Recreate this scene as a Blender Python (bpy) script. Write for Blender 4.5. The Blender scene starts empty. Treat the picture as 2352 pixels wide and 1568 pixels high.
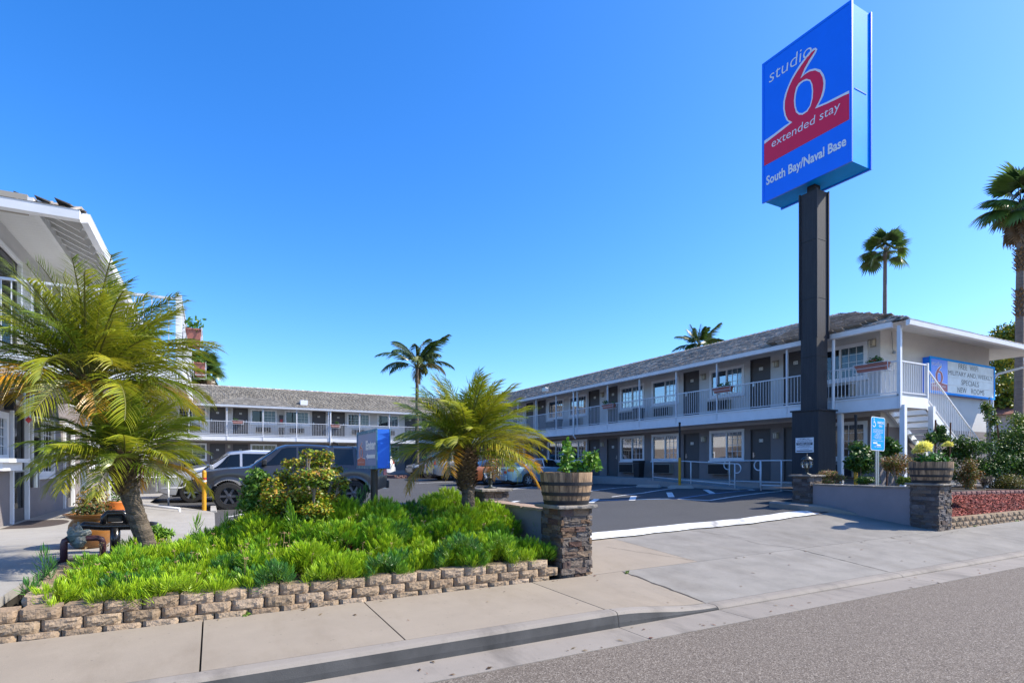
import bpy, bmesh, math, random
import numpy as np
from mathutils import Vector, Matrix, geometry
R = math.radians
random.seed(7); RNG = np.random.default_rng(7)
sc = bpy.context.scene
COL = sc.collection

# ------------------------------------------------------------------ camera, sky, sun, exposure
EYE = 1.5
ALPHA = math.atan(1198/2230)
cam_d = bpy.data.cameras.new('camera'); cam = bpy.data.objects.new('camera', cam_d); COL.objects.link(cam)
cam.location = (0, 0, EYE); cam.rotation_euler = (R(90), 0, -ALPHA)
cam_d.sensor_width = 36; cam_d.lens = 36*1280.5/2352; cam_d.shift_y = 281.2/2352
cam_d.clip_start = .05; cam_d.clip_end = 3000
sc.camera = cam

SUN = Vector((.95, -.45, .98)).normalized()          # towards the sun
elev = math.asin(SUN.z); azi = math.atan2(SUN.x, SUN.y)
w = bpy.data.worlds.new('World'); sc.world = w; w.use_nodes = True
nt = w.node_tree; bg = nt.nodes['Background']
sky = nt.nodes.new('ShaderNodeTexSky'); sky.sky_type = 'NISHITA'; sky.sun_disc = False
sky.sun_elevation = elev; sky.sun_rotation = azi
sky.air_density = 1.0; sky.dust_density = 0.8; sky.ozone_density = 6.0; sky.altitude = 20
hsv = nt.nodes.new('ShaderNodeHueSaturation'); hsv.inputs['Saturation'].default_value = 1.27; hsv.inputs['Hue'].default_value = .508
nt.links.new(sky.outputs[0], hsv.inputs['Color']); nt.links.new(hsv.outputs[0], bg.inputs[0])
bg.inputs[1].default_value = .15
sd = bpy.data.lights.new('sun', 'SUN'); sd.energy = 3.7; sd.angle = R(.55); sd.color = (1, .92, .78)
so = bpy.data.objects.new('sun', sd); COL.objects.link(so)
so.rotation_euler = (-SUN).to_track_quat('-Z', 'Y').to_euler(); so.location = (30, -15, 40)
sc.view_settings.view_transform = 'Standard'; sc.view_settings.look = 'None'
sc.view_settings.exposure = 1.08; sc.view_settings.gamma = 1.0
sc.view_settings.use_curve_mapping = False
sc.cycles.max_bounces = 6; sc.cycles.transparent_max_bounces = 10

# ------------------------------------------------------------------ photo pixel -> direction (2352-wide pixels)
FX = 1280.5; CX = 1176; HY = 1065.2; CA, SA = math.cos(ALPHA), math.sin(ALPHA)
def ray(x, y): return (x-CX)/FX, (HY-y)/FX
def W2(cx, cy): return cx*CA+cy*SA, -cx*SA+cy*CA
def onZ(x, y, z):
    u, v = ray(x, y); d = (z-EYE)/v; X, Y = W2(u*d, d); return X, Y
def onX(x, y, X):
    u, v = ray(x, y); d = X/(u*CA+SA); return W2(u*d, d)[1], EYE+v*d
def onY(x, y, Y):
    u, v = ray(x, y); d = Y/(CA-u*SA); return W2(u*d, d)[0], EYE+v*d

# ------------------------------------------------------------------ object helpers
WL = {}
def wl(o): return WL.get(o.name, Vector((0, 0, 0)))
def tag(o, label=None, cat=None, group=None, kind=None):
    if label: o['label'] = label
    if cat: o['category'] = cat
    if group: o['group'] = group
    if kind: o['kind'] = kind
    return o
def thing(name, label, cat, loc=(0, 0, 0), rz=0, group=None, kind=None):
    o = bpy.data.objects.new(name, None); COL.objects.link(o); o.empty_display_size = .2
    o.location = loc; o.rotation_euler = (0, 0, rz); WL[o.name] = Vector(loc)
    return tag(o, label, cat, group, kind or 'thing')
def inst(name, mesh, parent=None, loc=(0, 0, 0), rot=(0, 0, 0), scale=(1, 1, 1), world=True):
    o = bpy.data.objects.new(name, mesh); COL.objects.link(o)
    loc = Vector(loc)
    if parent is not None:
        o.parent = parent
        if world: loc = loc-wl(parent)
    o.location = loc; o.rotation_euler = rot; o.scale = scale
    WL[o.name] = loc+(wl(parent) if parent is not None else Vector())
    return o
def setattr_col(me, cols):
    a = me.color_attributes.new('col', 'FLOAT_COLOR', 'POINT')
    a.data.foreach_set('color', np.asarray(cols, np.float32).ravel())
def mesh_np(name, V, F, mats, mi=None, smooth=False, cols=None):
    """V (n,3), F list or (m,k) array"""
    me = bpy.data.meshes.new(name)
    if isinstance(F, np.ndarray):
        n, k = F.shape
        me.vertices.add(len(V)); me.vertices.foreach_set('co', np.asarray(V, np.float32).ravel())
        me.loops.add(n*k); me.loops.foreach_set('vertex_index', F.astype(np.int32).ravel())
        me.polygons.add(n); me.polygons.foreach_set('loop_start', np.arange(0, n*k, k, dtype=np.int32))
        me.update(calc_edges=True)
    else:
        me.from_pydata([tuple(v) for v in V], [], F); me.update()
    for m in (mats if isinstance(mats, (list, tuple)) else [mats]): me.materials.append(m)
    if mi is not None: me.polygons.foreach_set('material_index', np.asarray(mi, np.int32))
    if smooth: me.polygons.foreach_set('use_smooth', np.ones(len(me.polygons), bool))
    if cols is not None: setattr_col(me, cols)
    return me
class MB:
    def __init__(s): s.v = []; s.f = []; s.m = []; s.mi = 0; s.c = []
    def add(s, vs, fs):
        n = len(s.v); s.v += [tuple(v) for v in vs]
        for f in fs: s.f.append(tuple(i+n for i in f)); s.m.append(s.mi)
        return s
    def box(s, x0, x1, y0, y1, z0, z1, T=None):
        vs = [(x, y, z) for x in (x0, x1) for y in (y0, y1) for z in (z0, z1)]
        if T: vs = [T(*v) for v in vs]
        return s.add(vs, [(0, 1, 3, 2), (4, 6, 7, 5), (0, 4, 5, 1), (2, 3, 7, 6), (0, 2, 6, 4), (1, 5, 7, 3)])
    def quad(s, *p): return s.add(p, [tuple(range(len(p)))])
    def bar(s, a, b, wx, wz=None, up=(0, 0, 1)):
        a, b = Vector(a), Vector(b); wz = wz or wx; d = (b-a).normalized(); up = Vector(up)
        if abs(d.dot(up)) > .99: up = Vector((1, 0, 0))
        r = d.cross(up).normalized(); u = r.cross(d)
        vs = [p+r*(i*wx/2)+u*(j*wz/2) for p in (a, b) for i, j in ((-1, -1), (1, -1), (1, 1), (-1, 1))]
        return s.add(vs, [(0, 3, 2, 1), (4, 5, 6, 7), (0, 1, 5, 4), (1, 2, 6, 5), (2, 3, 7, 6), (3, 0, 4, 7)])
    def tube(s, path, rad, n=10, cap=True, sq=(1, 1)):
        P = [Vector(p) for p in path]; k = len(P)
        if not isinstance(rad, (list, tuple)): rad = [rad]*k
        vs = []; up = None
        for i, p in enumerate(P):
            d = (P[min(i+1, k-1)]-P[max(i-1, 0)])
            d = d.normalized() if d.length > 1e-9 else Vector((0, 0, 1))
            if up is None: up = Vector((1, 0, 0)) if abs(d.x) < .9 else Vector((0, 1, 0))
            r = d.cross(up)
            if r.length < 1e-4: r = d.orthogonal()
            r.normalize(); up = r.cross(d).normalized()
            for j in range(n):
                a = 2*math.pi*j/n
                vs.append(p+(r*math.cos(a)*sq[0]+up*math.sin(a)*sq[1])*rad[i])
        fs = [(i*n+j, i*n+(j+1) % n, (i+1)*n+(j+1) % n, (i+1)*n+j) for i in range(k-1) for j in range(n)]
        if cap: fs += [tuple(range(n))[::-1], tuple((k-1)*n+j for j in range(n))]
        return s.add(vs, fs)
    def lathe(s, prof, n=24, c=(0, 0, 0), cap=True):
        c = Vector(c); k = len(prof)
        vs = [(c.x+r*math.cos(2*math.pi*j/n), c.y+r*math.sin(2*math.pi*j/n), c.z+z) for r, z in prof for j in range(n)]
        fs = [(i*n+j, i*n+(j+1) % n, (i+1)*n+(j+1) % n, (i+1)*n+j) for i in range(k-1) for j in range(n)]
        if cap: fs += [tuple(range(n))[::-1], tuple((k-1)*n+j for j in range(n))]
        return s.add(vs, fs)
    def grid(s, fn, us, vs_):
        k = len(vs_); vs = [fn(u, v) for u in us for v in vs_]
        return s.add(vs, [(i*k+j, (i+1)*k+j, (i+1)*k+j+1, i*k+j+1) for i in range(len(us)-1) for j in range(k-1)])
    def prism(s, poly, fn, d0, d1):
        """poly 2-D, extruded; fn(a,b,d)->xyz"""
        n = len(poly)
        return s.add([fn(a, b, d) for d in (d0, d1) for a, b in poly],
                     [tuple(range(n)), tuple(range(2*n-1, n-1, -1))]+[(i, i+n, (i+1) % n+n, (i+1) % n) for i in range(n)])
    def mesh(s, name, mats, smooth=False, origin=(0, 0, 0), bevel=0, fix=True):
        o = Vector(origin)
        me = bpy.data.meshes.new(name)
        me.from_pydata([(v[0]-o.x, v[1]-o.y, v[2]-o.z) for v in s.v], [], s.f)
        for m in (mats if isinstance(mats, (list, tuple)) else [mats]): me.materials.append(m)
        if any(s.m): me.polygons.foreach_set('material_index', s.m)
        if fix or bevel:
            bm = bmesh.new(); bm.from_mesh(me)
            if bevel: bmesh.ops.bevel(bm, geom=bm.edges[:], offset=bevel, segments=2, affect='EDGES', profile=.5)
            bmesh.ops.recalc_face_normals(bm, faces=bm.faces[:]); bm.to_mesh(me); bm.free()
        if smooth: me.polygons.foreach_set('use_smooth', [True]*len(me.polygons))
        me.update(); return me
    def build(s, name, mats, parent=None, smooth=False, local=False, bevel=0, fix=True, **kw):
        if parent is not None: o = Vector((0, 0, 0)) if local else wl(parent)
        else:
            a = np.array(s.v); lo, hi = a.min(0), a.max(0); o = Vector(((lo[0]+hi[0])/2, (lo[1]+hi[1])/2, lo[2]))
        ob = bpy.data.objects.new(name, s.mesh(name, mats, smooth, o, bevel, fix)); COL.objects.link(ob)
        if parent is not None: ob.parent = parent; WL[ob.name] = wl(parent)
        else:
            ob.location = o; WL[ob.name] = o
            if 'label' in kw: kw.setdefault('kind', 'thing')
        return tag(ob, **kw)

# ------------------------------------------------------------------ materials
MATS = {}
def N(t, typ, **kw):
    n = t.nodes.new('ShaderNode'+typ)
    for k, v in kw.items(): setattr(n, k, v)
    return n
def mat(name, col, rough=.7, metal=0, var=.12, ns=4, col2=None, c2=.5, bump=0, bs=60, rnd=0, spec=.5, stretch=None, sheen=0, fine=0, fs=200, coat=0, bdist=.01):
    m = bpy.data.materials.new(name); m.use_nodes = True; t = m.node_tree; p = t.nodes['Principled BSDF']
    L = t.links.new
    p.inputs['Roughness'].default_value = rough; p.inputs['Metallic'].default_value = metal
    p.inputs['Specular IOR Level'].default_value = spec
    if coat: p.inputs['Coat Weight'].default_value = coat; p.inputs['Coat Roughness'].default_value = .04
    tc = N(t, 'TexCoord'); vec = tc.outputs['Object']
    oi = N(t, 'ObjectInfo')
    if rnd:
        ad = N(t, 'VectorMath', operation='MULTIPLY_ADD'); ad.inputs[1].default_value = (1, 1, 1)
        mu = N(t, 'Math', operation='MULTIPLY'); mu.inputs[1].default_value = 57
        L(oi.outputs['Random'], mu.inputs[0]); L(vec, ad.inputs[0]); L(mu.outputs[0], ad.inputs[2]); vec = ad.outputs[0]
    if stretch:
        mp = N(t, 'Mapping'); mp.inputs['Scale'].default_value = stretch; L(vec, mp.inputs[0]); vec = mp.outputs[0]
    n1 = N(t, 'TexNoise'); n1.inputs['Scale'].default_value = ns; n1.inputs['Detail'].default_value = 7; n1.inputs['Roughness'].default_value = .62
    L(vec, n1.inputs[0])
    mr = N(t, 'MapRange'); mr.inputs[1].default_value = .3; mr.inputs[2].default_value = .7
    mr.inputs[3].default_value = 1-var; mr.inputs[4].default_value = 1+var; L(n1.outputs[0], mr.inputs[0])
    base = N(t, 'RGB'); base.outputs[0].default_value = (*col, 1); cur = base.outputs[0]
    if col2:
        n3 = N(t, 'TexNoise'); n3.inputs['Scale'].default_value = ns*.45; n3.inputs['Detail'].default_value = 5; L(vec, n3.inputs[0])
        m3 = N(t, 'MapRange'); m3.inputs[1].default_value = c2-.12; m3.inputs[2].default_value = c2+.12; L(n3.outputs[0], m3.inputs[0])
        mx = N(t, 'Mix', data_type='RGBA'); L(m3.outputs[0], mx.inputs[0]); L(cur, mx.inputs[6]); mx.inputs[7].default_value = (*col2, 1); cur = mx.outputs[2]
    sc_ = N(t, 'VectorMath', operation='SCALE'); L(cur, sc_.inputs[0]); L(mr.outputs[0], sc_.inputs[3]); cur = sc_.outputs[0]
    if fine:
        n4 = N(t, 'TexNoise'); n4.inputs['Scale'].default_value = fs; n4.inputs['Detail'].default_value = 3; L(vec, n4.inputs[0])
        m4 = N(t, 'MapRange'); m4.inputs[1].default_value = .3; m4.inputs[2].default_value = .7; m4.inputs[3].default_value = 1-fine; m4.inputs[4].default_value = 1+fine
        L(n4.outputs[0], m4.inputs[0]); s4 = N(t, 'VectorMath', operation='SCALE'); L(cur, s4.inputs[0]); L(m4.outputs[0], s4.inputs[3]); cur = s4.outputs[0]
    if rnd:
        m5 = N(t, 'MapRange'); m5.inputs[3].default_value = 1-rnd; m5.inputs[4].default_value = 1+rnd; L(oi.outputs['Random'], m5.inputs[0])
        s5 = N(t, 'VectorMath', operation='SCALE'); L(cur, s5.inputs[0]); L(m5.outputs[0], s5.inputs[3]); cur = s5.outputs[0]
    L(cur, p.inputs['Base Color'])
    if bump:
        n2 = N(t, 'TexNoise'); n2.inputs['Scale'].default_value = bs; n2.inputs['Detail'].default_value = 5; L(vec, n2.inputs[0])
        b = N(t, 'Bump'); b.inputs['Strength'].default_value = bump; b.inputs['Distance'].default_value = bdist
        L(n2.outputs[0], b.inputs['Height']); L(b.outputs[0], p.inputs['Normal'])
    MATS[name] = m; return m
def leafmat(name, rough=.45, transl=.3, spec=.4):
    m = bpy.data.materials.new(name); m.use_nodes = True; t = m.node_tree; p = t.nodes['Principled BSDF']; L = t.links.new
    a = N(t, 'VertexColor', layer_name='col'); oi = N(t, 'ObjectInfo')
    mr = N(t, 'MapRange'); mr.inputs[3].default_value = .8; mr.inputs[4].default_value = 1.2; L(oi.outputs['Random'], mr.inputs[0])
    s = N(t, 'VectorMath', operation='SCALE'); L(a.outputs[0], s.inputs[0]); L(mr.outputs[0], s.inputs[3])
    L(s.outputs[0], p.inputs['Base Color']); p.inputs['Roughness'].default_value = rough; p.inputs['Specular IOR Level'].default_value = spec
    tr = N(t, 'BsdfTranslucent'); L(s.outputs[0], tr.inputs[0])
    mx = N(t, 'MixShader'); mx.inputs[0].default_value = transl
    L(p.outputs[0], mx.inputs[1]); L(tr.outputs[0], mx.inputs[2]); L(mx.outputs[0], t.nodes['Material Output'].inputs[0])
    return m
def glassmat(name, tint=(.75, .82, .85), dark=.5, rough=.02):
    """window glass: thin sheet, part see-through, part mirror (fresnel)"""
    m = bpy.data.materials.new(name); m.use_nodes = True; t = m.node_tree; L = t.links.new
    t.nodes.remove(t.nodes['Principled BSDF'])
    tr = N(t, 'BsdfTransparent'); tr.inputs[0].default_value = (*[c*dark for c in tint], 1)
    gl = N(t, 'BsdfGlossy'); gl.inputs['Roughness'].default_value = rough; gl.inputs[0].default_value = (.95, .97, 1, 1)
    lw = N(t, 'LayerWeight'); lw.inputs[0].default_value = .35
    mr = N(t, 'MapRange'); mr.inputs[3].default_value = .04; mr.inputs[4].default_value = .34; L(lw.outputs['Fresnel'], mr.inputs[0])
    mx = N(t, 'MixShader'); L(mr.outputs[0], mx.inputs[0]); L(tr.outputs[0], mx.inputs[1]); L(gl.outputs[0], mx.inputs[2])
    L(mx.outputs[0], t.nodes['Material Output'].inputs[0]); return m
def concrete(name, col, stain=(.84, .82, .79), var=.06, streak=(1.6, .5, 1)):
    m = mat(name, col, rough=.88, var=var, ns=2.2, bump=.25, bs=140, fine=.10, fs=260, rnd=.05, spec=.25)
    t = m.node_tree; L = t.links.new; p = t.nodes['Principled BSDF']
    src = p.inputs['Base Color'].links[0].from_socket
    tc = N(t, 'TexCoord'); v = N(t, 'TexNoise'); v.inputs['Scale'].default_value = 1.1; v.inputs['Detail'].default_value = 9; v.inputs['Roughness'].default_value = .7; v.inputs['Distortion'].default_value = .15
    mp = N(t, 'Mapping'); mp.inputs['Scale'].default_value = streak; L(tc.outputs['Object'], mp.inputs[0]); L(mp.outputs[0], v.inputs[0])
    mr = N(t, 'MapRange'); mr.inputs[1].default_value = .5; mr.inputs[2].default_value = .74; L(v.outputs[0], mr.inputs[0])
    mx = N(t, 'Mix', data_type='RGBA', blend_type='MULTIPLY'); L(mr.outputs[0], mx.inputs[0]); L(src, mx.inputs[6]); mx.inputs[7].default_value = (*stain, 1)
    sp = N(t, 'TexVoronoi'); sp.inputs['Scale'].default_value = 9; L(tc.outputs['Object'], sp.inputs[0])
    ms = N(t, 'MapRange'); ms.inputs[1].default_value = .05; ms.inputs[2].default_value = .11; ms.inputs[3].default_value = .72; ms.inputs[4].default_value = 1; L(sp.outputs['Distance'], ms.inputs[0])
    s2 = N(t, 'VectorMath', operation='SCALE'); L(mx.outputs[2], s2.inputs[0]); L(ms.outputs[0], s2.inputs[3])
    L(s2.outputs[0], p.inputs['Base Color']); return m
def asphalt(name, col, light, dark, sc1=150, contrast=.5, ns=.6):
    m = mat(name, col, rough=.9, var=.13, ns=ns, bump=.5, bs=sc1, fine=.2, fs=sc1*.5, spec=.25, bdist=.012)
    t = m.node_tree; L = t.links.new; p = t.nodes['Principled BSDF']
    src = p.inputs['Base Color'].links[0].from_socket; tc = N(t, 'TexCoord')
    v = N(t, 'TexVoronoi'); v.inputs['Scale'].default_value = sc1; L(tc.outputs['Object'], v.inputs[0])
    bw = N(t, 'SeparateColor'); L(v.outputs['Color'], bw.inputs[0])
    cr = N(t, 'ValToRGB'); e = cr.color_ramp.elements
    e[0].position = 0; e[0].color = (*dark, 1); e[1].position = 1; e[1].color = (*light, 1)
    for pos, c in ((.3, col), (.72, col)):
        q = e.new(pos); q.color = (*c, 1)
    L(bw.outputs[0], cr.inputs[0])
    mx = N(t, 'Mix', data_type='RGBA'); mx.inputs[0].default_value = contrast; L(src, mx.inputs[6]); L(cr.outputs[0], mx.inputs[7])
    L(mx.outputs[2], p.inputs['Base Color']); return m
def rampmat(name, cols, rough=.8, bump=.5, bs=25, var=.25, ns=9, bdist=.02, spec=.3, fine=.15):
    """colour picked per piece"""
    m = mat(name, (1, 1, 1), rough=rough, var=var, ns=ns, bump=bump, bs=bs, rnd=.12, bdist=bdist, spec=spec, fine=fine, fs=120)
    t = m.node_tree; L = t.links.new
    oi = N(t, 'ObjectInfo'); mu = N(t, 'Math', operation='MULTIPLY'); mu.inputs[1].default_value = 7.31; fr = N(t, 'Math', operation='FRACT')
    L(oi.outputs['Random'], mu.inputs[0]); L(mu.outputs[0], fr.inputs[0])
    cr = N(t, 'ValToRGB'); cr.color_ramp.interpolation = 'LINEAR'; e = cr.color_ramp.elements
    for i, c in enumerate(cols):
        q = e[i] if i < 2 else e.new(1)
        q.position = i/(len(cols)-1); q.color = (*c, 1)
    # elements sort by position; set again in order
    for i, c in enumerate(cols): e[i].position = i/(len(cols)-1); e[i].color = (*c, 1)
    L(fr.outputs[0], cr.inputs[0])
    for n in t.nodes:
        if n.type == 'RGB':
            for l in list(n.outputs[0].links): L(cr.outputs[0], l.to_socket)
    return m

m_white = mat('white_paint', (.74, .75, .76), rough=.5, var=.05, ns=3)
m_rail = mat('rail_paint', (.62, .63, .65), rough=.42, var=.06, ns=5)
m_stucco_w = mat('stucco_white', (.56, .55, .53), rough=.95, var=.06, ns=1.2, bump=.35, bs=90, fine=.05, fs=70)
m_stucco_g = mat('stucco_grey', (.215, .188, .182), rough=.95, var=.08, ns=1.5, bump=.5, bs=90, fine=.08, fs=70)
m_stucco_l = mat('stucco_lobby', (.225, .198, .188), rough=.95, var=.07, ns=1.4, bump=.6, bs=70, fine=.1, fs=60)
m_stucco_wall = mat('stucco_garden', (.24, .215, .225), rough=.95, var=.1, ns=1.4, bump=.35, bs=60, fine=.06, fs=90)
m_door = mat('door_grey', (.078, .073, .072), rough=.6, var=.08, ns=2)
m_black = mat('black_plastic', (.008, .008, .009), rough=.6, var=.1)
m_dark = mat('dark_interior', (.012, .013, .015), rough=.9, var=.1)
m_beige = mat('beige_metal', (.30, .27, .22), rough=.5, var=.06)
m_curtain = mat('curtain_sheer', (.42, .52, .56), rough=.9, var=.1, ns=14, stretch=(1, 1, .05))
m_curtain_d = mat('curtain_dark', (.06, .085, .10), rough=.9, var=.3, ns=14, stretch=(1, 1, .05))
m_glass = glassmat('window_glass', dark=.6)
m_glass_car = glassmat('car_glass', tint=(.5, .6, .62), dark=.22)
m_steel = mat('steel', (.42, .43, .44), rough=.32, metal=1, var=.06)
m_chrome = mat('chrome', (.75, .76, .78), rough=.12, metal=1, var=.02)
m_plate = mat('number_plate', (.72, .70, .64), rough=.5, var=.04)
m_ink = mat('black_ink', (.015, .015, .016), rough=.5, var=.02)
m_inkw = mat('white_vinyl', (.76, .77, .8), rough=.4, var=.02)
m_red = mat('red_paint', (.42, .02, .025), rough=.4, var=.05)
m_terracotta = mat('terracotta', (.36, .135, .10), rough=.75, var=.1, ns=6)
m_soil = mat('soil', (.035, .024, .017), rough=1, var=.35, ns=18, bump=1, bs=40, bdist=.03)
m_rubber = mat('rubber', (.012, .012, .012), rough=.75, var=.15, ns=20)
# ------------------------------------------------------------------ terrain
CP = np.array([(-3, 12, .33), (-3, 16, .32), (-2, 20, .24), (-3, 30, .4), (0, 14, .24), (0, 17, .17), (.4, 18.4, .12), (4, 18.6, .12), (2, 12, .15), (6, 8.5, .10), (9, 8.5, .17),
               (12, 8.6, .27), (9, 13, .2), (14, 12, .5), (17.5, 10, .6), (17.5, 14, .6), (16, 17, .53), (17.5, 20, .52), (14.5, 25.5, .33), (18, 27, .5), (11, 40, .58), (0, 40, .55),
               (17, 45, .65), (17, 35, .52), (6, 28, .3), (-3, 45, .6), (8, 22, .22), (20, 6, .3)])
def zlot(x, y):
    d2 = (CP[:, 0]-x)**2+(CP[:, 1]-y)**2
    k = np.exp(-d2/(2*2.9**2))+1e-5/(1+d2)
    return float((k*CP[:, 2]).sum()/k.sum())
def sst(a, b, x):
    t = min(1, max(0, (x-a)/(b-a))); return t*t*(3-2*t)
def lerp(a, b, t): return a+(b-a)*t
KY = 4.47
def zs(x, y):                       # pavement and driveway, street side of the lot
    flat = .006*max(0, x-4)
    z61 = .0085*max(0, x-4.3)
    if y <= 6.1: dr = lerp(-.118, z61, (y-KY)/(6.1-KY))
    else: dr = lerp(z61, zlot(x, 8.45)-.01, min(1, (y-6.1)/2.3))
    k = sst(3.57, 5.0, x)*(1-sst(13.6, 15.5, x)) if y < 6.1 else 1
    return lerp(flat, dr, k)
m_conc = concrete('concrete_warm', (.285, .24, .185)); m_conc_d = concrete('concrete_drive', (.222, .206, .18), var=.16)
m_conc_w = concrete('concrete_walk', (.335, .318, .29)); m_kerb = concrete('concrete_kerb', (.26, .23, .195), stain=(.55, .55, .55))
m_kerbface = concrete('kerb_face_dirty', (.07, .069, .067), stain=(.6, .6, .6), var=.3)
m_street = asphalt('asphalt_street', (.148, .122, .097), (.36, .315, .26), (.028, .021, .017), 120, .78)
m_lot = asphalt('asphalt_lot', (.070, .070, .071), (.125, .124, .123), (.042, .042, .042), 170, .35)
m_ground = mat('dry_ground', (.22, .19, .15), rough=1, var=.2, ns=.3)
m_gap = mat('joint_dirt', (.03, .026, .02), rough=1, var=.3, ns=20)
m_line = mat('line_paint', (.62, .62, .60), rough=.8, var=.25, ns=7, col2=(.4, .4, .4), c2=.68)
m_lineb = mat('line_paint_blue', (.12, .25, .45), rough=.8, var=.25, ns=9, col2=(.25, .33, .42), c2=.55)

g = MB(); g.grid(lambda a, b: (a, b, -.42), [-900, 0, 900], [-900, 0, 900]); g.build('ground', m_ground, kind='structure')
xs = list(np.arange(-30, 60, .25)); rnd = random.Random(3)
edge = [4.0+rnd.uniform(-.012, .012) for _ in xs]
g = MB()
for i in range(len(xs)-1):
    for (ya, yb) in ((-14, 2), (2, None)):
        pa = edge[i] if yb is None else yb; pb = edge[i+1] if yb is None else yb
        g.quad((xs[i], ya, -.165), (xs[i+1], ya, -.165), (xs[i+1], pb, -.150), (xs[i], pa, -.150))
g.build('street', m_street, kind='structure', fix=False)

def slab(name, x0, x1, y0, y1, zf, m, parent, gap=.006, nx=None, ny=None, th=.09, jit=0):
    nx = nx or max(2, int((x1-x0)/.25)); ny = ny or max(2, int((y1-y0)/.25))
    X = np.linspace(x0+gap, x1-gap, nx+1); Y = np.linspace(y0+gap, y1-gap, ny+1)
    b = MB(); b.grid(lambda a, c: (a, c, zf(a, c)), X, Y)
    for P in ([(a, Y[0]) for a in X], [(a, Y[-1]) for a in X], [(X[0], c) for c in Y], [(X[-1], c) for c in Y]):
        for p, q in zip(P, P[1:]):
            b.quad((*p, zf(*p)), (*q, zf(*q)), (*q, zf(*q)-th), (*p, zf(*p)-th))
    return b.build(name, m, parent)
# gutter and kerb
gut = MB(); gut.box(-30, 60, 4.04, 4.5, -.3, -.172); gut = gut.build('gutter', m_gap, kind='structure')
jx = [-20, -14, -8, -3, 3.62, 5.05, 8.85, 14.2, 20, 30, 45]
for a, b in zip(jx, jx[1:]): slab('gutter_slab', a, b, 3.99, 4.462, lambda x, y: lerp(-.143, -.150, (y-3.99)/.47), m_kerb, gut, gap=.004)
kb = MB(); kb.box(-30, 60, 4.475, 4.58, -.3, -.16); kb = kb.build('kerb', m_gap, kind='structure')
def kerb_piece(a, b, m1):
    q = MB(); n = max(2, int((b-a)/.15))
    for i in range(n):
        xa, xb = [a+.005+(b-a-.01)*k/n for k in (i, i+1)]
        def ring(x):
            t = zs(x, 4.6)+.002; lip = max(t, -.135)
            return [(x, 4.452, -.17), (x, 4.455, lerp(-.15, lip, .3)), (x, 4.472, lip-.03*min(1, (lip+.15)/.08)), (x, 4.49, lip-.006), (x, 4.52, lip), (x, 4.615, lip+.0)]
        A, B = ring(xa), ring(xb)
        for j in range(5):
            q.mi = 1 if j < 2 and a < 4 else 0
            q.quad(A[j], B[j], B[j+1], A[j+1])
    for x in (a+.005, b-.005): q.mi = 0; q.add(ring(x)+[(x, 4.615, -.17)], [tuple(range(7))])
    q.build('kerb_stone', [m1, m_kerbface], kb, smooth=False)
for a, b in zip(jx, jx[1:]): kerb_piece(a, b, m_kerb)
# pavement slabs
sw = MB(); sw.grid(lambda x, y: (x, y, zs(x, y)-.028), np.arange(-24, 46, .5), [4.63, 5.1, 5.6, 6.0, 6.3]); sw = sw.build('pavement', m_gap, kind='structure')
sj = [-20, -15, -10, -4.8, -3.2, -1.62, -.08, 1.45, 3.57, 5.03, 8.85, 14.2, 16, 18, 20, 24, 30, 40]
for a, b in zip(sj, sj[1:]):
    slab('pavement_slab', a, b, 4.62, 6.125, zs, m_conc if b < 5.1 else m_conc_d, sw, gap=.007 if b < 5.1 else .004)
# driveway slabs
dw = MB(); dw.grid(lambda x, y: (x, y, zs(x, y)-.03), np.arange(4.5, 13.9, .4), np.arange(6.1, 8.5, .3)); dw = dw.build('driveway', m_gap, kind='structure')
dj = [4.45, 6.5, 8.85, 13.62]
for a, b in zip(dj, dj[1:]): slab('driveway_slab', a, b, 6.13, 8.36, zs, m_conc if a < 5 else m_conc_d, dw, gap=.003)
# hairline cracks and a weedy joint
m_crack = mat('crack_dirt', (.06, .052, .042), rough=1, var=.3, ns=30)
def crack(parent, pts, zf, w_=.012, seed=0, name='crack'):
    r = random.Random(seed); P = []
    for (x0, y0), (x1, y1) in zip(pts, pts[1:]):
        n = max(3, int(math.hypot(x1-x0, y1-y0)/.09)); P += [(lerp(x0, x1, i/n)+r.uniform(-.018, .018), lerp(y0, y1, i/n)+r.uniform(-.018, .018)) for i in range(n)]
    P.append(pts[-1]); b = MB()
    for (x0, y0), (x1, y1) in zip(P, P[1:]):
        L = math.hypot(x1-x0, y1-y0) or 1; k = w_*r.uniform(.25, 1)/2; nx, ny = -(y1-y0)/L*k, (x1-x0)/L*k
        b.quad(*[(x, y, zf(x, y)+.004) for x, y in ((x0+nx, y0+ny), (x1+nx, y1+ny), (x1-nx, y1-ny), (x0-nx, y0-ny))])
    b.build(name, m_crack, parent, fix=False)
crack(dw, [(8.9, 6.2), (8.6, 6.7), (8.75, 7.4), (8.45, 8.3)], zs, seed=1); crack(dw, [(6.5, 6.2), (6.2, 6.9), (5.9, 7.6)], zs, .01, 2); crack(sw, [(8.86, 6.1), (8.85, 4.66)], zs, .022, 3)
crack(sw, [(5.03, 6.1), (5.03, 4.66)], zs, .04, 4); crack(sw, [(11.0, 5.9), (12.4, 5.8), (14.1, 6.0)], zs, .008, 5)
# parking lot
g = MB(); g.grid(lambda x, y: (x, y, zlot(x, y)), np.linspace(-8, 20, 71), np.linspace(8.3, 58, 125)); lot = g.build('parking_lot', m_lot, smooth=True, kind='structure')
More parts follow.
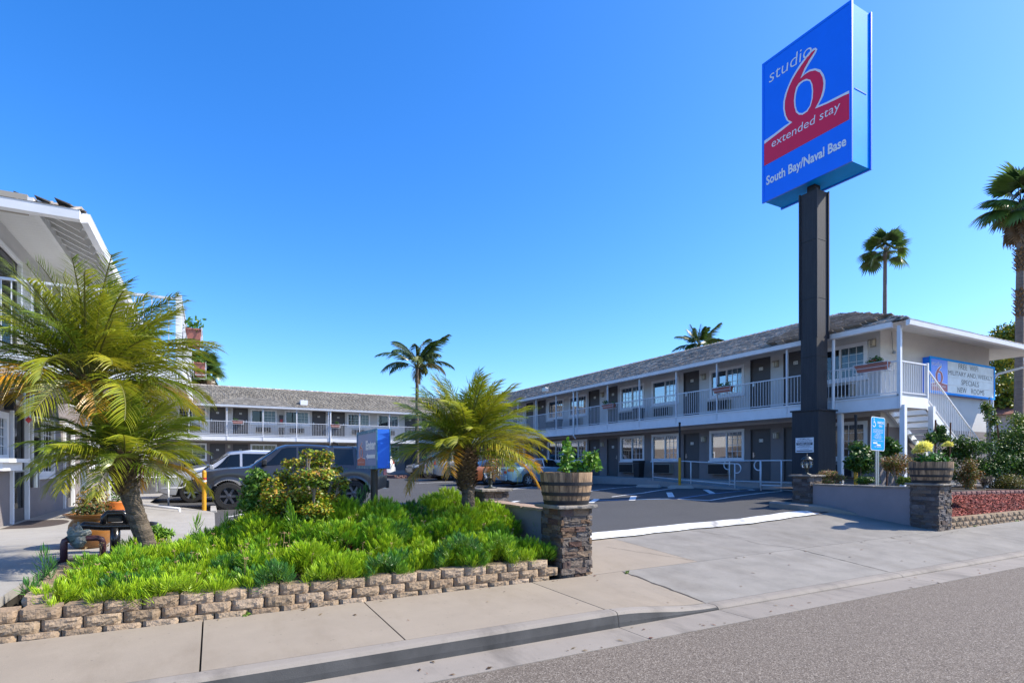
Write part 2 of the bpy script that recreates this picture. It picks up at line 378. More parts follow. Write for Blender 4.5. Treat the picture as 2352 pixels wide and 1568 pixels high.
# white speed berm across the drive
m_berm = mat('berm_white', (.66, .66, .64), rough=.85, var=.1, ns=5, col2=(.24, .23, .22), c2=.63, bump=.5, bs=25)
g = MB(); n = 44; xs = np.linspace(4.5, 12.75, n)
def bring(i, x):
    e = min(1, (12.75-x)/.35)**.5 if x > 12.4 else 1
    y0 = 8.2+.04*math.sin(x*1.7)+.02*math.sin(x*6); z = lambda y: max(zs(x, min(y, 8.36)), zlot(x, y))
    return [(x, y0+.42*t, z(y0+.42*t)+.002+.085*e*math.sin(math.pi*t)**.8) for t in (0, .12, .3, .5, .7, .88, 1)]
rr = [bring(i, x) for i, x in enumerate(xs)]
for A, B in zip(rr, rr[1:]):
    for j in range(6): g.quad(A[j], B[j], B[j+1], A[j+1])
g.build('speed_berm', m_berm, smooth=True, label='white painted speed hump across the driveway entrance', cat='speed hump')
# walkway on the lobby side
def zw(x, y):
    a = .27+.07*sst(6, 13, y)
    if x > -2.2 and y > 9: a = lerp(a, max(zlot(x, y)+.03, .1), sst(-2.2, 0.2, x))
    return a
g = MB(); g.box(-12, -1.75, 6.32, 11.2, -.3, .2); g.grid(lambda x, y: (x, y, zw(x, y)-.035), np.linspace(-3.5, .1, 10), np.linspace(8.4, 19.5, 20)); wk = g.build('walkway', m_gap, kind='structure', fix=False)
for a, b in ((6.3, 7.75), (7.75, 9.2)): slab('walkway_slab', -12, -1.72, a, b, zw, m_conc_w, wk, gap=.004, nx=20)
for a, b in ((9.2, 11.3), (11.3, 13.4), (13.4, 16.2)): slab('walkway_slab', -12 if b < 12.7 else -3.6, .05, a, b, zw, m_conc_w, wk, gap=.004, nx=20, th=.2)
b = MB(); X = lambda y: lerp(.05, -1.7, sst(16.2, 20.5, y)**1.2)
b.grid(lambda t, y: (lerp(-3.6, X(y), t), y, zw(lerp(-3.6, X(y), t), y)), np.linspace(0, 1, 12), np.linspace(16.2, 46, 60)); b.build('walkway_slab', m_conc_w, wk, fix=False)

# painted markings
def stripe(pts, wd, m, name='painted_line', dz=.006):
    b = MB()
    for (x0, y0), (x1, y1) in zip(pts, pts[1:]):
        L = math.hypot(x1-x0, y1-y0); n = max(1, int(L/.4)); nx, ny = -(y1-y0)/L*wd/2, (x1-x0)/L*wd/2
        for i in range(n):
            P = []
            for t, s in ((i/n, 1), ((i+1)/n, 1), ((i+1)/n, -1), (i/n, -1)):
                x, y = x0+(x1-x0)*t+nx*s, y0+(y1-y0)*t+ny*s; P.append((x, y, zlot(x, y)+dz))
            b.quad(*P)
    return b.build(name, m, lot, fix=False)
def lotpt(x, y):
    z = .3
    for _ in range(12): X, Y = onZ(x, y, z); z = .5*z+.5*zlot(X, Y)
    return onZ(x, y, z)
def c7(x, y): return ((2000+x/1.7423)*.574219, (1250+y/1.7423)*.574219)
def c5(x, y): return ((900+x/2.24)*.574219, (1700+y/2.24)*.574219)
def c6(x, y): return ((1500+x/2.24)*.574219, (1300+y/2.24)*.574219)
for a, b_ in (((1195, 1285), (1178, 1252)), ((1480, 1259), (1432, 1233)), ((1760, 1238), (1695, 1217)), ((920, 1308), (932, 1278)), ((630, 1325), (675, 1298)), ((80, 1322), (125, 1311))):
    stripe([lotpt(*c7(*a)), lotpt(*c7(*b_))], .2, m_line, 'painted_hatch')
stripe([lotpt(*c7(*p)) for p in ((1240, 1299), (1460, 1308), (1970, 1243))], .1, m_line)
stripe([lotpt(*c7(*p)) for p in ((780, 1283), (1000, 1256), (1222, 1224))], .1, m_line)
stripe([lotpt(*c7(*p)) for p in ((560, 1255), (960, 1210))], .1, m_line)
stripe([lotpt(*c7(*p)) for p in ((30, 1234), (300, 1212), (870, 1180))], .1, m_line)
stripe([lotpt(*c7(*p)) for p in ((640, 1310), (1240, 1296), (1970, 1222))], .08, m_lineb)
for a, b_ in (((1335, 778), (1510, 710)), ((1730, 750), (1890, 695))): stripe([lotpt(*c5(*a)), lotpt(*c5(*b_))], .14, m_line, 'painted_hatch')
stripe([lotpt(*c5(*p)) for p in ((1240, 700), (1700, 695), (2100, 684))], .08, m_lineb)
stripe([lotpt(*c5(*p)) for p in ((1350, 775), (1800, 745), (2110, 722))], .08, m_lineb)
stripe([lotpt(*c5(*p)) for p in ((30, 822), (240, 780))], .1, m_line)
for a, b_ in (((1195, 1475), (1500, 1455)), ((370, 1390), (560, 1378)), ((370, 1418), (700, 1402)), ((620, 1430), (760, 1425)), ((1170, 1475), (1420, 1445))): stripe([lotpt(*c6(*a)), lotpt(*c6(*b_))], .1, m_line)
# blue accessible-parking symbol on the asphalt
cx_, cy_ = lotpt(*c5(1800, 795)); b = MB()
b.grid(lambda u, v: (cx_+u, cy_+v, zlot(cx_+u, cy_+v)+.006), np.linspace(-.8, .8, 5), np.linspace(-.8, .8, 5)); b.build('painted_symbol', m_lineb, lot, fix=False)
b = MB()
for k in range(14):
    a0, a1 = [R(-150+k*20+j*20) for j in (0, 1)]
    b.quad(*[(cx_+.05+r*math.cos(a), cy_-.15+r*math.sin(a), zlot(cx_, cy_)+.013) for a, r in ((a0, .3), (a1, .3), (a1, .4), (a0, .4))])
b.quad(*[(cx_+x, cy_+y, zlot(cx_, cy_)+.013) for x, y in ((-.08, -.1), (.04, -.1), (.04, .4), (-.08, .4))])
b.quad(*[(cx_+x, cy_+y, zlot(cx_, cy_)+.014) for x, y in ((-.1, .45), (.06, .45), (.06, .6), (-.1, .6))])
b.build('painted_symbol', m_line, lot, fix=False)

# ------------------------------------------------------------------ retaining blocks
m_block = rampmat('split_block', [(.25, .182, .118), (.32, .24, .16), (.28, .20, .13), (.35, .265, .185)], rough=.95, bump=.8, bs=38, var=.16, ns=14, bdist=.02, spec=.2)
m_block_r = rampmat('split_block_red', [(.19, .11, .10), (.24, .14, .12), (.21, .115, .10)], rough=.95, bump=.8, bs=38, var=.16, ns=14, spec=.2)
def block_mesh(seed, m, wd=.29, h=.1, dp=.2):
    r = random.Random(seed); b = MB(); nx, nz = 9, 5
    def fr(i, j):
        u = i/nx; v = j/nz; x = (u-.5)*wd
        ch = .035*max(0, abs(u-.5)*2-.72)/.28
        e = 0 if i in (0, nx) else 1
        y = ch-.012*math.sin(math.pi*v)*e+(r.uniform(-.009, .009) if e and 0 < j < nz else r.uniform(-.003, .003))
        return (x, y, v*h)
    P = [[fr(i, j) for j in range(nz+1)] for i in range(nx+1)]
    vs = [p for row in P for p in row]; b.add(vs, [(i*(nz+1)+j, (i+1)*(nz+1)+j, (i+1)*(nz+1)+j+1, i*(nz+1)+j+1) for i in range(nx) for j in range(nz)])
    k = .88
    for j in (0, nz):
        top = [P[i][j] for i in range(nx+1)]; b.add(top+[(wd/2*k, dp, j/nz*h), (-wd/2*k, dp, j/nz*h)], [tuple(range(nx+3))])
    for i, sx in ((0, -1), (nx, 1)):
        b.add([P[i][0], P[i][nz], (sx*wd/2*k, dp, h), (sx*wd/2*k, dp, 0)], [(0, 1, 2, 3)])
    b.quad((-wd/2*k, dp, 0), (wd/2*k, dp, 0), (wd/2*k, dp, h), (-wd/2*k, dp, h))
    return b.mesh('block', m)
BM = [block_mesh(i, m_block) for i in range(6)]; BMR = [block_mesh(20+i, m_block_r) for i in range(4)]
def block_run(parent, p0, p1, zf, n_course, meshes, setback=.02, first=-.062, seed=1, h=.1):
    r = random.Random(seed); p0, p1 = Vector(p0), Vector(p1); d = (p1-p0); L = d.length; d.normalize(); nrm = Vector((d.y, -d.x)); a = math.atan2(d.y, d.x)
    for k in range(n_course):
        s = (.15 if k % 2 else 0)-.02
        while s+.29 < L+.16:
            c = p0+d*(s+.147)-nrm*(setback*k+r.uniform(-.004, .004))
            z = zf(c.x, c.y)+first+k*h+r.uniform(-.002, .002)
            inst('block', r.choice(meshes), parent, (c.x, c.y, z), (0, 0, a+R(r.uniform(-1.2, 1.2))), (1, 1, .985))
            s += .297
wall = thing('block_retaining_wall', 'low tan split-face block wall around the green succulent bed by the lobby', 'retaining wall', (1.1, 6.2, 0))
block_run(wall, (-5.9, 6.15), (3.98, 6.16), zs, 3, BM, seed=2)
block_run(wall, (-1.62, 8.6), (-1.5, 6.45), lambda x, y: .12, 2, BM, seed=4, first=0, setback=.01)
# ------------------------------------------------------------------ stone pillars, garden walls, berm kerb
m_stone = rampmat('ledge_stone', [(.10, .082, .072), (.22, .18, .15), (.15, .09, .06), (.30, .20, .12), (.19, .175, .165), (.13, .07, .055), (.26, .21, .17), (.12, .11, .11)], rough=.8, bump=.9, bs=18, var=.35, ns=12, bdist=.03)
m_stone_g = rampmat('ledge_stone_grey', [(.10, .085, .08), (.17, .15, .145), (.21, .19, .185), (.12, .095, .085), (.22, .16, .11), (.19, .175, .17), (.12, .08, .065)], rough=.8, bump=.9, bs=18, var=.3, ns=12, bdist=.03)
m_mortar = mat('mortar_dark', (.05, .045, .042), rough=1, var=.2, ns=15)
m_cap = mat('cap_stone', (.25, .215, .175), rough=.9, var=.25, ns=6, bump=.8, bs=22, col2=(.16, .15, .135), bdist=.02)
def stone_mesh(seed, m):
    r = random.Random(seed); b = MB(); nx, nz = 4, 3
    P = [[((i/nx-.5)*(.985 if 0 < j < nz else .97), -r.uniform(.1, 1) if 0 < i < nx and 0 < j < nz else -r.uniform(0, .55), j/nz*.97+.015) for j in range(nz+1)] for i in range(nx+1)]
    b.add([p for row in P for p in row], [(i*(nz+1)+j, (i+1)*(nz+1)+j, (i+1)*(nz+1)+j+1, i*(nz+1)+j+1) for i in range(nx) for j in range(nz)])
    q = [(-.49, 1.6, .015), (.49, 1.6, .015), (.49, 1.6, .985), (-.49, 1.6, .985)]
    c = [P[0][0], P[nx][0], P[nx][nz], P[0][nz]]
    b.add([P[i][0] for i in range(nx+1)]+[q[1], q[0]], [tuple(range(nx+3))]); b.add([P[i][nz] for i in range(nx+1)]+[q[2], q[3]], [tuple(range(nx+3))])
    b.add([P[0][j] for j in range(nz+1)]+[q[3], q[0]], [tuple(range(nz+3))]); b.add([P[nx][j] for j in range(nz+1)]+[q[2], q[1]], [tuple(range(nz+3))])
    return b.mesh('stone', m)
SMS = {id(m): [stone_mesh(50+i, m) for i in range(8)] for m in (m_stone, m_stone_g)}
def rough_slab(b, x0, x1, y0, y1, z0, z1, seed):
    r = random.Random(seed); P = []
    n = 7
    for a, c in ([(lerp(x0, x1, i/n), y0) for i in range(n)]+[(x1, lerp(y0, y1, i/n)) for i in range(n)]+[(lerp(x1, x0, i/n), y1) for i in range(n)]+[(x0, lerp(y1, y0, i/n)) for i in range(n)]):
        P.append((a+r.uniform(-.012, .012), c+r.uniform(-.012, .012)))
    k = len(P); cx, cy = (x0+x1)/2, (y0+y1)/2
    rings = []
    for z, s in ((z0, .975), (z0+(z1-z0)*.35, 1.0), (z0+(z1-z0)*.8, .995), (z1, .965)):
        rings.append([(cx+(x-cx)*s+r.uniform(-.005, .005), cy+(y-cy)*s+r.uniform(-.005, .005), z+r.uniform(-.004, .004)) for x, y in P])
    vs = [p for q in rings for p in q]
    b.add(vs, [(i*k+j, i*k+(j+1) % k, (i+1)*k+(j+1) % k, (i+1)*k+j) for i in range(3) for j in range(k)]+[tuple(range(k))[::-1], tuple(3*k+j for j in range(k))])
def pillar(label, x0, x1, y0, y1, z0, z1, m, seed):
    t = thing('stone_pillar', label, 'pillar', ((x0+x1)/2, (y0+y1)/2, z0), group='stone pillars at the driveway')
    e = .035; r = random.Random(seed)
    b = MB(); b.box(x0+e, x1-e, y0+e, y1-e, z0-.1, z1-.005); b.build('core', m_mortar, t)
    ms = SMS[id(m)]
    for side in range(4):
        z = z0-.02; k = side
        while z < z1-.02:
            h = min(r.choice((.042, .05, .058, .066, .08, .095)), z1-z)
            if z1-(z+h) < .035: h = z1-z
            A, B = {0: ((x0, y0), (x1, y0)), 1: ((x1, y0), (x1, y1)), 2: ((x1, y1), (x0, y1)), 3: ((x0, y1), (x0, y0))}[side]
            A, B = Vector(A), Vector(B); L = (B-A).length; d = (B-A)/L; nrm = Vector((-d.y, d.x)); a = math.atan2(d.y, d.x)
            s = -.004 if k % 2 else .03; end = L-(.03 if k % 2 else -.004)
            while s < end-.01:
                wd = min(r.uniform(.09, .26), end-s)
                if end-(s+wd) < .06: wd = end-s
                c = A+d*(s+wd/2)+nrm*(.012+r.uniform(-.012, .012))
                dp = r.uniform(.008, .02)
                inst('stone', r.choice(ms), t, (c.x, c.y, z), (0, 0, a), (wd, .022, h))
                s += wd
            z += h; k += 1
    b = MB(); rough_slab(b, x0-.06, x1+.06, y0-.06, y1+.06, z1+.002, z1+.05, seed); b.build('capstone', m_cap, t)
    return t
P1 = pillar('brown stone pillar carrying a barrel, left side of the driveway', 4.06, 4.56, 6.18, 6.7, 0, .90, m_stone, 1)
P3 = pillar('grey stone pillar carrying the barrel of yellow flowers', 13.5, 14.05, 6.1, 6.66, .06, 1.04, m_stone_g, 2)
P4 = pillar('stone pillar with a lantern at the far end of the grey garden wall', 13.45, 13.95, 8.95, 9.45, .36, 1.17, m_stone_g, 3)
P2 = pillar('stone pillar half hidden behind the palm by the low planter wall', 4.12, 4.62, 8.7, 9.2, .12, 1.02, m_stone_g, 4)
# garden walls with capping
def garden_wall(label, x0, x1, y0, y1, z0, z1, capm):
    t = thing('garden_wall', label, 'wall', ((x0+x1)/2, (y0+y1)/2, z0))
    b = MB(); b.box(x0, x1, y0, y1, z0-.15, z1); b.build('wall_body', m_stucco_wall, t)
    n = max(1, int((y1-y0)/.6))
    for i in range(n):
        b = MB(); rough_slab(b, x0-.03, x1+.03, lerp(y0, y1, i/n)+.003, lerp(y0, y1, (i+1)/n)-.003, z1+.002, z1+.035, i); b.build('capstone', capm, t)
    return t
garden_wall('low grey stucco garden wall between the barrel pillar and the lantern pillar', 13.55, 13.8, 6.67, 8.94, .1, .96, m_cap)
garden_wall('low stucco planter wall with brown cap behind the left barrel pillar', 4.15, 4.4, 6.71, 8.69, .1, .83, mat('cap_brown', (.32, .23, .17), rough=.85, var=.2, ns=5, bump=.4, bs=30))
# little concrete kerb under the lantern pillar
b = MB(); P = [(12.95, 9.75), (12.95, 8.75), (13.1, 8.45), (13.35, 8.1), (13.6, 7.7)]
rings = []
for i, (x, y) in enumerate(P):
    h = [.14, .14, .13, .10, .03][i]; z = zlot(x, y) if y > 8.4 else zs(x, y)
    rings.append([(x-.0, y-.0, z-.05), (x+.01, y+.01, z+h-.02), (x+.04, y+.03, z+h), (x+.6, y+.3, z+h), (x+.6, y+.3, z-.05)])
for A, B in zip(rings, rings[1:]):
    for j in range(4): b.quad(A[j], B[j], B[j+1], A[j+1])
for q in (rings[0], rings[-1]): b.add(q, [tuple(range(5))])
b.build('concrete_kerb', m_kerb, label='curved concrete kerb at the foot of the lantern pillar', cat='kerb')

# ------------------------------------------------------------------ half barrels
m_stave = mat('barrel_wood', (.30, .195, .11), rough=.85, var=.45, ns=9, col2=(.06, .04, .028), c2=.56, stretch=(3, 3, .55), rnd=.22, bump=.5, bs=40)
m_hoop = mat('barrel_hoop', (.022, .022, .026), rough=.6, metal=.3, var=.2)
def barrel(label, x, y, z, rt, rb, h):
    t = thing('half_barrel', label, 'barrel planter', (x, y, z), group='half barrel planters')
    n = 26; rad = lambda v: lerp(rb, rt, v)+.018*math.sin(math.pi*v)
    for k in range(n):
        b = MB(); a0 = 2*math.pi*k/n+.008; a1 = 2*math.pi*(k+1)/n-.008; vs = np.linspace(0, 1, 6)
        for (ra, s) in ((0, 1), (-.025, -1)):
            for v0, v1 in zip(vs, vs[1:]):
                b.quad(*[(x+(rad(v)+ra)*math.cos(a), y+(rad(v)+ra)*math.sin(a), z+h*v) for a, v in ((a0, v0), (a1, v0), (a1, v1), (a0, v1))])
        b.quad(*[(x+(rad(1)+ra)*math.cos(a), y+(rad(1)+ra)*math.sin(a), z+h) for a, ra in ((a0, 0), (a1, 0), (a1, -.025), (a0, -.025))])
        for a in (a0, a1):
            for v0, v1 in zip(vs, vs[1:]): b.quad(*[(x+(rad(v)+ra)*math.cos(a), y+(rad(v)+ra)*math.sin(a), z+h*v) for v, ra in ((v0, 0), (v1, 0), (v1, -.025), (v0, -.025))])
        b.build('stave', m_stave, t)
    for v0, v1 in ((.005, .13), (.28, .385), (.60, .70)):
        b = MB(); vs = np.linspace(v0, v1, 3)
        b.lathe([(rad(v0)-.002, h*v0)]+[(rad(v)+.006, h*v) for v in vs]+[(rad(v1)-.002, h*v1)], 48, (x, y, z), cap=False); b.build('hoop', m_hoop, t, smooth=False)
    b = MB(); b.lathe([(.02, h*.86), (rad(.86)-.026, h*.84)], 24, (x, y, z), cap=False); b.build('soil', m_soil, t)
    b = MB(); b.lathe([(.02, .012), (rb-.02, .012)], 24, (x, y, z), cap=False); b.build('base', m_hoop, t)
    return t
BARL = (4.31, 6.44, .953); BARR = (13.78, 6.38, 1.093)
barrel('half wooden barrel planter with leafy green plants on the left pillar', *BARL, .36, .30, .435)
barrel('half wooden barrel planter with yellow flowers on the right pillar', *BARR, .40, .335, .46)
# ------------------------------------------------------------------ lettering
def text_mesh(s, w=None, h=None, bold=0, name='lettering', m=None, align='C', fit_h=True):
    """flat text in the local x-y plane, fitted to a width and / or height, centred"""
    cu = bpy.data.curves.new(name, 'FONT'); cu.body = s; cu.size = 1; cu.offset = bold; cu.resolution_u = 3; cu.fill_mode = 'FRONT'; cu.extrude = 0
    ob = bpy.data.objects.new('tmp', cu)
    me = bpy.data.meshes.new_from_object(ob); bpy.data.objects.remove(ob); bpy.data.curves.remove(cu)
    n = len(me.vertices); a = np.zeros(n*3, np.float32); me.vertices.foreach_get('co', a); a = a.reshape(-1, 3)
    lo, hi = a.min(0), a.max(0); sx = w/(hi[0]-lo[0]) if w else None; sy = h/(hi[1]-lo[1]) if h else None
    sx = sx or sy; sy = sy or sx
    a[:, 0] = (a[:, 0]-(lo[0]+hi[0])/2)*sx; a[:, 1] = (a[:, 1]-(lo[1]+hi[1])/2)*sy
    F = [tuple(p.vertices) for p in me.polygons]; bpy.data.meshes.remove(me)
    return a, F
def put_text(s, parent, fn, w=None, h=None, m=None, bold=0, name='lettering'):
    """fn(x, y) -> world point of the sign plane"""
    a, F = text_mesh(s, w, h, bold)
    b = MB(); b.add([fn(p[0], p[1]) for p in a], F); return b.build(name, m, parent, fix=False)
def fill_mesh(b, loops, fn):
    """polygon with holes; fn(x,y)->xyz"""
    tris = geometry.tessellate_polygon([[Vector((p[0], p[1], 0)) for p in l] for l in loops])
    flat = [p for l in loops for p in l]
    b.add([fn(*p) for p in flat], [tuple(t) for t in tris])

# ------------------------------------------------------------------ motel wings
m_roof_b = mat('roof_shingle_back', (.20, .185, .158), rough=.95, var=.3, ns=3, rnd=.3, bump=.4, bs=50, fine=.2, fs=30, spec=.2)
m_roof_bs = mat('roof_shingle_back_field', (.20, .185, .158), rough=.95, var=.35, ns=2.6, bump=.4, bs=50, fine=.3, fs=6, spec=.2, col2=(.15, .138, .118))
m_roof = mat('roof_shingle', (.36, .315, .265), rough=.95, var=.3, ns=3, rnd=.35, bump=.4, bs=50, fine=.2, fs=30, spec=.2)
m_roof_s = mat('roof_shingle_field', (.36, .315, .265), rough=.95, var=.42, ns=2.6, bump=.4, bs=50, fine=.3, fs=6, spec=.2, col2=(.22, .19, .16))
m_soffit = mat('soffit_white', (.62, .62, .60), rough=.7, var=.05)
m_lampglass = mat('lamp_glass', (.55, .50, .38), rough=.3, var=.1)
m_conc_b = concrete('concrete_base', (.30, .29, .28))
rb = random.Random(11)
def holes_wall(b, s0, s1, z0, z1, holes, T, rev=.1):
    S = sorted({s0, s1, *[v for h in holes for v in h[:2]]}); Z = sorted({z0, z1, *[v for h in holes for v in h[2:]]})
    S = [v for v in S if s0 <= v <= s1]; Z = [v for v in Z if z0 <= v <= z1]
    for a, c in zip(S, S[1:]):
        for d, e in zip(Z, Z[1:]):
            if any(h[0] <= (a+c)/2 <= h[1] and h[2] <= (d+e)/2 <= h[3] for h in holes): continue
            b.quad(T(a, 0, d), T(c, 0, d), T(c, 0, e), T(a, 0, e))
    for h in holes:
        P = [(h[0], h[2]), (h[1], h[2]), (h[1], h[3]), (h[0], h[3])]
        for p, q in zip(P, P[1:]+P[:1]): b.quad(T(p[0], 0, p[1]), T(q[0], 0, q[1]), T(q[0], -rev, q[1]), T(p[0], -rev, p[1]))
def window(B, T, s0, s1, z0, z1, flip=False, dark=False, wm=None):
    wm = wm or m_white; f = .05; mid = (s0+s1)/2
    b = MB(); d = .055
    o = .07                                            # outer trim
    for a in ((s0-o, s0+f, z0-o, z1+o), (s1-f, s1+o, z0-o, z1+o), (s0+f, s1-f, z0-o, z0+f), (s0+f, s1-f, z1-f, z1+o)): b.box(a[0], a[1], -.05, .03, a[2], a[3], T)
    b.box(mid-.03, mid+.03, -.048, .012, z0+f, z1-f, T)
    w = b.build('window', wm, B)
    b = MB(); b.box(s0-.1, s1+.1, -.02, .07, z0-o-.05, z0-o-.002, T); b.build('sill', wm, w)
    for k, (a, c) in enumerate(((s0+f, mid-.03), (mid+.03, s1-f))):
        b = MB(); b.quad(T(a, -.03, z0+f), T(c, -.03, z0+f), T(c, -.03, z1-f), T(a, -.03, z1-f)); b.build('pane', m_glass, w, fix=False)
        b = MB(); nb = 3
        for i in range(1, nb): b.box(lerp(a, c, i/nb)-.008, lerp(a, c, i/nb)+.008, -.028, -.015, z0+f, z1-f, T)
        for i in range(1, 4): b.box(a, c, -.028, -.016, lerp(z0+f, z1-f, i/4)-.008, lerp(z0+f, z1-f, i/4)+.008, T)
        if (k == 1) != flip: b.build('muntin', wm, w)
        elif rb.random() < .15: b.build('muntin', m_rail, w)
        # curtain: pleated cloth behind the glass
        sheer = ((k == 1) != flip) and not dark  # chooses the light sheer cloth; otherwise the cloth is dark
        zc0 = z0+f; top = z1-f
        if sheer and rb.random() < .7: top = lerp(z0, z1, rb.choice((.55, .72, .97)))
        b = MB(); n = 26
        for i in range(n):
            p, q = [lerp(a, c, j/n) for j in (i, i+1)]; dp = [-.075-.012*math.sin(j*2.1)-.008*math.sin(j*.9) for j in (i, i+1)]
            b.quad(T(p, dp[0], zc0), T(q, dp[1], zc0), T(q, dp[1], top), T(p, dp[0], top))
        if sheer or rb.random() < .5: b.build('curtain', m_curtain if sheer else m_curtain_d, w, fix=False)
    b = MB(); b.quad(T(s0, -.12, z0), T(s1, -.12, z0), T(s1, -.12, z1), T(s0, -.12, z1)); b.build('room_dark', m_dark, w, fix=False)
    return w
def door(B, T, s0, s1, z0, z1, num, hs=1, flipn=False):
    b = MB(); b.box(s0+.035, s1-.035, -.09, -.055, z0+.01, z1-.04, T); d = b.build('door', m_door, B)
    b = MB()
    for a in ((s0, s0+.04, z0, z1), (s1-.04, s1, z0, z1), (s0+.04, s1-.04, z1-.045, z1)): b.box(a[0], a[1], -.1, .012, a[2], a[3], T)
    b.build('door_frame', m_door, d)
    cs, cz = (s0+s1)/2, z0+1.6
    b = MB(); b.box(cs-.09, cs+.09, -.055, -.045, cz-.06, cz+.06, T); b.build('number_plate', m_plate, d)
    put_text(num, d, lambda x, y: T(cs+(x if not flipn else -x), -.0435, cz+y), w=.145, h=.075, m=m_ink, bold=.012, name='door_number')
    hx = s0+.12 if hs > 0 else s1-.12
    b = MB(); b.box(hx-.025, hx+.025, -.055, -.03, z0+.92, z0+1.12, T); b.box(hx-.01, hx+.1 if hs > 0 else hx-.1, -.03, -.01, z0+.98, z0+1.0, T); b.build('door_handle', m_steel, d)
    return d
def aircon(B, T, s0, s1, z0, z1):
    b = MB(); b.box(s0, s1, -.02, .24, z0, z1, T); a = b.build('air_conditioner', m_beige, B, bevel=.006)
    b = MB(); b.box(s0+.03, s1-.03, .24, .25, z0+.02, z1-.02, T)
    n = 9
    for i in range(n): z = lerp(z0+.03, z1-.03, (i+.5)/n); b.box(s0+.04, s1-.04, .25, .262, z-.008, z+.006, T)
    b.build('grille', m_black, a)
def wall_light(B, T, s, z):
    b = MB(); b.box(s-.09, s+.09, 0, .03, z-.14, z+.14, T); l = b.build('wall_light', m_beige, B)
    b = MB(); b.box(s-.075, s+.075, .03, .14, z-.11, z+.07, T); b.build('lamp_glass', m_lampglass, l)
    b = MB(); b.box(s-.1, s+.1, .03, .16, z+.075, z+.11, T); b.box(s-.02, s+.02, .14, .15, z-.11, z+.07, T); b.build('lamp_hood', m_beige, l)
def railing(B, T, s0, s1, z0, z1, t, posts, sp=.118, name='railing', pitch=0.0, nmax=10**9):
    b = MB()
    zz = lambda s: (s-s0)*pitch
    for z, hh, wd in ((z1, .04, .05), (z0, .03, .035)):
        b.add([T(s, t+dx, z+dz+zz(s)) for s in (s0, s1) for dx, dz in ((-wd/2, -hh), (wd/2, -hh), (wd/2, 0), (-wd/2, 0))],
              [(0, 1, 2, 3), (4, 7, 6, 5), (0, 4, 5, 1), (1, 5, 6, 2), (2, 6, 7, 3), (3, 7, 4, 0)])
    r = b.build(name, m_rail, B)
    n = int((s1-s0)/sp); hh = z1-z0-.04
    q = MB(); w_ = .0075; q.box(-w_, w_, -w_, w_, 0, hh); bal = q.mesh('baluster', m_rail)
    q.lathe([(.008, hh*.28-.02), (.019, hh*.28), (.008, hh*.28+.02)], 6); bal2 = q.mesh('baluster', m_rail)
    for i in range(1, n):
        s = lerp(s0, s1, i/n); p = T(s, t, z0+zz(s)); inst('baluster', bal2 if i % 5 == 2 else bal, r, p)
    return r
def posts_(B, T, ss, t, z0, z1, w=.045, name='post'):
    for s in ss:
        b = MB(); b.box(s-w, s+w, t-w, t+w, z0, z1, T); b.build(name, m_rail, B)
def shingles(parent, corner, u, v, wdir_len, slope_len, clip=None, exp=.2, wd=.3, near=None, seed=0, nmax=300, mp=None, mf=None):
    """corner: eave start; u unit along eave; v unit up-slope; the pieces nearest to `near` become objects"""
    r = random.Random(seed); u, v = Vector(u), Vector(v); n = u.cross(v).normalized(); n = n if n.z > 0 else -n; c0 = Vector(corner)
    q = MB(); e = exp*1.12; q.box(-wd*.492, wd*.492, 0, e, 0, .001)
    # wedge: thick at the butt end
    q = MB(); q.add([(-wd*.49, 0, 0), (wd*.49, 0, 0), (wd*.49, e, -.004), (-wd*.49, e, -.004), (-wd*.49, 0, .024), (wd*.49, 0, .024), (wd*.49, e, .004), (-wd*.49, e, .004)],
                    [(0, 1, 2, 3), (4, 5, 6, 7), (0, 1, 5, 4), (1, 2, 6, 5), (2, 3, 7, 6), (3, 0, 4, 7)])
    me = q.mesh('shingle', mp or m_roof); M3 = Matrix((u, v, n)).transposed()
    rot = M3.to_euler(); base = np.array([x[:] for x in q.v])
    spots = []
    rows = int(slope_len/exp)
    for k in range(rows):
        off = (k % 2)*wd*.5+r.uniform(-.05, .05); y = k*exp
        a, c = clip(y) if clip else (0, wdir_len)
        s = a+off-wd*.5
        while s < c:
            if s > a-.05 and s+wd*.5 < c+.2: spots.append((s+r.uniform(-.02, .02), y+r.uniform(-.018, .018), r.uniform(-.002, .006)))
            s += wd
    P = [c0+u*s+v*y+n*(z+.012) for s, y, z in spots]
    near = Vector(near); order = sorted(range(len(P)), key=lambda i: (P[i]-near).length)
    take = set(order[:nmax])
    for i in take: inst('shingle', me, parent, P[i], rot)
    R3 = np.array(M3); far = [i for i in range(len(P)) if i not in take]
    if far:
        V = np.concatenate([base@R3.T+np.array(P[i])-np.array(wl(parent)) for i in far])
        F = np.concatenate([np.array(q.f)+8*k for k in range(len(far))])
        o = inst('shingle_field', mesh_np('shingle_field', V, F, mf or m_roof_s), parent, wl(parent)); o['kind'] = 'stuff'
def ridge_caps(parent, a, b_, wd=.26, step=.24):
    a, b_ = Vector(a), Vector(b_); d = (b_-a); L = d.length; d.normalize(); side = d.cross(Vector((0, 0, 1))).normalized(); up = side.cross(d)
    q = MB(); h = wd/2
    q.add([(0, -h, -.06), (0, 0, .03), (0, h, -.06), (step*1.15, -h, -.085), (step*1.15, 0, .0), (step*1.15, h, -.085), (0, -h, -.09), (0, 0, -.01), (0, h, -.09)], [(0, 1, 4, 3), (1, 2, 5, 4), (6, 7, 1, 0), (7, 8, 2, 1)])
    me = q.mesh('ridge_cap', m_roof); rot = Matrix((d, side, up)).transposed().to_euler()
    for i in range(int(L/step)): inst('ridge_cap', me, parent, a+d*(i*step)+up*.03, rot)
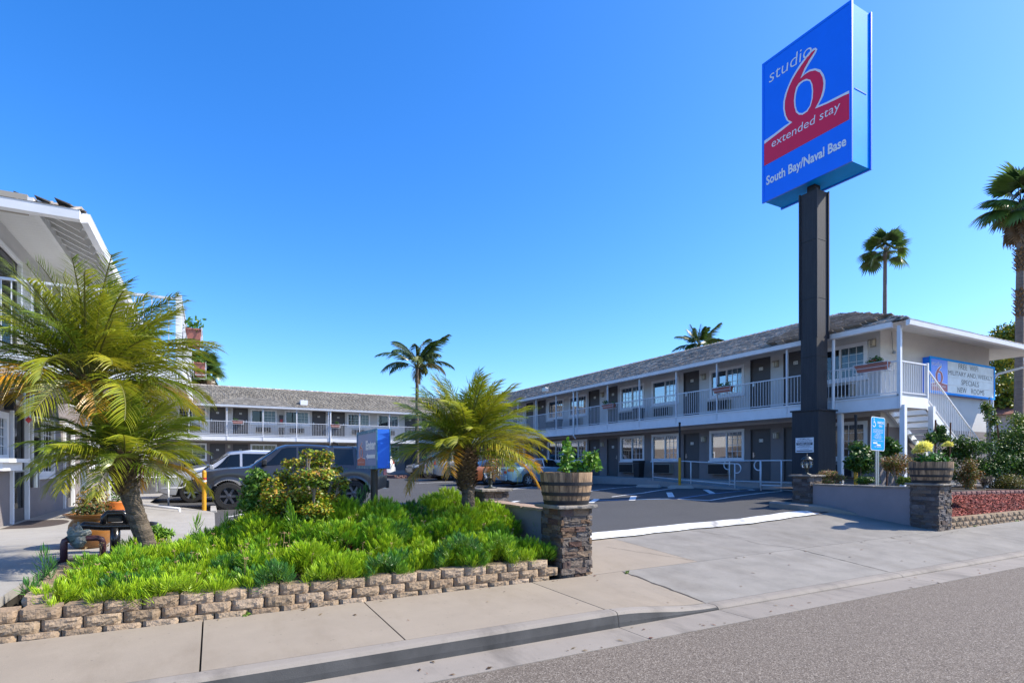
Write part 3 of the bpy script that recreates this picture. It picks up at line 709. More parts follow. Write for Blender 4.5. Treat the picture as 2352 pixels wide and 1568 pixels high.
def gutter(B, p, q_, name='gutter', up=.17):
    d = (Vector(q_)-Vector(p)).normalized(); o = Vector((d.y, -d.x, 0))
    b = MB(); pr = [(0, 0), (.10, .02), (.12, up-.02), (.13, up), (.10, up), (0, up)]
    A = [Vector(p)+o*x+Vector((0, 0, z)) for x, z in pr]; C = [Vector(q_)+o*x+Vector((0, 0, z)) for x, z in pr]
    k = len(pr); b.add(A+C, [tuple(range(k))[::-1], tuple(range(k, 2*k))]+[(i, (i+1) % k, (i+1) % k+k, i+k) for i in range(k)])
    return b.build(name, m_white, B)

# ===== right wing (front wall X=19.5, runs along Y)
RW = thing('motel_wing', 'two-storey white and grey motel wing with balcony along the right side of the lot', 'building', (23.2, 29, .6), group='wings of the motel')
TR = lambda s, t, z: (19.5-t, s, z)
ud = [(13.1, 14.06, '210'), (14.63, 15.57, '211'), (18.31, 19.26, '212'), (24.1, 25.04, '214'), (25.72, 26.76, '215'), (31.55, 32.55, '216'), (33.2, 34.15, '217'), (38.6, 39.6, '218'), (40.2, 41.2, '219')]
uw_ = [(10.98, 12.72), (15.93, 17.63), (19.62, 21.34), (22.03, 23.8), (26.98, 28.72), (29.48, 31.22), (34.5, 36.2), (36.7, 38.3), (41.6, 43.4), (44.2, 46)]
FZ, DZ = .85, 3.75
holes_u = [(a, b, DZ, DZ+2.02) for a, b, _ in ud]+[(a, b, 4.47, 5.58) for a, b in uw_]
holes_l = [(a, b, FZ, FZ+2.07) for a, b, _ in ud]+[(a, b, 1.72, 2.9) for a, b in uw_]
b = MB(); holes_wall(b, 10.5, 48, 3.1, 6.08, holes_u, TR); b.build('upper_wall', m_stucco_w, RW, fix=False)
b = MB(); holes_wall(b, 10.5, 48, .3, 3.1, holes_l, TR); b.build('lower_wall', m_stucco_g, RW, fix=False)
b = MB(); b.quad((19.5, 10.5, 2.75), (27.08, 10.5, 2.75), (27.08, 10.5, 6.08), (19.5, 10.5, 6.08)); b.quad((27.08, 10.5, .3), (27.08, 48, .3), (27.08, 48, 6.08), (27.08, 10.5, 6.08)); b.build('end_wall', m_stucco_w, RW, fix=False)
b = MB(); b.quad((19.5, 10.5, .3), (27.08, 10.5, .3), (27.08, 10.5, 2.75), (19.5, 10.5, 2.75)); b.build('end_wall', m_stucco_g, RW, fix=False)
b = MB(); b.box(19.64, 26.95, 10.62, 47.9, .3, 6.0); b.build('inner_core', m_dark, RW)
for i, (a, c, n) in enumerate(ud):
    door(RW, TR, a, c, DZ, DZ+2.02, n, hs=(1 if n in ('210', '214', '216') else -1), flipn=True); door(RW, TR, a, c, FZ, FZ+2.07, '1'+n[1:], hs=(1 if n in ('210', '214', '216') else -1), flipn=True)
for i, (a, c) in enumerate(uw_):
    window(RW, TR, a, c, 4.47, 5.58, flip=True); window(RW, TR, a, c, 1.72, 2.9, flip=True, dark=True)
    k = .25 if i % 2 else .0
    aircon(RW, TR, a+.35+k, a+1.45+k, 3.84, 4.25); aircon(RW, TR, a+.3+k, a+1.42+k, 1.05, 1.5)
for s in (14.34, 18.0, 25.38, 32.9, 39.9): wall_light(RW, TR, s, 5.42); wall_light(RW, TR, s, 2.62)
wall_light(RW, TR, 10.72, 5.55)
# balcony
b = MB(); b.box(10.49, 48, 0.002, 1.28, 3.36, 3.56, TR); b.build('balcony_deck', m_soffit, RW)
b = MB()
for a, c in zip([9.28, 11.3, 12.97, 16.13, 18.4, 20.83, 23.3, 26.05, 28.24, 30.6, 33, 35.4, 37.8, 40.2, 42.6, 45], [11.3, 12.97, 16.13, 18.4, 20.83, 23.3, 26.05, 28.24, 30.6, 33, 35.4, 37.8, 40.2, 42.6, 45, 46.6]): b.box(a+.002, c-.002, 1.282, 1.33, 3.17, 3.55, TR)
b.box(9.25, 46.6, 1.27, 1.36, 3.552, 3.6, TR); b.build('balcony_fascia', m_white, RW)
pp = [11.28, 12.97, 16.13, 18.4, 20.83, 23.3, 26.05, 28.24, 30.6, 33, 35.4, 37.8, 40.2, 42.6, 45]
for a, c in zip([9.25]+pp, pp+[46.6]): railing(RW, TR, a+.03, c-.03, 3.68, 4.62, 1.31, [])
posts_(RW, TR, pp, 1.31, 3.3, 5.62, .032); posts_(RW, TR, [9.25], 1.31, 3.17, 5.66, .05)
# downspouts
b = MB(); b.tube([TR(26.3, 1.4, 5.62), TR(26.3, 1.4, 3.1), TR(26.3, 1.25, 2.95)], .045, 8); b.build('downspout', m_white, RW)
b = MB(); b.tube([TR(11.2, 1.42, 5.6), TR(11.22, 1.42, 3.2)], .05, 8); b.build('downspout', m_white, RW)
# roof
ex0, ex1, ey0, ey1 = 18.08, 28.3, 9.02, 56
zr0 = 5.78; rx = (ex0+ex1)/2; sl = (7.76-zr0)/(rx-ex0); ry0 = ey0+(rx-ex0); zr1 = 7.76
roof = MB()
roof.quad((ex0, ey0, zr0), (ex0, ey1, zr0), (rx, ey1, zr1), (rx, ry0, zr1)); roof.quad((ex1, ey0, zr0), (ex1, ey1, zr0), (rx, ey1, zr1), (rx, ry0, zr1)); roof.quad((ex0, ey0, zr0), (ex1, ey0, zr0), (rx, ry0, zr1))
roof.quad((ex0, ey0, zr0-.02), (ex0, ey1, zr0-.02), (19.5, ey1, 6.05), (19.5, 10.5, 6.05)); roof.quad((ex0, ey0, zr0-.02), (ex1, ey0, zr0-.02), (27.08, 10.5, 6.05), (19.5, 10.5, 6.05)); roof.quad((ex1, ey0, zr0-.02), (ex1, ey1, zr0-.02), (27.08, ey1, 6.05), (27.08, 10.5, 6.05))
roof = roof.build('roof', [m_soffit], RW, fix=False)
vs_ = Vector((rx-ex0, 0, zr1-zr0)).normalized(); SLN = math.hypot(rx-ex0, zr1-zr0)
shingles(roof, (ex0-.04, ey0, zr0+.005), (0, 1, 0), vs_, 42, SLN, clip=lambda y: (y*vs_.x, 40.0), near=(20, 12, 6), seed=1, nmax=200)
ve = Vector((0, rx-ex0, zr1-zr0)).normalized()
shingles(roof, (ex0, ey0-.04, zr0+.005), (1, 0, 0), ve, ex1-ex0, SLN, clip=lambda y: (y*ve.y, ex1-ex0-y*ve.y), near=(20, 9, 6), seed=2, nmax=100)
ridge_caps(roof, (rx, ry0, zr1+.03), (rx, 50, zr1+.03)); ridge_caps(roof, (ex0, ey0, zr0+.05), (rx, ry0, zr1+.04)); ridge_caps(roof, (ex1, ey0, zr0+.05), (rx, ry0, zr1+.04))
gutter(RW, (ex0, 46.6, 5.6), (ex0, ey0+.35, 5.6)); gutter(RW, (ex0, ey0, 5.6), (ex1, ey0, 5.6))
for k in range(12):   # soffit boards on the end eave
    pass
# walkway, ramp
b = MB(); b.box(18.05, 19.5, 10.2, 47, .2, .83); b.build('front_walk', m_conc_b, RW)
b = MB(); b.add([(x, y, z) for x in (16.95, 18.046) for y, z in ((14.0, .2), (14.0, .60), (19.1, .2), (19.1, .815))], [(0, 1, 3, 2), (4, 6, 7, 5), (1, 5, 7, 3), (2, 3, 7, 6), (0, 4, 5, 1), (0, 2, 6, 4)]); b.build('ramp', m_conc_b, RW)
# downspout on the far end corner and a floodlight on the roof
b = MB(); b.tube([(28.2, 9.1, 5.62), (28.0, 9.4, 5.35), (27.3, 10.3, 5.05), (27.12, 10.42, 4.8), (27.12, 10.42, .6)], .05, 8); b.build('downspout', m_white, RW)
b = MB(); b.box(18.05, 18.3, 29.3, 29.65, 5.98, 6.22); b.box(18.2, 18.25, 29.45, 29.5, 5.8, 6.0); b.build('floodlight', m_steel, RW, bevel=.01)
# stair along the end wall
st = thing('outside_stair', 'white metal outside stair down the end wall of the right wing', 'stair', (21.5, 9.8, .5))
TE = lambda s, t, z: (s, 9.27-t, z)          # s along X
x0s, x1s, zt, zb = 19.75, 24.3, 3.45, .5; pit = (zb-zt)/(x1s-x0s)
b = MB(); b.box(18.225, 19.75, 9.22, 10.485, 3.22, 3.56); b.build('landing', m_white, st)
for y in (9.27, 10.38):
    b = MB(); b.add([(x, y+dy, zt+(x-x0s)*pit+dz) for x in (x0s, x1s) for dy in (-.03, .03) for dz in (-.26, .0)], [(0, 1, 3, 2), (4, 6, 7, 5), (0, 4, 5, 1), (2, 3, 7, 6), (0, 2, 6, 4), (1, 5, 7, 3)]); b.build('stringer', m_white, st)
n = 16
q = MB(); q.box(-.15, .15, 9.31-9.82, 10.34-9.82, -.045, 0); trm = q.mesh('tread', m_white)
for i in range(n): inst('tread', trm, st, (lerp(x0s+.15, x1s-.1, i/(n-1)), 9.82, zt-.1+(lerp(.15, x1s-x0s-.1, i/(n-1)))*pit+.02))
railing(st, TE, x0s, x1s, zt+.14, zt+1.08, 0, [], pitch=pit, name='stair_railing'); railing(st, TE, 18.22, x0s-.03, 3.68, 4.62, .02, [], name='landing_railing')
posts_(st, lambda s, t, z: (s, t, z), [x0s], 9.25, 3.56, 4.66, .04)
for x, y in ((18.3, 9.2), (19.72, 9.1), (18.3, 11.1)):
    b = MB(); b.box(x-.07, x+.07, y-.07, y+.07, .4, 3.29 if y < 11 else 3.16); b.build('post', m_white, st)

# ===== back wing (front wall Y=48, runs along X)
BW = thing('motel_wing', 'two-storey motel wing with grey shingle roof across the back of the lot', 'building', (5, 52, .7), group='wings of the motel')
TB = lambda s, t, z: (s, 48-t, z)
bd = [(-.18, .86, '227'), (1.39, 2.44, '226'), (7.19, 8.26, '225'), (8.75, 9.82, '224'), (15.0, 16.0, '223'), (16.6, 17.6, '222'), (-7.6, -6.6, '228')]
bw = [(-2.2, -.45), (2.68, 4.45), (5.16, 6.93), (10.07, 11.86), (12.63, 14.41), (-5.8, -4.1)]
b = MB(); holes_wall(b, -14, 19.5, 3.2, 6.2, [(a, c, 3.8, 5.82) for a, c, _ in bd]+[(a, c, 4.7, 5.72) for a, c in bw], TB); b.build('upper_wall', m_stucco_w, BW, fix=False)
b = MB(); holes_wall(b, -14, 19.5, .4, 3.2, [(a, c, .98, 3.05) for a, c, _ in bd]+[(a, c, 1.85, 3.0) for a, c in bw], TB); b.build('lower_wall', m_stucco_g, BW, fix=False)
b = MB(); b.box(-13.9, 19.4, 48.14, 55, .4, 6.1); b.build('inner_core', m_dark, BW)
b = MB(); b.quad((-14, 48, .4), (-14, 55, .4), (-14, 55, 6.2), (-14, 48, 6.2)); b.quad((-14, 55, .4), (27, 55, .4), (27, 55, 6.2), (-14, 55, 6.2)); b.build('end_wall', m_stucco_w, BW, fix=False)
for a, c, n in bd: door(BW, TB, a, c, 3.8, 5.82, n, hs=(1 if n in ('227', '225', '223') else -1)); door(BW, TB, a, c, .98, 3.05, '1'+n[1:])
for i, (a, c) in enumerate(bw):
    window(BW, TB, a, c, 4.7, 5.72); window(BW, TB, a, c, 1.85, 3.0)
    aircon(BW, TB, a+.3, a+1.4, 4.0, 4.4); aircon(BW, TB, a+.3, a+1.4, 1.2, 1.6)
for s in (1.12, 8.5, 16.3): wall_light(BW, TB, s, 5.55); wall_light(BW, TB, s, 2.85)
b = MB(); b.box(4.68, 4.98, 0, .2, 4.75, 5.4, TB); e = b.build('extinguisher_cabinet', m_door, BW); b = MB(); b.box(4.74, 4.92, .2, .21, 4.82, 5.05, TB); b.build('red_panel', m_red, e)
b = MB(); b.box(-14, 18.2, .002, 1.26, 3.42, 3.62, TB); b.build('balcony_deck', m_soffit, BW)
pb = [-11.3, -8.85, -6.4, -3.95, -1.5, .95, 3.41, 5.84, 8.25, 10.75, 13.24, 15.7]
b = MB()
for a, c in zip([-14]+pb, pb+[18.2]): b.box(a+.002, c-.002, 1.262, 1.31, 3.27, 3.61, TB)
b.box(-14, 18.2, 1.25, 1.34, 3.612, 3.66, TB); b.build('balcony_fascia', m_white, BW)
for a, c in zip([-14]+pb, pb+[18.2]): railing(BW, TB, a+.03, c-.03, 3.76, 4.72, 1.3, [])
posts_(BW, TB, pb, 1.3, 3.3, 5.78, .035)
b = MB(); b.tube([TB(8.4, 1.36, 5.8), TB(8.4, 1.36, 3.2), TB(8.4, 1.2, 3.05)], .045, 8); b.build('downspout', m_white, BW)
fy0, fy1, ry, zz0, zz1 = 46.62, 56.4, 51.5, 5.92, 7.86
roofb = MB(); roofb.quad((-14.5, fy0, zz0), (23, fy0, zz0), (23, ry, zz1), (-14.5, ry, zz1)); roofb.quad((-14.5, fy1, zz0), (23, fy1, zz0), (23, ry, zz1), (-14.5, ry, zz1))
roofb.quad((-14.5, fy0, zz0-.02), (19.4, fy0, zz0-.02), (19.4, 48, 6.15), (-14.5, 48, 6.15)); roofb.quad((-14.4, fy0, zz0), (-14.4, fy1, zz0), (-14.4, ry, zz1))
roofb = roofb.build('roof', m_soffit, BW, fix=False)
vb = Vector((0, ry-fy0, zz1-zz0)).normalized()
shingles(roofb, (-14.5, fy0-.04, zz0+.005), (1, 0, 0), vb, 34, math.hypot(ry-fy0, zz1-zz0), clip=lambda y: (0, 32.6+y*vb.y), near=(3, 46, 6), seed=5, nmax=150, mp=m_roof_b, mf=m_roof_bs)
ridge_caps(roofb, (-14.5, ry, zz1+.03), (22.5, ry, zz1+.03))
gutter(BW, (-14.5, fy0, 5.76), (18.08, fy0, 5.76))
b = MB(); b.box(6.2, 6.75, 47.3, 47.8, 6.1, 6.62); b.build('roof_vent', m_white, BW)
b = MB(); b.box(-14, 19.4, 46.4, 47.998, .3, .95); b.build('front_walk', m_conc_b, BW)
# ------------------------------------------------------------------ lobby building (left), wall X=-3.44
LB = thing('lobby_building', 'lobby building with grey stucco wall, white deck and overhanging roof on the left', 'building', (-7.5, 20, .2))
XL = -3.44
TL = lambda s, t, z: (XL+t, s, z)
lo_h = [(12.75, 13.82, 1.62, 2.4), (14.1, 15.1, .32, 2.72), (15.5, 17.35, 1.28, 2.5), (18.45, 19.45, .3, 2.5)]
EXW = [(22.0, 23.7), (27.0, 28.7), (32.5, 34.2), (38.0, 39.7)]; EXD = [(24.6, 25.6), (30.0, 31.0), (35.6, 36.6), (41.2, 42.2)]
lo_h += [(a, c, 1.45, 2.6) for a, c in EXW]+[(a, c, .5, 2.6) for a, c in EXD]
b = MB(); holes_wall(b, 12.5, 46.3, .1, 3.1, lo_h, TL); b.build('lower_wall', m_stucco_l, LB, fix=False)
lo_h += [(22, 23.7, 1.3, 2.5), (25, 26, .4, 2.5), (27, 28.7, 1.3, 2.5), (31, 32, .5, 2.6), (33, 34.7, 1.4, 2.6), (37, 38, .5, 2.6)] if False else []
up_h = [(12.9, 14.6, 3.5, 5.5), (15.5, 17.2, 4.5, 5.6), (19, 20, 3.5, 5.5), (21, 22.7, 4.5, 5.6)]
b = MB(); holes_wall(b, 12.5, 46.3, 3.1, 6.0, up_h, TL); b.build('upper_wall', m_stucco_w, LB, fix=False)
b = MB(); b.quad((-14, 12.5, .1), (XL, 12.5, .1), (XL, 12.5, 3.1), (-14, 12.5, 3.1)); b.build('front_wall', m_stucco_l, LB, fix=False)
b = MB(); b.quad((-14, 12.5, 3.1), (XL, 12.5, 3.1), (XL, 12.5, 6), (-14, 12.5, 6)); b.quad((-14, 46.3, .1), (XL, 46.3, .1), (XL, 46.3, 6), (-14, 46.3, 6)); b.build('front_wall', m_stucco_w, LB, fix=False)
b = MB(); b.box(-13.9, XL-.14, 12.62, 46.2, .1, 5.9); b.build('inner_core', m_dark, LB)
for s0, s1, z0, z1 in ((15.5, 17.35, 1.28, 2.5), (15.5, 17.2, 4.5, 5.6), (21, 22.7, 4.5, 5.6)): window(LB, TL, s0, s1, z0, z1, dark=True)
window(LB, TL, 12.75, 13.82, 1.62, 2.4)
for a, c in EXW: window(LB, TL, a, c, 1.45, 2.6)
for k, (a, c) in enumerate(EXD): door(LB, TL, a, c, .5, 2.6, str(130+k))
b = MB(); b.box(12.7, 14.0, 0, .32, 1.53, 1.6, TL); b.build('window_shelf', m_white, LB); b = MB(); b.box(12.75, 13.9, 0, .22, 1.38, 1.528, TL); b.build('shelf_bracket', m_white, LB)
# glazed entrance door
def glazed_door(s0, s1, z0, z1):
    b = MB()
    for a in ((s0-.06, s0+.02, z0, z1+.08), (s1-.02, s1+.06, z0, z1+.08), (s0+.02, s1-.02, z1, z1+.08)): b.box(a[0], a[1], -.05, .05, a[2], a[3], TL)
    d = b.build('door', m_white, LB)
    b = MB()
    for a in ((s0+.02, s0+.09, z0+.02, z1), (s1-.09, s1-.02, z0+.02, z1), (s0+.09, s1-.09, z1-.12, z1), (s0+.09, s1-.09, z0+.02, z0+.28)): b.box(a[0], a[1], -.06, -.02, a[2], a[3], TL)
    b.build('door_leaf', m_door, d)
    b = MB(); b.quad(*[TL(s, -.04, z) for s, z in ((s0+.09, z0+.28), (s1-.09, z0+.28), (s1-.09, z1-.12), (s0+.09, z1-.12))]); b.build('pane', m_glass, d, fix=False)
    b = MB(); b.quad(*[TL(s, -.12, z) for s, z in ((s0, z0), (s1, z0), (s1, z1), (s0, z1))]); b.build('room_dark', m_dark, d, fix=False)
    b = MB(); b.box(s0+.12, s1-.12, -.02, .04, z0+1.02, z0+1.06, TL); b.build('push_bar', m_steel, d)
glazed_door(14.1, 15.1, .32, 2.68); glazed_door(18.45, 19.45, .3, 2.5); glazed_door(12.9, 14.6, 3.5, 5.5); glazed_door(19, 20, 3.5, 5.5)
for s in (13.78, 15.36):
    b = MB(); b.box(s-.08, s+.08, 0, .14, 2.52, 2.95, TL); b.build('wall_speaker', m_black, LB, bevel=.01)
b = MB(); b.tube([TL(15.3, .1, 1.0), TL(15.3, .1, 1.5)], .075, 14); b.box(15.28, 15.32, 0, .05, 1.1, 1.35, TL); b.build('ashtray_tube', m_steel, LB)
b = MB(); b.box(15.16, 15.36, .002, .008, 1.9, 2.38, TL); n_ = b.build('paper_notice', m_inkw, LB)
b = MB(); b.box(15.18, 15.34, .009, .011, 1.92, 2.0, TL); b.build('red_panel', m_red, n_)
# deck over the entrance
dx1, dy0, dy1 = -.5, 12.42, 17.62
dk = MB(); dk.box(XL+.003, dx1-.05, dy0+.08, dy1-.05, 3.14, 3.4); dk = dk.build('deck', m_soffit, LB)
q = MB(); q.box(-(dx1-XL)/2+.05, (dx1-XL)/2-.04, -.068, .068, -.03, 0); bm_ = q.mesh('soffit_board', m_soffit)
n = 35
for i in range(n): inst('soffit_board', bm_, dk, ((dx1+XL)/2, lerp(dy0+.15, dy1-.12, i/(n-1)), 3.135), (R(-7+rb.uniform(-2, 2)), 0, 0))
b = MB(); b.box(XL-.02, dx1, dy0, dy0+.075, 3.05, 3.36); b.build('deck_beam', m_white, LB)
b = MB(); b.box(dx1-.045, dx1+.03, dy0+.078, dy1, 3.0, 3.38); b.box(dx1-.06, dx1+.06, dy0+.1, dy1, 3.382, 3.46); b.build('deck_fascia', m_white, LB)
b = MB(); b.box(XL+.003, dx1-.05, dy1-.048, dy1, 3.0, 3.38); b.build('deck_beam', m_white, LB)
for x in (-2.87, -2.29): b = MB(); b.box(x-.055, x+.055, dy1-.18, dy1-.07, .25, 3.1); b.build('post', m_white, LB)
TLF = lambda s, t, z: (s, dy0+.05-t, z)
railing(LB, TLF, XL, dx1-.1, 3.5, 4.68, 0, [], name='deck_railing', sp=.13)
TLS = lambda s, t, z: (dx1-.04+t, s, z)
railing(LB, TLS, dy0+.1, dy1, 3.5, 4.68, 0, [], name='deck_railing', sp=.13)
b = MB(); b.box(dx1-.12, dx1-.02, dy0, dy0+.1, 3.362, 4.74); b.build('post', m_white, LB); b = MB(); b.box(dx1-.09, dx1+.0, dy1-.09, dy1, 3.462, 4.74); b.build('post', m_white, LB)
# roof
lx, ly0, lz = -2.0, 12.0, 5.83
m_roof_l = mat('roof_shingle_dark', (.11, .098, .085), rough=.95, var=.3, ns=3, rnd=.35, bump=.4, bs=50, spec=.2)
rl = MB(); half = 5.5; rz = lz+half*.39
rl.quad((lx, ly0, lz), (lx, 46.5, lz), (lx-half, 46.5, rz), (lx-half, ly0+half, rz)); rl.quad((lx-2*half, ly0, lz), (lx-2*half, 46.5, lz), (lx-half, 46.5, rz), (lx-half, ly0+half, rz)); rl.quad((lx, ly0, lz), (lx-2*half, ly0, lz), (lx-half, ly0+half, rz))
rl = rl.build('roof', m_soffit, LB, fix=False)
vf = Vector((0, 1, .39)).normalized(); vl = Vector((-1, 0, .39)).normalized(); sll = half*math.hypot(1, .39)
shingles(rl, (lx-2*half, ly0-.04, lz+.005), (1, 0, 0), vf, 11, sll, clip=lambda y: (y*vf.y, 11-y*vf.y), near=(-3, 12, 6), seed=8, nmax=160, mp=m_roof_l, mf=m_roof_l)
shingles(rl, (lx+.04, ly0, lz+.005), (0, 1, 0), vl, 34.5, sll, clip=lambda y: (-y*vl.x, 34.3), near=(-2, 12, 6), seed=9, nmax=120, mp=m_roof_l, mf=m_roof_l)
ridge_caps(rl, (lx, ly0, lz+.05), (lx-half, ly0+half, rz+.04))
gutter(LB, (lx-11, ly0, 5.66), (lx, ly0, 5.66)); gutter(LB, (lx, ly0, 5.66), (lx, 46.5, 5.66))
# eave soffit: boards near the wall, open rafters outside
q = MB(); q.box(-.36, .36, -.07, .07, -.02, 0); sb_ = q.mesh('soffit_board', m_soffit)
for i in range(120): inst('soffit_board', sb_, rl, (XL+.36, 12.2+i*.146, 5.99))
for i in range(60):
    y = 12.45+i*.42; b = MB(); b.bar((XL+.74, y, 6.02), (lx-.06, y, 5.72), .06, .14); b.build('rafter', m_soffit, rl)
b = MB(); b.box(-2.74, -2.66, 12.1, 46.3, 5.82, 5.98); b.build('rafter_plate', m_soffit, rl)
b = MB(); b.box(XL-.4, XL+.7, 12.1, 12.2, 5.7, 6.02); b.build('soffit_end', m_beige, rl)

# night window sign and wind chime
sg = thing('hanging_sign', 'small white NIGHT WINDOW sign with red letters hanging by the lobby door', 'sign', (-3.16, 14.1, 2.72))
u_ = Vector((.66, .75, 0)).normalized(); c0 = Vector(tuple((*onX(62, 893, -3.0), 0)))
sx0, sz0 = -3.3, 0
yy = 13.05
xL, zt_ = onY(17, 876, yy); xR, zb_ = onY(70, 904, yy); xR = xR+.0; wS = (xR-xL)*1.16
b = MB(); b.box(xL, xL+wS, yy, yy+.015, zb_-.01, zt_+.01); b.build('sign_frame', m_red, sg)
b = MB(); b.box(xL+.012, xL+wS-.012, yy-.004, yy-.001, zb_+.002, zt_-.002); b.build('sign_panel', mat('sign_cream', (.62, .60, .54), rough=.5, var=.05), sg)
hh = (zt_-zb_)*.33
put_text('NIGHT', sg, lambda x, y: (xL+wS*.56+x, yy-.006, zb_+(zt_-zb_)*.70+y), w=wS*.6, h=hh, m=m_red, bold=.03); put_text('WINDOW', sg, lambda x, y: (xL+wS*.5+x, yy-.006, zb_+(zt_-zb_)*.28+y), w=wS*.8, h=hh, m=m_red, bold=.03)
b = MB()
for x in (xL+.1, xL+wS-.1): b.tube([(x, yy+.007, zt_+.012), (x, yy+.007, 3.06)], .004, 5)
b.build('hanger', m_steel, sg)
ch = thing('wind_chime', 'metal tube wind chime hanging beside the night window sign', 'wind chime', (xL+wS-.02, yy-.12, 2.1))
cx_, cy_ = xL+wS-.05, yy-.12
b = MB(); b.lathe([(.01, 0), (.09, 0), (.09, .015), (.01, .015)], 14, (cx_, cy_, zt_-.03)); b.build('top_disc', m_terracotta, ch)
for k in range(6):
    a = k*math.pi/3; b = MB(); x, y = cx_+.07*math.cos(a), cy_+.07*math.sin(a); L = .3+.05*k; b.tube([(x, y, zt_-.09-L), (x, y, zt_-.09)], .012, 8); b.tube([(x, y, zt_-.09), (x, y, zt_-.03)], .002, 4); b.build('chime_tube', m_steel, ch)
b = MB(); b.tube([(cx_, cy_, zt_-.65), (cx_, cy_, zt_-.03)], .003, 4); b.lathe([(.002, -.06), (.05, 0), (.002, .06)], 4, (cx_, cy_, zt_-.68)); b.build('clapper', m_red, ch)
b = MB(); b.tube([(cx_, cy_, zt_-.02), (cx_, cy_, 3.06)], .003, 4); b.build('hanger', m_steel, ch)

# ------------------------------------------------------------------ big pole sign
m_sblue = mat('sign_blue', (.003, .17, .90), rough=.35, var=.03, ns=2)
m_scyan = mat('sign_cyan', (.002, .31, .88), rough=.6, spec=.1, var=.08, ns=1.5)
m_sred = mat('sign_red', (.78, .005, .05), rough=.35, var=.02)
m_spole = mat('pole_black', (.03, .03, .034), rough=.75, var=.25, ns=3, bump=.35, bs=30, stretch=(6, 6, .4), fine=.2, fs=25)
def q1(x, y): return onX((3040+x/2.613)*.574219, (160+y/2.613)*.574219, 17.0)
WHITE = [(42, 1062), (150, 985), (250, 908), (310, 868), (280, 840), (258, 790), (246, 720), (248, 650), (265, 570), (290, 500), (330, 410), (370, 340), (420, 260), (470, 195), (520, 130), (560, 95), (585, 85), (602, 100), (590, 135), (560, 185), (510, 265), (475, 330), (458, 368), (480, 345), (520, 315), (580, 300), (635, 315), (670, 365), (688, 430), (685, 510), (665, 590), (635, 645), (612, 690), (700, 652), (800, 600), (880, 560), (948, 525), (945, 828), (42, 1322)]
RED = [(42, 1095), (150, 1012), (250, 935), (342, 862), (300, 840), (275, 790), (262, 720), (265, 640), (285, 560), (310, 490), (345, 415), (390, 340), (440, 265), (490, 195), (540, 135), (575, 108), (582, 115), (560, 150), (520, 210), (470, 300), (425, 408), (470, 365), (520, 335), (580, 322), (630, 345), (658, 395), (668, 460), (660, 530), (640, 600), (610, 665), (578, 722), (700, 672), (800, 625), (880, 585), (945, 558), (945, 828), (42, 1322)]
HOLE_R = [(490, 410), (530, 420), (552, 465), (560, 530), (555, 610), (535, 690), (500, 750), (450, 785), (410, 785), (380, 760), (363, 700), (358, 640), (365, 570), (382, 500), (410, 455), (450, 425)]
HOLE_W = [(495, 428), (525, 437), (540, 475), (547, 540), (542, 620), (525, 690), (490, 740), (445, 768), (412, 765), (390, 740), (376, 690), (373, 630), (382, 560), (400, 500), (425, 465), (460, 437)]
def smooth_loop(L, k=2):
    return L
def face_uv(L):
    out = []
    for p in L:
        Y, z = q1(*p); out.append(((13.06-Y)/3.1, (z-10.64)/4.84))
    return out
LOGO = {n: face_uv(v) for n, v in dict(W=WHITE, R=RED, HR=HOLE_R, HW=HOLE_W).items()}
def logo(parent, fn, d=.003, mw=None, mr=None):
    """fn(u, v, depth) -> world, u,v in the big sign's 0..1 face"""
    b = MB(); fill_mesh(b, [LOGO['W'], LOGO['HW'][::-1]], lambda u, v: fn(u, v, d)); b.build('logo_outline', mw or m_inkw, parent, fix=False)
    b = MB(); fill_mesh(b, [LOGO['R'], LOGO['HR'][::-1]], lambda u, v: fn(u, v, 2*d)); b.build('logo_shape', mr or m_sred, parent, fix=False)
PS = thing('pole_sign', 'tall blue and red motel pole sign on a dark square pole', 'sign', (17.5, 11.5, .5))
b = MB(); b.box(17.04, 17.96, 11.05, 11.97, .2, 3.22); b.build('base', m_spole, PS)
b = MB(); b.box(17.0, 18.0, 11.0, 12.02, 3.222, 3.27); b.build('base_cap', m_spole, PS)
b = MB(); b.box(17.22, 17.78, 11.22, 11.78, 3.272, 10.4); b.build('pole', m_spole, PS)
for x, y in ((17.2, 11.2), (17.8, 11.2), (17.2, 11.8)):
    b = MB(); b.box(x-.025, x+.025, y-.025, y+.025, 5.6, 10.42); b.build('corner_trim', m_spole, PS)
for z in (5.0, 6.9, 8.8):
    b = MB(); b.box(17.212, 17.788, 11.212, 11.788, z, z+.018); b.build('panel_seam', m_black, PS)
b = MB(); b.box(17.35, 17.65, 11.38, 11.64, 10.402, 10.66); b.build('neck', m_black, PS)
b = MB(); b.box(17.03, 17.97, 10.0, 13.02, 10.66, 15.46); cab = b.build('cabinet', m_scyan, PS)
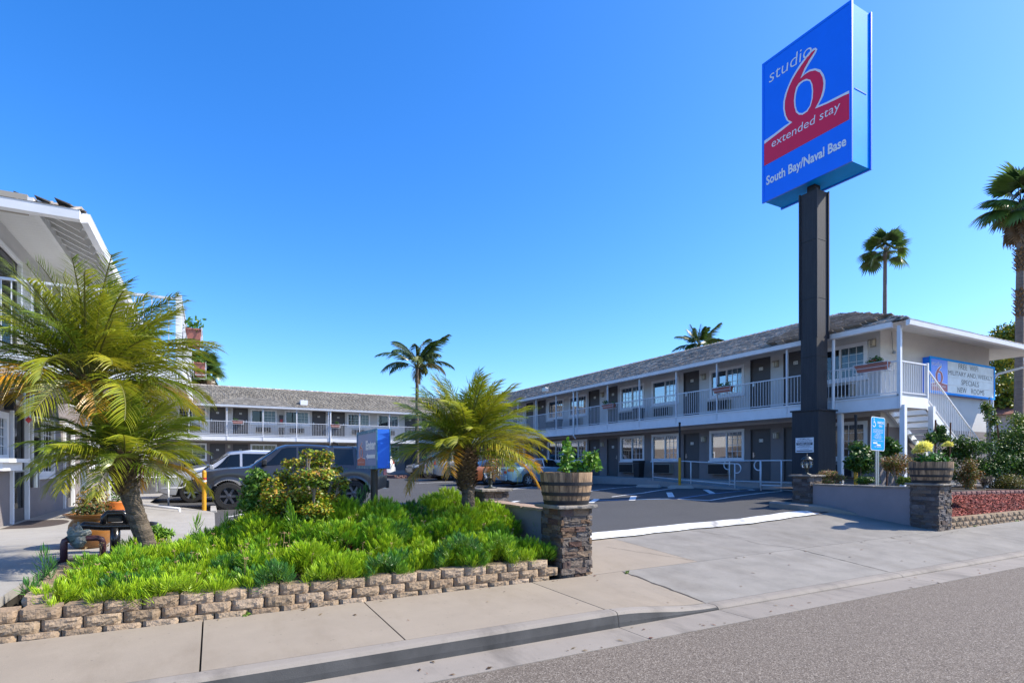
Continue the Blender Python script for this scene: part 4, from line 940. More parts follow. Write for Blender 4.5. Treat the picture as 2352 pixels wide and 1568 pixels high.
for xa, xb in ((16.97, 17.028), (17.972, 18.03)):
    b = MB()
    for y0, y1, z0, z1 in ((9.95, 10.03, 10.62, 15.5), (12.99, 13.07, 10.62, 15.5), (10.03, 12.99, 10.62, 10.7), (10.03, 12.99, 15.42, 15.5)): b.box(xa, xb, y0, y1, z0, z1)
    b.build('retainer', m_sblue, cab)
    xs_ = xa+.014 if xa < 17.5 else xb-.014
    b = MB(); b.quad((xs_, 10.03, 10.7), (xs_, 12.99, 10.7), (xs_, 12.99, 15.42), (xs_, 10.03, 15.42)); fc = b.build('sign_face', m_sblue, cab, fix=False)
    sgn = -1 if xa < 17.5 else 1
    fn = (lambda u, v, d: (16.984-d, 13.06-3.1*u, 10.64+4.84*v)) if sgn < 0 else (lambda u, v, d: (18.016+d, 9.96+3.1*u, 10.64+4.84*v))
    logo(fc, fn)
    def tx(s, xl, xr, base, top, asc, desc, bold, sl=0, m=m_inkw):
        U = lambda p: face_uv([p])[0]
        u0, u1, v0, v1 = U(xl)[0], U(xr)[0], U(base)[1], U(top)[1]
        v0 -= (v1-v0)*desc; cu_, cv_ = (u0+u1)/2, (v0+v1)/2
        put_text(s, fc, lambda x, y: fn(cu_+x/3.1+sl*y/3.1, cv_+y/4.84, .009), w=(u1-u0)*3.1, h=(v1-v0)*4.84, m=m, bold=bold)
    tx('studio', (105, 400), (548, 140), (125, 440), (375, 138), 1, 0, -.006, .1); tx('extended stay', (127, 1090), (840, 690), (145, 1120), (578, 786), 1, .3, -.004, .1); tx('South Bay/Naval Base', (70, 1470), (907, 1070), (90, 1518), (705, 1100), 1, .25, .028)
b = MB(); b.box(17.2, 17.8, 9.985, 9.998, 12.9, 12.93); b.build('seam', m_sblue, cab)
# ------------------------------------------------------------------ leaf helpers (used by pots and beds)
m_leaf = leafmat('leaf'); m_leaf_gloss = leafmat('leaf_gloss', rough=.45, transl=.25, spec=.35); m_succ = leafmat('succulent_leaf', rough=.4, transl=.18, spec=.35)
m_bark = mat('bark', (.13, .10, .075), rough=.95, var=.3, ns=12, bump=.8, bs=30)
m_twig = mat('twig_grey', (.20, .17, .14), rough=.9, var=.25, ns=15)
def leaf_cloud(name, parent, blobs, n, size, cols, m, seed, aspect=.45, up=.35, curl=.25, hollow=.35, droop=0, kind=None, loc=(0, 0, 0)):
    """n small curved leaves spread through ellipsoid blobs [(x,y,z,rx,ry,rz)]; each leaf 4 quads-ish"""
    r = np.random.default_rng(seed); blobs = np.array(blobs, float)
    wts = blobs[:, 3]*blobs[:, 4]*blobs[:, 5]; wts = wts**.7; wts /= wts.sum()
    bi = r.choice(len(blobs), n, p=wts); B = blobs[bi]
    d = r.normal(size=(n, 3)); d /= np.linalg.norm(d, axis=1)[:, None]
    rad = (hollow+(1-hollow)*r.random(n)**.6)*(1+.12*r.normal(size=n)); P = B[:, :3]+d*rad[:, None]*B[:, 3:6]
    nrm = d*.6+r.normal(size=(n, 3))*.55+np.array([0, 0, up]); nrm /= np.linalg.norm(nrm, axis=1)[:, None]
    t = np.cross(nrm, r.normal(size=(n, 3))); t /= np.linalg.norm(t, axis=1)[:, None]
    t = t+d*.4+np.array([0, 0, -droop]); t -= nrm*(t*nrm).sum(1)[:, None]; t /= np.linalg.norm(t, axis=1)[:, None]
    s = np.cross(nrm, t); L = size*(.6+.8*r.random(n)); Wd = L*aspect
    rows = []
    for u, wv, c in ((0, .12, 0), (.35, .5, .0), (.7, .42, -.35*curl), (1, .04, -curl)):
        for k in (-1, 0, 1):
            rows.append(P+t*(u*L)[:, None]+s*(k*wv*Wd)[:, None]+nrm*((c+(.10 if k else 0)*wv)*L)[:, None])
    V = np.stack(rows, 1).reshape(-1, 3)
    base = np.array([(i*3+j, i*3+j+1, i*3+j+4, i*3+j+3) for i in range(3) for j in range(2)])
    F = (base[None]+12*np.arange(n)[:, None, None]).reshape(-1, 4)
    cols = np.array(cols, float); ci = r.random(n)*(len(cols)-1); a = np.floor(ci).astype(int).clip(0, len(cols)-2); fr = (ci-a)[:, None]
    c = cols[a]*(1-fr)+cols[a+1]*fr; c = c*(.8+.4*r.random((n, 1)))
    C = np.concatenate([np.repeat(c, 12, 0), np.ones((n*12, 1))], 1)
    me = mesh_np(name, V-np.array(wl(parent) if parent is not None else loc), F, m, smooth=True, cols=C)
    o = inst(name, me, parent, wl(parent) if parent is not None else loc)
    if kind: o['kind'] = kind
    return o

# ------------------------------------------------------------------ enter sign
EX, EY, Ea, Eb, Ez0, Ez1 = 1.97, 7.56, 1.2, .19, 1.432, 1.987
m_sblue2 = mat('enter_face_blue', (.035, .19, .46), rough=.35, var=.1, ns=1.5)
ES = thing('entrance_sign', 'small blue Enter sign with red six and arrow on a post in the planter', 'sign', (EX+Eb/2, EY+Ea*.42, .3))
b = MB(); b.box(EX+.012, EX+Eb-.012, EY, EY+Ea, Ez0+.01, Ez1-.01); cab = b.build('cabinet', mat('enter_blue', (.006, .13, .62), rough=.55, var=.1, ns=4), ES, bevel=.004)
m_frame = mat('enter_frame', (.05, .22, .34), rough=.6, var=.4, ns=20, col2=(.3, .42, .48), c2=.6)
for xa, xb in ((EX, EX+.011), (EX+Eb-.011, EX+Eb)):
    b = MB()
    for y0, y1, z0, z1 in ((EY-.004, EY+.03, Ez0, Ez1), (EY+Ea-.03, EY+Ea+.004, Ez0, Ez1), (EY+.03, EY+Ea-.03, Ez0, Ez0+.045), (EY+.03, EY+Ea-.03, Ez1-.045, Ez1)): b.box(xa, xb, y0, y1, z0, z1)
    b.build('retainer', m_frame, cab)
b = MB(); b.quad(*[(EX+.006, y, z) for y, z in ((EY+.03, Ez0+.045), (EY+Ea-.03, Ez0+.045), (EY+Ea-.03, Ez1-.045), (EY+.03, Ez1-.045))]); fc = b.build('sign_face', m_sblue2, cab, fix=False)
fu = lambda u, v, d: (EX+.006-d, EY+Ea-.03-u*(Ea-.06), Ez0+.045+v*(Ez1-Ez0-.09))
m_sred2 = mat('enter_red', (.6, .06, .04), rough=.4, var=.05); m_inkp = mat('enter_white', (.85, .86, .9), rough=.4, var=.04)
# logo squeezed into the left 42 % of the face: u 0..0.42, v: band bottom at 0, six top at .76
vmin = min(p[1] for p in LOGO['R']); vmax = max(p[1] for p in LOGO['W'])
logo(fc, lambda u, v, d: fu(u*.44, (v-vmin)/(vmax-vmin)*.76, d), .0012, m_inkp, m_sred2)
put_text('extended stay', fc, lambda x, y: fu(.21+x, .105+y, .004), w=.34, h=.075, m=m_inkp, bold=-.01)
put_text('Enter', fc, lambda x, y: fu(.72+x, .63+y, .003), w=.50, h=.30, m=m_inkp, bold=.06)
b = MB(); b.add([fu(u, v, .003) for u, v in ((.49, .29), (.58, .39), (.575, .335), (.94, .335), (.94, .225), (.575, .225), (.58, .175))], [tuple(range(7))]); b.build('arrow', m_inkp, fc, fix=False)
b = MB(); b.tube([(EX+Eb/2, EY+Ea*.42, .2), (EX+Eb/2, EY+Ea*.42, Ez0+.012)], .05, 16); b.build('post', mat('post_brown', (.045, .037, .03), rough=.5, var=.15), ES, smooth=False)

# ------------------------------------------------------------------ reader board on the end wall
RBd = thing('reader_board', 'blue framed changeable-letter sign board on the end wall of the right wing', 'sign', (24.5, 10.4, 4.0))
rx0, rx1, rz0, rz1, ryf = 22.12, 26.9, 4.02, 5.26, 10.27
b = MB(); b.box(rx0, rx1, ryf+.012, 10.496, rz0, rz1); cab = b.build('cabinet', m_sblue, RBd)
b = MB()
for a in ((rx0-.02, rx0+.05, rz0-.02, rz1+.02), (rx1-.05, rx1+.02, rz0-.02, rz1+.02), (rx0+.05, rx1-.05, rz0-.02, rz0+.05), (rx0+.05, rx1-.05, rz1-.05, rz1+.02)): b.box(a[0], a[1], ryf-.02, ryf+.01, a[2], a[3])
b.build('retainer', m_scyan, cab)
xp = 23.33; yf = ryf-.004
b = MB(); b.quad((rx0+.05, yf, rz0+.05), (xp, yf, rz0+.05), (xp, yf, rz1-.05), (rx0+.05, yf, rz1-.05)); fc = b.build('sign_face', m_sblue, cab, fix=False)
W_ = xp-rx0-.05; H_ = rz1-rz0-.1
fr_ = lambda u, v, d: (rx0+.05+u*W_, yf-d, rz0+.05+v*H_)
m_sredp = mat('board_red', (.40, .05, .07), rough=.5, var=.05)
logo(fc, lambda u, v, d: fr_(u, .02+(v-vmin)/(vmax-vmin)*.80, d), .0015, m_inkw, m_sredp)
put_text('studio', fc, lambda x, y: fr_(.34+x, .86+y, .005), w=.58, h=.12, m=m_inkw, bold=-.01); put_text('extended stay', fc, lambda x, y: fr_(.46+x, .17+y, .005), w=.84, h=.1, m=m_inkw, bold=-.005)
m_panel = mat('reader_panel', (.50, .54, .58), rough=.35, var=.16, ns=2.5)
for i in range(4):
    z0, z1 = [rz1-.05-H_*(k/4) for k in (i+1, i)]
    b = MB(); b.box(xp+.004, rx1-.05, yf, yf+.006, z0+.006, z1-.002); pn = b.build('reader_panel', m_panel, cab)
    b = MB(); b.box(xp+.004, rx1-.05, yf-.012, yf-.001, z0-.004, z0+.010); b.build('letter_track', m_rail, cab)
    s, cu_, wu = [('FREE  WIFI', .43, .42), ('MILITARY AND, WEEKLY', .49, .95), ('SPECIALS', .47, .38), ('NEW    ROOMS', .49, .58)][i]
    PW = rx1-.05-xp
    put_text(s, pn, lambda x, y: (xp+PW*cu_+x, yf-.003, (z0+z1)/2+.01+y), w=wu*PW, h=.19, m=m_ink, bold=.0)
# cable and lamp on the end wall
b = MB(); b.tube([(20.1, 10.46, 5.95), (20.15, 10.46, 5.6), (20.1, 10.44, 5.4), (20.12, 10.42, 5.28)], .015, 6); b.lathe([(.01, 0), (.06, .02), (.05, .1), (.01, .12)], 10, (20.12, 10.4, 5.18)); b.build('end_wall_lamp', m_steel, RW)
b = MB(); b.box(19.96, 20.1, 19.46, 19.5, 5, 5.1); b = MB(); b.box(19.44, 19.495, 10.62, 10.8, 4.78, 4.98); b.build('alarm_box', m_red, RW)

# ------------------------------------------------------------------ tow-away notice and parking sign
tw = thing('notice_sign', 'white TOWED AWAY notice fixed to the dark base of the pole sign', 'sign', (17.03, 11.5, 1.89))
b = MB(); b.box(17.022, 17.036, 11.2, 11.83, 1.88, 2.36); b.build('plate', m_inkw, tw)
tf = lambda x, y: (17.019, 11.515-x, 2.12+y)
b = MB(); b.quad(*[(17.0205, y, z) for y, z in ((11.235, 2.12), (11.795, 2.12), (11.795, 2.205), (11.235, 2.205))]); b.quad(*[(17.0205, y, z) for y, z in ((11.235, 1.915), (11.795, 1.915), (11.795, 1.945), (11.235, 1.945))]); b.build('black_band', m_ink, tw, fix=False)
put_text('TOWED AWAY', tw, lambda x, y: tf(x, .0425+y), w=.5, h=.065, m=m_inkw, bold=.02)
for s, z, wd, hh in (('CUSTOMERS ONLY', .2, .4, .035), ('PUBLIC PARKING IS PROHIBITED', .15, .52, .022), ('UNAUTHORIZED VEHICLES WILL BE', .115, .5, .022), ("AT OWNER'S EXPENSE", -.025, .36, .022), ('FOR FURTHER INFORMATION CALL', -.06, .5, .022), ('TOWING', -.135, .3, .022)):
    put_text(s, tw, lambda x, y: tf(x, z+y), w=wd, h=hh, m=m_ink, bold=.01)
pk = thing('parking_sign', 'blue accessible parking sign on twin steel posts behind the grey garden wall', 'sign', (14.5, 7.6, .4))
pc = Vector((*onY(2016, 1000, 7.6)[:1], 7.6, 0)); wsg, hsg = .58, .80; zc = onY(2016, 996, 7.6)[1]; tl = R(2)
pf = lambda x, y, d=0: (pc.x+x*math.cos(tl)+y*math.sin(tl), 7.6-d, zc+y*math.cos(tl)-x*math.sin(tl))
def rrect(w, h, r):
    o = []
    for cx, cy, a0 in ((w/2-r, h/2-r, 0), (-w/2+r, h/2-r, 90), (-w/2+r, -h/2+r, 180), (w/2-r, -h/2+r, 270)):
        o += [(cx+r*math.cos(R(a0+k*30)), cy+r*math.sin(R(a0+k*30))) for k in range(4)]
    return o
b = MB(); b.prism(rrect(wsg, hsg, .05), lambda x, y, d: pf(x, y, d), 0, .006); b.build('border', m_inkw, pk)
b = MB(); P_ = rrect(wsg-.03, hsg-.03, .045); b.add([pf(x, y, .0075) for x, y in P_], [tuple(range(len(P_)))]); fc = b.build('sign_face', m_scyan, pk, fix=False)
b = MB()
for k in range(13):
    a0, a1 = R(-160+k*20), R(-140+k*20); b.quad(*[pf(-.17+r_*math.cos(a), .22+r_*math.sin(a), .009) for a, r_ in ((a0, .05), (a1, .05), (a1, .068), (a0, .068))])
b.quad(*[pf(x, y, .0092) for x, y in ((-.19, .24), (-.17, .24), (-.165, .32), (-.185, .32))]); b.quad(*[pf(x, y, .0094) for x, y in ((-.195, .33), (-.165, .33), (-.165, .36), (-.195, .36))]); b.build('wheelchair_symbol', m_inkw, fc, fix=False)
put_text('PARKING', fc, lambda x, y: pf(.1+x, .27+y, .009), w=.26, h=.06, m=m_inkw, bold=.02); put_text('ONLY', fc, lambda x, y: pf(.1+x, .19+y, .009), w=.15, h=.05, m=m_inkw, bold=.02)
for s, z, wd in (('UNAUTHORIZED VEHICLES NOT', .10, .42), ('DISPLAYING DISTINGUISHING', .065, .40), ('PLACARDS OR LICENSE PLATES', .03, .42), ('ISSUED FOR', -.005, .18), ('DISABLED PERSONS', -.04, .27), ('WILL BE TOWED AWAY AT', -.075, .36), ("OWNER'S EXPENSE", -.11, .27), ('TOWED VEHICLES MAY BE RECLAIMED AT', -.165, .44), ('OR BY TELEPHONING', -.31, .3)):
    put_text(s, fc, lambda x, y: pf(x, z+y, .009), w=wd, h=.022, m=m_inkw)
b = MB(); b.quad(*[pf(x, y, .011) for x, y in ((-.2, -.205), (-.03, -.205), (-.03, -.24), (-.2, -.24))]); b.quad(*[pf(x, y, .011) for x, y in ((-.05, -.25), (.11, -.25), (.11, -.285), (-.05, -.285))]); b.build('white_sticker', m_inkw, fc, fix=False)
for dx in (-.035, .045):
    b = MB(); b.tube([(pc.x+.01+dx, 7.625, .3), pf(dx, .3, -.025)], .024, 10); b.build('post', m_steel, pk)

# ------------------------------------------------------------------ ramp handrails
def handrail(label, pts, h, X):
    t = thing('handrail', label, 'handrail', (X, (pts[0][0]+pts[-1][0])/2, pts[0][1]))
    top = [(X, y, z+h) for y, z in pts]; bot = [(X, y, z+.14) for y, z in pts]
    b = MB(); b.tube(top, .022, 8); b.build('top_rail', m_rail, t, smooth=True)
    b = MB(); b.tube(bot, .02, 8); b.build('bottom_rail', m_rail, t, smooth=True)
    for y, z in pts: b = MB(); b.tube([(X, y, z-.05), (X, y, z+h)], .024, 8); b.build('post', m_rail, t, smooth=True)
    y, z = pts[-1]; sgn = 1 if pts[-1][0] < pts[0][0] else -1
    b = MB(); b.tube([(X, y, z+h)]+[(X, y-sgn*(.1+.17*math.sin(R(a))), z+h-.17+.17*math.cos(R(a))) for a in range(0, 181, 20)]+[(X, y, z+h-.34)], .022, 8); b.build('end_loop', m_rail, t, smooth=True)
handrail('white tube handrail along the outer edge of the concrete ramp', [(18.6, .80), (16.4, .70), (14.25, .61)], .9, 17.0)
handrail('white tube handrail on the inner side of the ramp by door 111', [(12.1, .70), (13.9, .70), (15.3, .70)], .93, 17.95)
handrail('short white tube handrail beside the pole sign base', [(12.3, .62), (13.1, .62)], 1.0, 16.95)
# ------------------------------------------------------------------ bollards, wheel stops
m_yel = mat('bollard_yellow', (.62, .30, .01), rough=.5, var=.12, ns=6)
def bollard(label, x, y, zt_, r=.055, lean=0, pole=None):
    z = zlot(x, y); t = thing('bollard', label, 'bollard', (x, y, z), group='yellow bollards')
    b = MB(); b.tube([(x, y, z-.1), (x+lean*.4, y, zt_)], r, 14); b.build('yellow_sleeve', m_yel, t, smooth=False)
    if pole:
        b = MB(); b.tube([(x+lean*.4, y, zt_+.002), (x+lean, y, pole)], r*.72, 12); b.tube([(x+lean, y, pole-.02), (x+lean, y, pole+.08)], r*.8, 10); b.build('black_pole', m_black, t)
    else:
        b = MB(); b.lathe([(r, 0), (r*.7, .04), (.004, .055)], 14, (x+lean*.4, y, zt_+.001)); b.build('cap', m_yel, t)
        b = MB(); b.lathe([(r+.002, 0), (r+.003, .025), (r+.002, .05)], 14, (x+lean*.25, y, zt_-.2), cap=False); b.build('red_band', m_red, t); b = MB(); b.lathe([(r+.002, 0), (r+.003, .025), (r+.002, .05)], 14, (x+lean*.2, y, zt_-.27), cap=False); b.build('white_band', m_inkw, t)
    return t
bx, by = -.2, 17.4; bollard('yellow bollard with red band in front of the dark pickup truck', bx, by, 1.28)
yb_, _ = onX(*c7(1252, 1195), 16.75); bollard('leaning yellow bollard with black pole in front of the ramp rail', 16.75, yb_, onX(*c7(1262, 1010), 16.75)[1], lean=.0, pole=onX(*c7(1275, 775), 16.75)[1])
xb_ = 17.6; bollard('yellow bollard with black pole behind the green shrubs at the stair', xb_, 10.2, 1.72, pole=2.95)
m_stop = concrete('stop_concrete', (.34, .33, .31))
def wheel_stop(label, p, q_):
    p, q_ = Vector((*p, 0)), Vector((*q_, 0)); d = (q_-p).normalized(); n = Vector((-d.y, d.x, 0)); z0, z1 = zlot(p.x, p.y), zlot(q_.x, q_.y)
    vs = []
    for c, z, k in ((p, z0, 0), (p+d*.12, z0, 1), (q_-d*.12, z1, 1), (q_, z1, 0)):
        vs += [c-n*.09+Vector((0, 0, z-.02)), c-n*(.065)+Vector((0, 0, z+.05+.07*k)), c+n*(.065)+Vector((0, 0, z+.05+.07*k)), c+n*.09+Vector((0, 0, z-.02))]
    b = MB(); b.add(vs, [(i*4+j, i*4+j+1, i*4+j+5, i*4+j+4) for i in range(3) for j in range(3)]+[(0, 1, 2, 3), (12, 15, 14, 13)]+[(i*4, i*4+4, i*4+7, i*4+3) for i in range(3)])
    b.build('wheel_stop', m_stop, label=label, cat='wheel stop', group='concrete wheel stops')
for lab, a, c in (('concrete wheel stop right of the barrel, nearer of two by the ramp end', (955, 1214), (1118, 1218)), ('concrete wheel stop beside the leaning yellow bollard', (1170, 1222), (1352, 1224)), ('far concrete wheel stop behind the left barrel', (645, 1171), (763, 1172)), ('far concrete wheel stop in front of the lower trash bin', (875, 1179), (1015, 1181))):
    wheel_stop(lab, lotpt(*c7(*a)), lotpt(*c7(*c)))
wheel_stop('concrete wheel stop under the front tyre of the pickup', (.02, 17.0), (.02, 18.6))
# pile of little white rocks is part of the drive edge: white hose rail by the lobby
b = MB(); P_ = [(-1.75, 17.9), (-1.2, 17.2), (-.75, 16.7)]; b.tube([(x, y, zw(x, y)+.08) for x, y in P_], .03, 8)
b.tube([(-.75, 16.7, zw(-.75, 16.7)+.08), (-.75, 16.7, zw(-.75, 16.7)-.1)], .03, 8); b.build('low_pipe_rail', m_white, smooth=True, label='low white pipe rail at the edge of the lobby walkway', cat='rail')
b = MB(); zz_ = zlot(-.9, 20); b.tube([(-2.2, 20.2, zz_+.0), (-2.2, 20.2, zz_+.9), (-.9, 20.2, zz_+.9)]+[(-.9+.17*math.sin(R(a)), 20.2, zz_+.73+.17*math.cos(R(a))) for a in range(20, 181, 20)]+[(-1.4, 20.2, zz_+.56)], .025, 8); b.tube([(-1.2, 20.2, zz_-.1), (-1.2, 20.2, zz_+.9)], .025, 8)
b.build('looped_handrail', m_white, smooth=True, label='white looped handrail beside the pickup near the lobby', cat='handrail')

# ------------------------------------------------------------------ lanterns on pillars
m_lant = mat('lantern_green_black', (.018, .024, .022), rough=.45, var=.2)
m_lglass = glassmat('lantern_glass', tint=(.95, .95, .9), dark=.9)
def lantern(label, x, y, z, h):
    t = thing('post_lantern', label, 'lantern', (x, y, z), group='lanterns on the driveway pillars')
    b = MB(); b.lathe([(.12, 0), (.12, .015), (.04, .03), (.03, .07), (.045, .09), (.03, .13), (.06, .17), (.075, .18)], 16, (x, y, z)); b.build('base', m_lant, t, smooth=True)
    rz = lambda v: .075+.065*math.sin(math.pi*(.15+v*.75))
    vs = np.linspace(0, 1, 7); b = MB(); b.lathe([(rz(v), .18+.2*v) for v in vs], 18, (x, y, z), cap=False); b.build('glass', m_lglass, t, smooth=True)
    for k in range(6):
        a = k*math.pi/3; b = MB(); b.tube([(x+(rz(v)+.003)*math.cos(a), y+(rz(v)+.003)*math.sin(a), z+.18+.2*v) for v in vs], .006, 5); b.build('rib', m_lant, t)
    b = MB(); b.lathe([(.15, .38), (.152, .395), (.12, .42), (.09, .46), (.04, .475), (.012, .49), (.02, .51), (.008, .53), (.014, .545), (.002, .58)], 16, (x, y, z)); b.build('roof', m_lant, t)
    b = MB(); b.tube([(x, y, z+.18), (x, y, z+.3)], .018, 8); b.build('lamp', mat('lamp_candle', (.7, .66, .55), rough=.4, var=.02), t)
lantern('dark post lantern on the stone pillar left of the pole sign base', 13.7, 9.2, 1.222, .58)
lantern('dark post lantern on the stone pillar behind the palm trunk', 4.37, 8.95, 1.072, .58)

# ------------------------------------------------------------------ bins
m_bin = mat('bin_black', (.02, .02, .022), rough=.4, var=.1)
def bin_(label, x, y, z, h=.72):
    t = thing('trash_bin', label, 'trash bin', (x, y, z), group='black trash bins')
    b = MB(); b.box(x-.2, x+.2, y-.22, y+.22, z, z+h*.86); b.v = [(x+(p[0]-x)*(.85 if p[2] < z+.1 else 1), y+(p[1]-y)*(.85 if p[2] < z+.1 else 1), p[2]) for p in b.v]; b.build('body', m_bin, t, bevel=.02)
    b = MB(); b.box(x-.22, x+.22, y-.24, y+.24, z+h*.865, z+h); b.build('lid', m_bin, t, bevel=.03)
bin_('black trash bin on the ground floor walk beside the lower air conditioner', 18.95, 21.75, .832, .85)
bin_('black trash bin on the right balcony between two air conditioners', 18.95, 21.75, 3.562, .75)
bin_('black trash bin on the right balcony behind the palm fronds', 18.95, 29.2, 3.562, .72)
bin_('black trash bin on the back balcony between two windows', 4.8, 47.4, 3.625, .75)

# ------------------------------------------------------------------ flower boxes on railings
GRN = [(.03, .10, .012), (.06, .17, .02), (.10, .22, .03)]
def flower_box(label, c, ax, L, h, dp, seed, big=False, leaf=110):
    """c = centre of top rim, ax 'x' or 'y' = long axis"""
    t = thing('flower_box', label, 'planter', (c[0], c[1], c[2]-h), group='pink flower boxes hung on the railings')
    def bb(l0, l1, d0, d1, z0, z1, b):
        if ax == 'y': b.box(c[0]+d0, c[0]+d1, c[1]+l0, c[1]+l1, z0, z1)
        else: b.box(c[0]+l0, c[0]+l1, c[1]+d0, c[1]+d1, z0, z1)
    b = MB(); bb(-L/2, L/2, -dp/2, dp/2, c[2]-h, c[2]-.03, b); k = .86
    b.v = [((c[0]+(v[0]-c[0])*k, c[1]+(v[1]-c[1])*k, v[2]) if v[2] < c[2]-h+.01 else v) for v in b.v]; b.build('box', m_terracotta, t)
    b = MB(); bb(-L/2-.02, L/2+.02, -dp/2-.02, dp/2+.02, c[2]-.028, c[2], b); b.build('rim', m_terracotta, t)
    b = MB(); e = .025
    for z in (c[2]+.02, c[2]-h*.55, c[2]-h-.03):
        for d in (-dp/2-e, dp/2+e): p0 = (c[0]+d, c[1]-L/2-.04, z) if ax == 'y' else (c[0]-L/2-.04, c[1]+d, z); p1 = (c[0]+d, c[1]+L/2+.04, z) if ax == 'y' else (c[0]+L/2+.04, c[1]+d, z); b.bar(p0, p1, .014)
    for l in (-L/2-.04, L/2+.04):
        for d in (-dp/2-e, dp/2+e): p = (c[0]+d, c[1]+l) if ax == 'y' else (c[0]+l, c[1]+d); b.bar((*p, c[2]-h-.03), (*p, c[2]+.02), .014)
        q = [(c[0]-dp/2-e, c[1]+l, c[2]-h-.03), (c[0]+dp/2+e, c[1]+l, c[2]-h-.03)] if ax == 'y' else [(c[0]+l, c[1]-dp/2-e, c[2]-h-.03), (c[0]+l, c[1]+dp/2+e, c[2]-h-.03)]
        b.bar(*q, .014)
    b.build('wire_holder', m_rail, t)
    r = random.Random(seed); bl = []
    for _ in range(3):
        o = r.uniform(-L*.38, L*.38); s = r.uniform(.08, .16)*(1.3 if big else 1); bl.append((c[0]+(o if ax == 'x' else 0), c[1]+(o if ax == 'y' else 0), c[2]+s*.7, s, s, s))
    leaf_cloud('foliage', t, bl, leaf, .07, GRN, m_leaf, seed, aspect=.6)
y1, z1 = onX(*c7(1552, 522), 18.05); flower_box('pink flower box with green plant on the balcony rail beside door 211', (18.06, y1, z1), 'y', .85, .2, .2, 1)
y1, z1 = onX(*c7(758, 640), 18.05); flower_box('pink flower box on the balcony rail in front of door 214', (18.06, y1, z1), 'y', .9, .2, .2, 2)
y1, z1 = onX(2003, 836, 18.05); flower_box('pink flower box with green plant on the balcony rail near the stair landing', (18.06, y1, z1), 'y', .95, .22, .2, 3, leaf=170)
x1, z1 = onY(*((700+562/2.24)*.574219, (1250+968/2.24)*.574219), 46.6); flower_box('leftmost pink flower box on the back balcony, at door 226', (x1, 46.58, z1), 'x', .72, .22, .2, 4)
x1, z1 = onY(*((700+1435/2.24)*.574219, (1250+1003/2.24)*.574219), 46.6); flower_box('pink flower box right of the downspout on the back balcony, at door 224', (x1, 46.58, z1), 'x', .72, .22, .2, 5)
flower_box('pink flower box on the near corner of the lobby deck railing', (-.33, 12.95, 4.17), 'y', .62, .30, .24, 6, True); flower_box('pink flower box on the far end of the lobby deck railing', (-.3, 17.1, 4.16), 'y', .7, .30, .24, 7, True, 200)
# ------------------------------------------------------------------ palms
m_frond = leafmat('palm_leaflet', rough=.33, transl=.34, spec=.5)
m_rachis = mat('palm_rachis', (.16, .17, .05), rough=.6, var=.2)
m_ptrunk = mat('palm_trunk', (.17, .135, .10), rough=.95, var=.3, ns=8, stretch=(1, 1, 4), bump=1, bs=24, bdist=.03, col2=(.09, .07, .05))
m_boot = mat('palm_boot', (.10, .065, .038), rough=.95, var=.45, ns=10, bump=.8, bs=30, col2=(.19, .12, .06))
def strips(P0, T, S, Nn, L, wd, bend, cols, nseg=3, vee=0.0):
    """ribbons: P0 base, T direction, S side, Nn normal (n,3); returns V,F,C"""
    n = len(P0); us = np.linspace(0, 1, nseg+1); rows = []; cc = []
    prof = np.interp(us, [0, .25, .7, 1], [.55, 1, .75, .05])
    for u, w_ in zip(us, prof):
        c = P0+T*(u*L)[:, None]+Nn*(-bend*u*u*L)[:, None]
        for k in (-1, 1):
            rows.append(c+S*(k*w_*wd/2)[:, None]); cc.append(cols*(1+.25*(u-.3)))
    V = np.stack(rows, 1).reshape(-1, 3); k = 2*(nseg+1)
    base = np.array([(2*i, 2*i+1, 2*i+3, 2*i+2) for i in range(nseg)])
    F = (base[None]+k*np.arange(n)[:, None, None]).reshape(-1, 4)
    return V, F, np.stack(cc, 1).reshape(-1, 3)
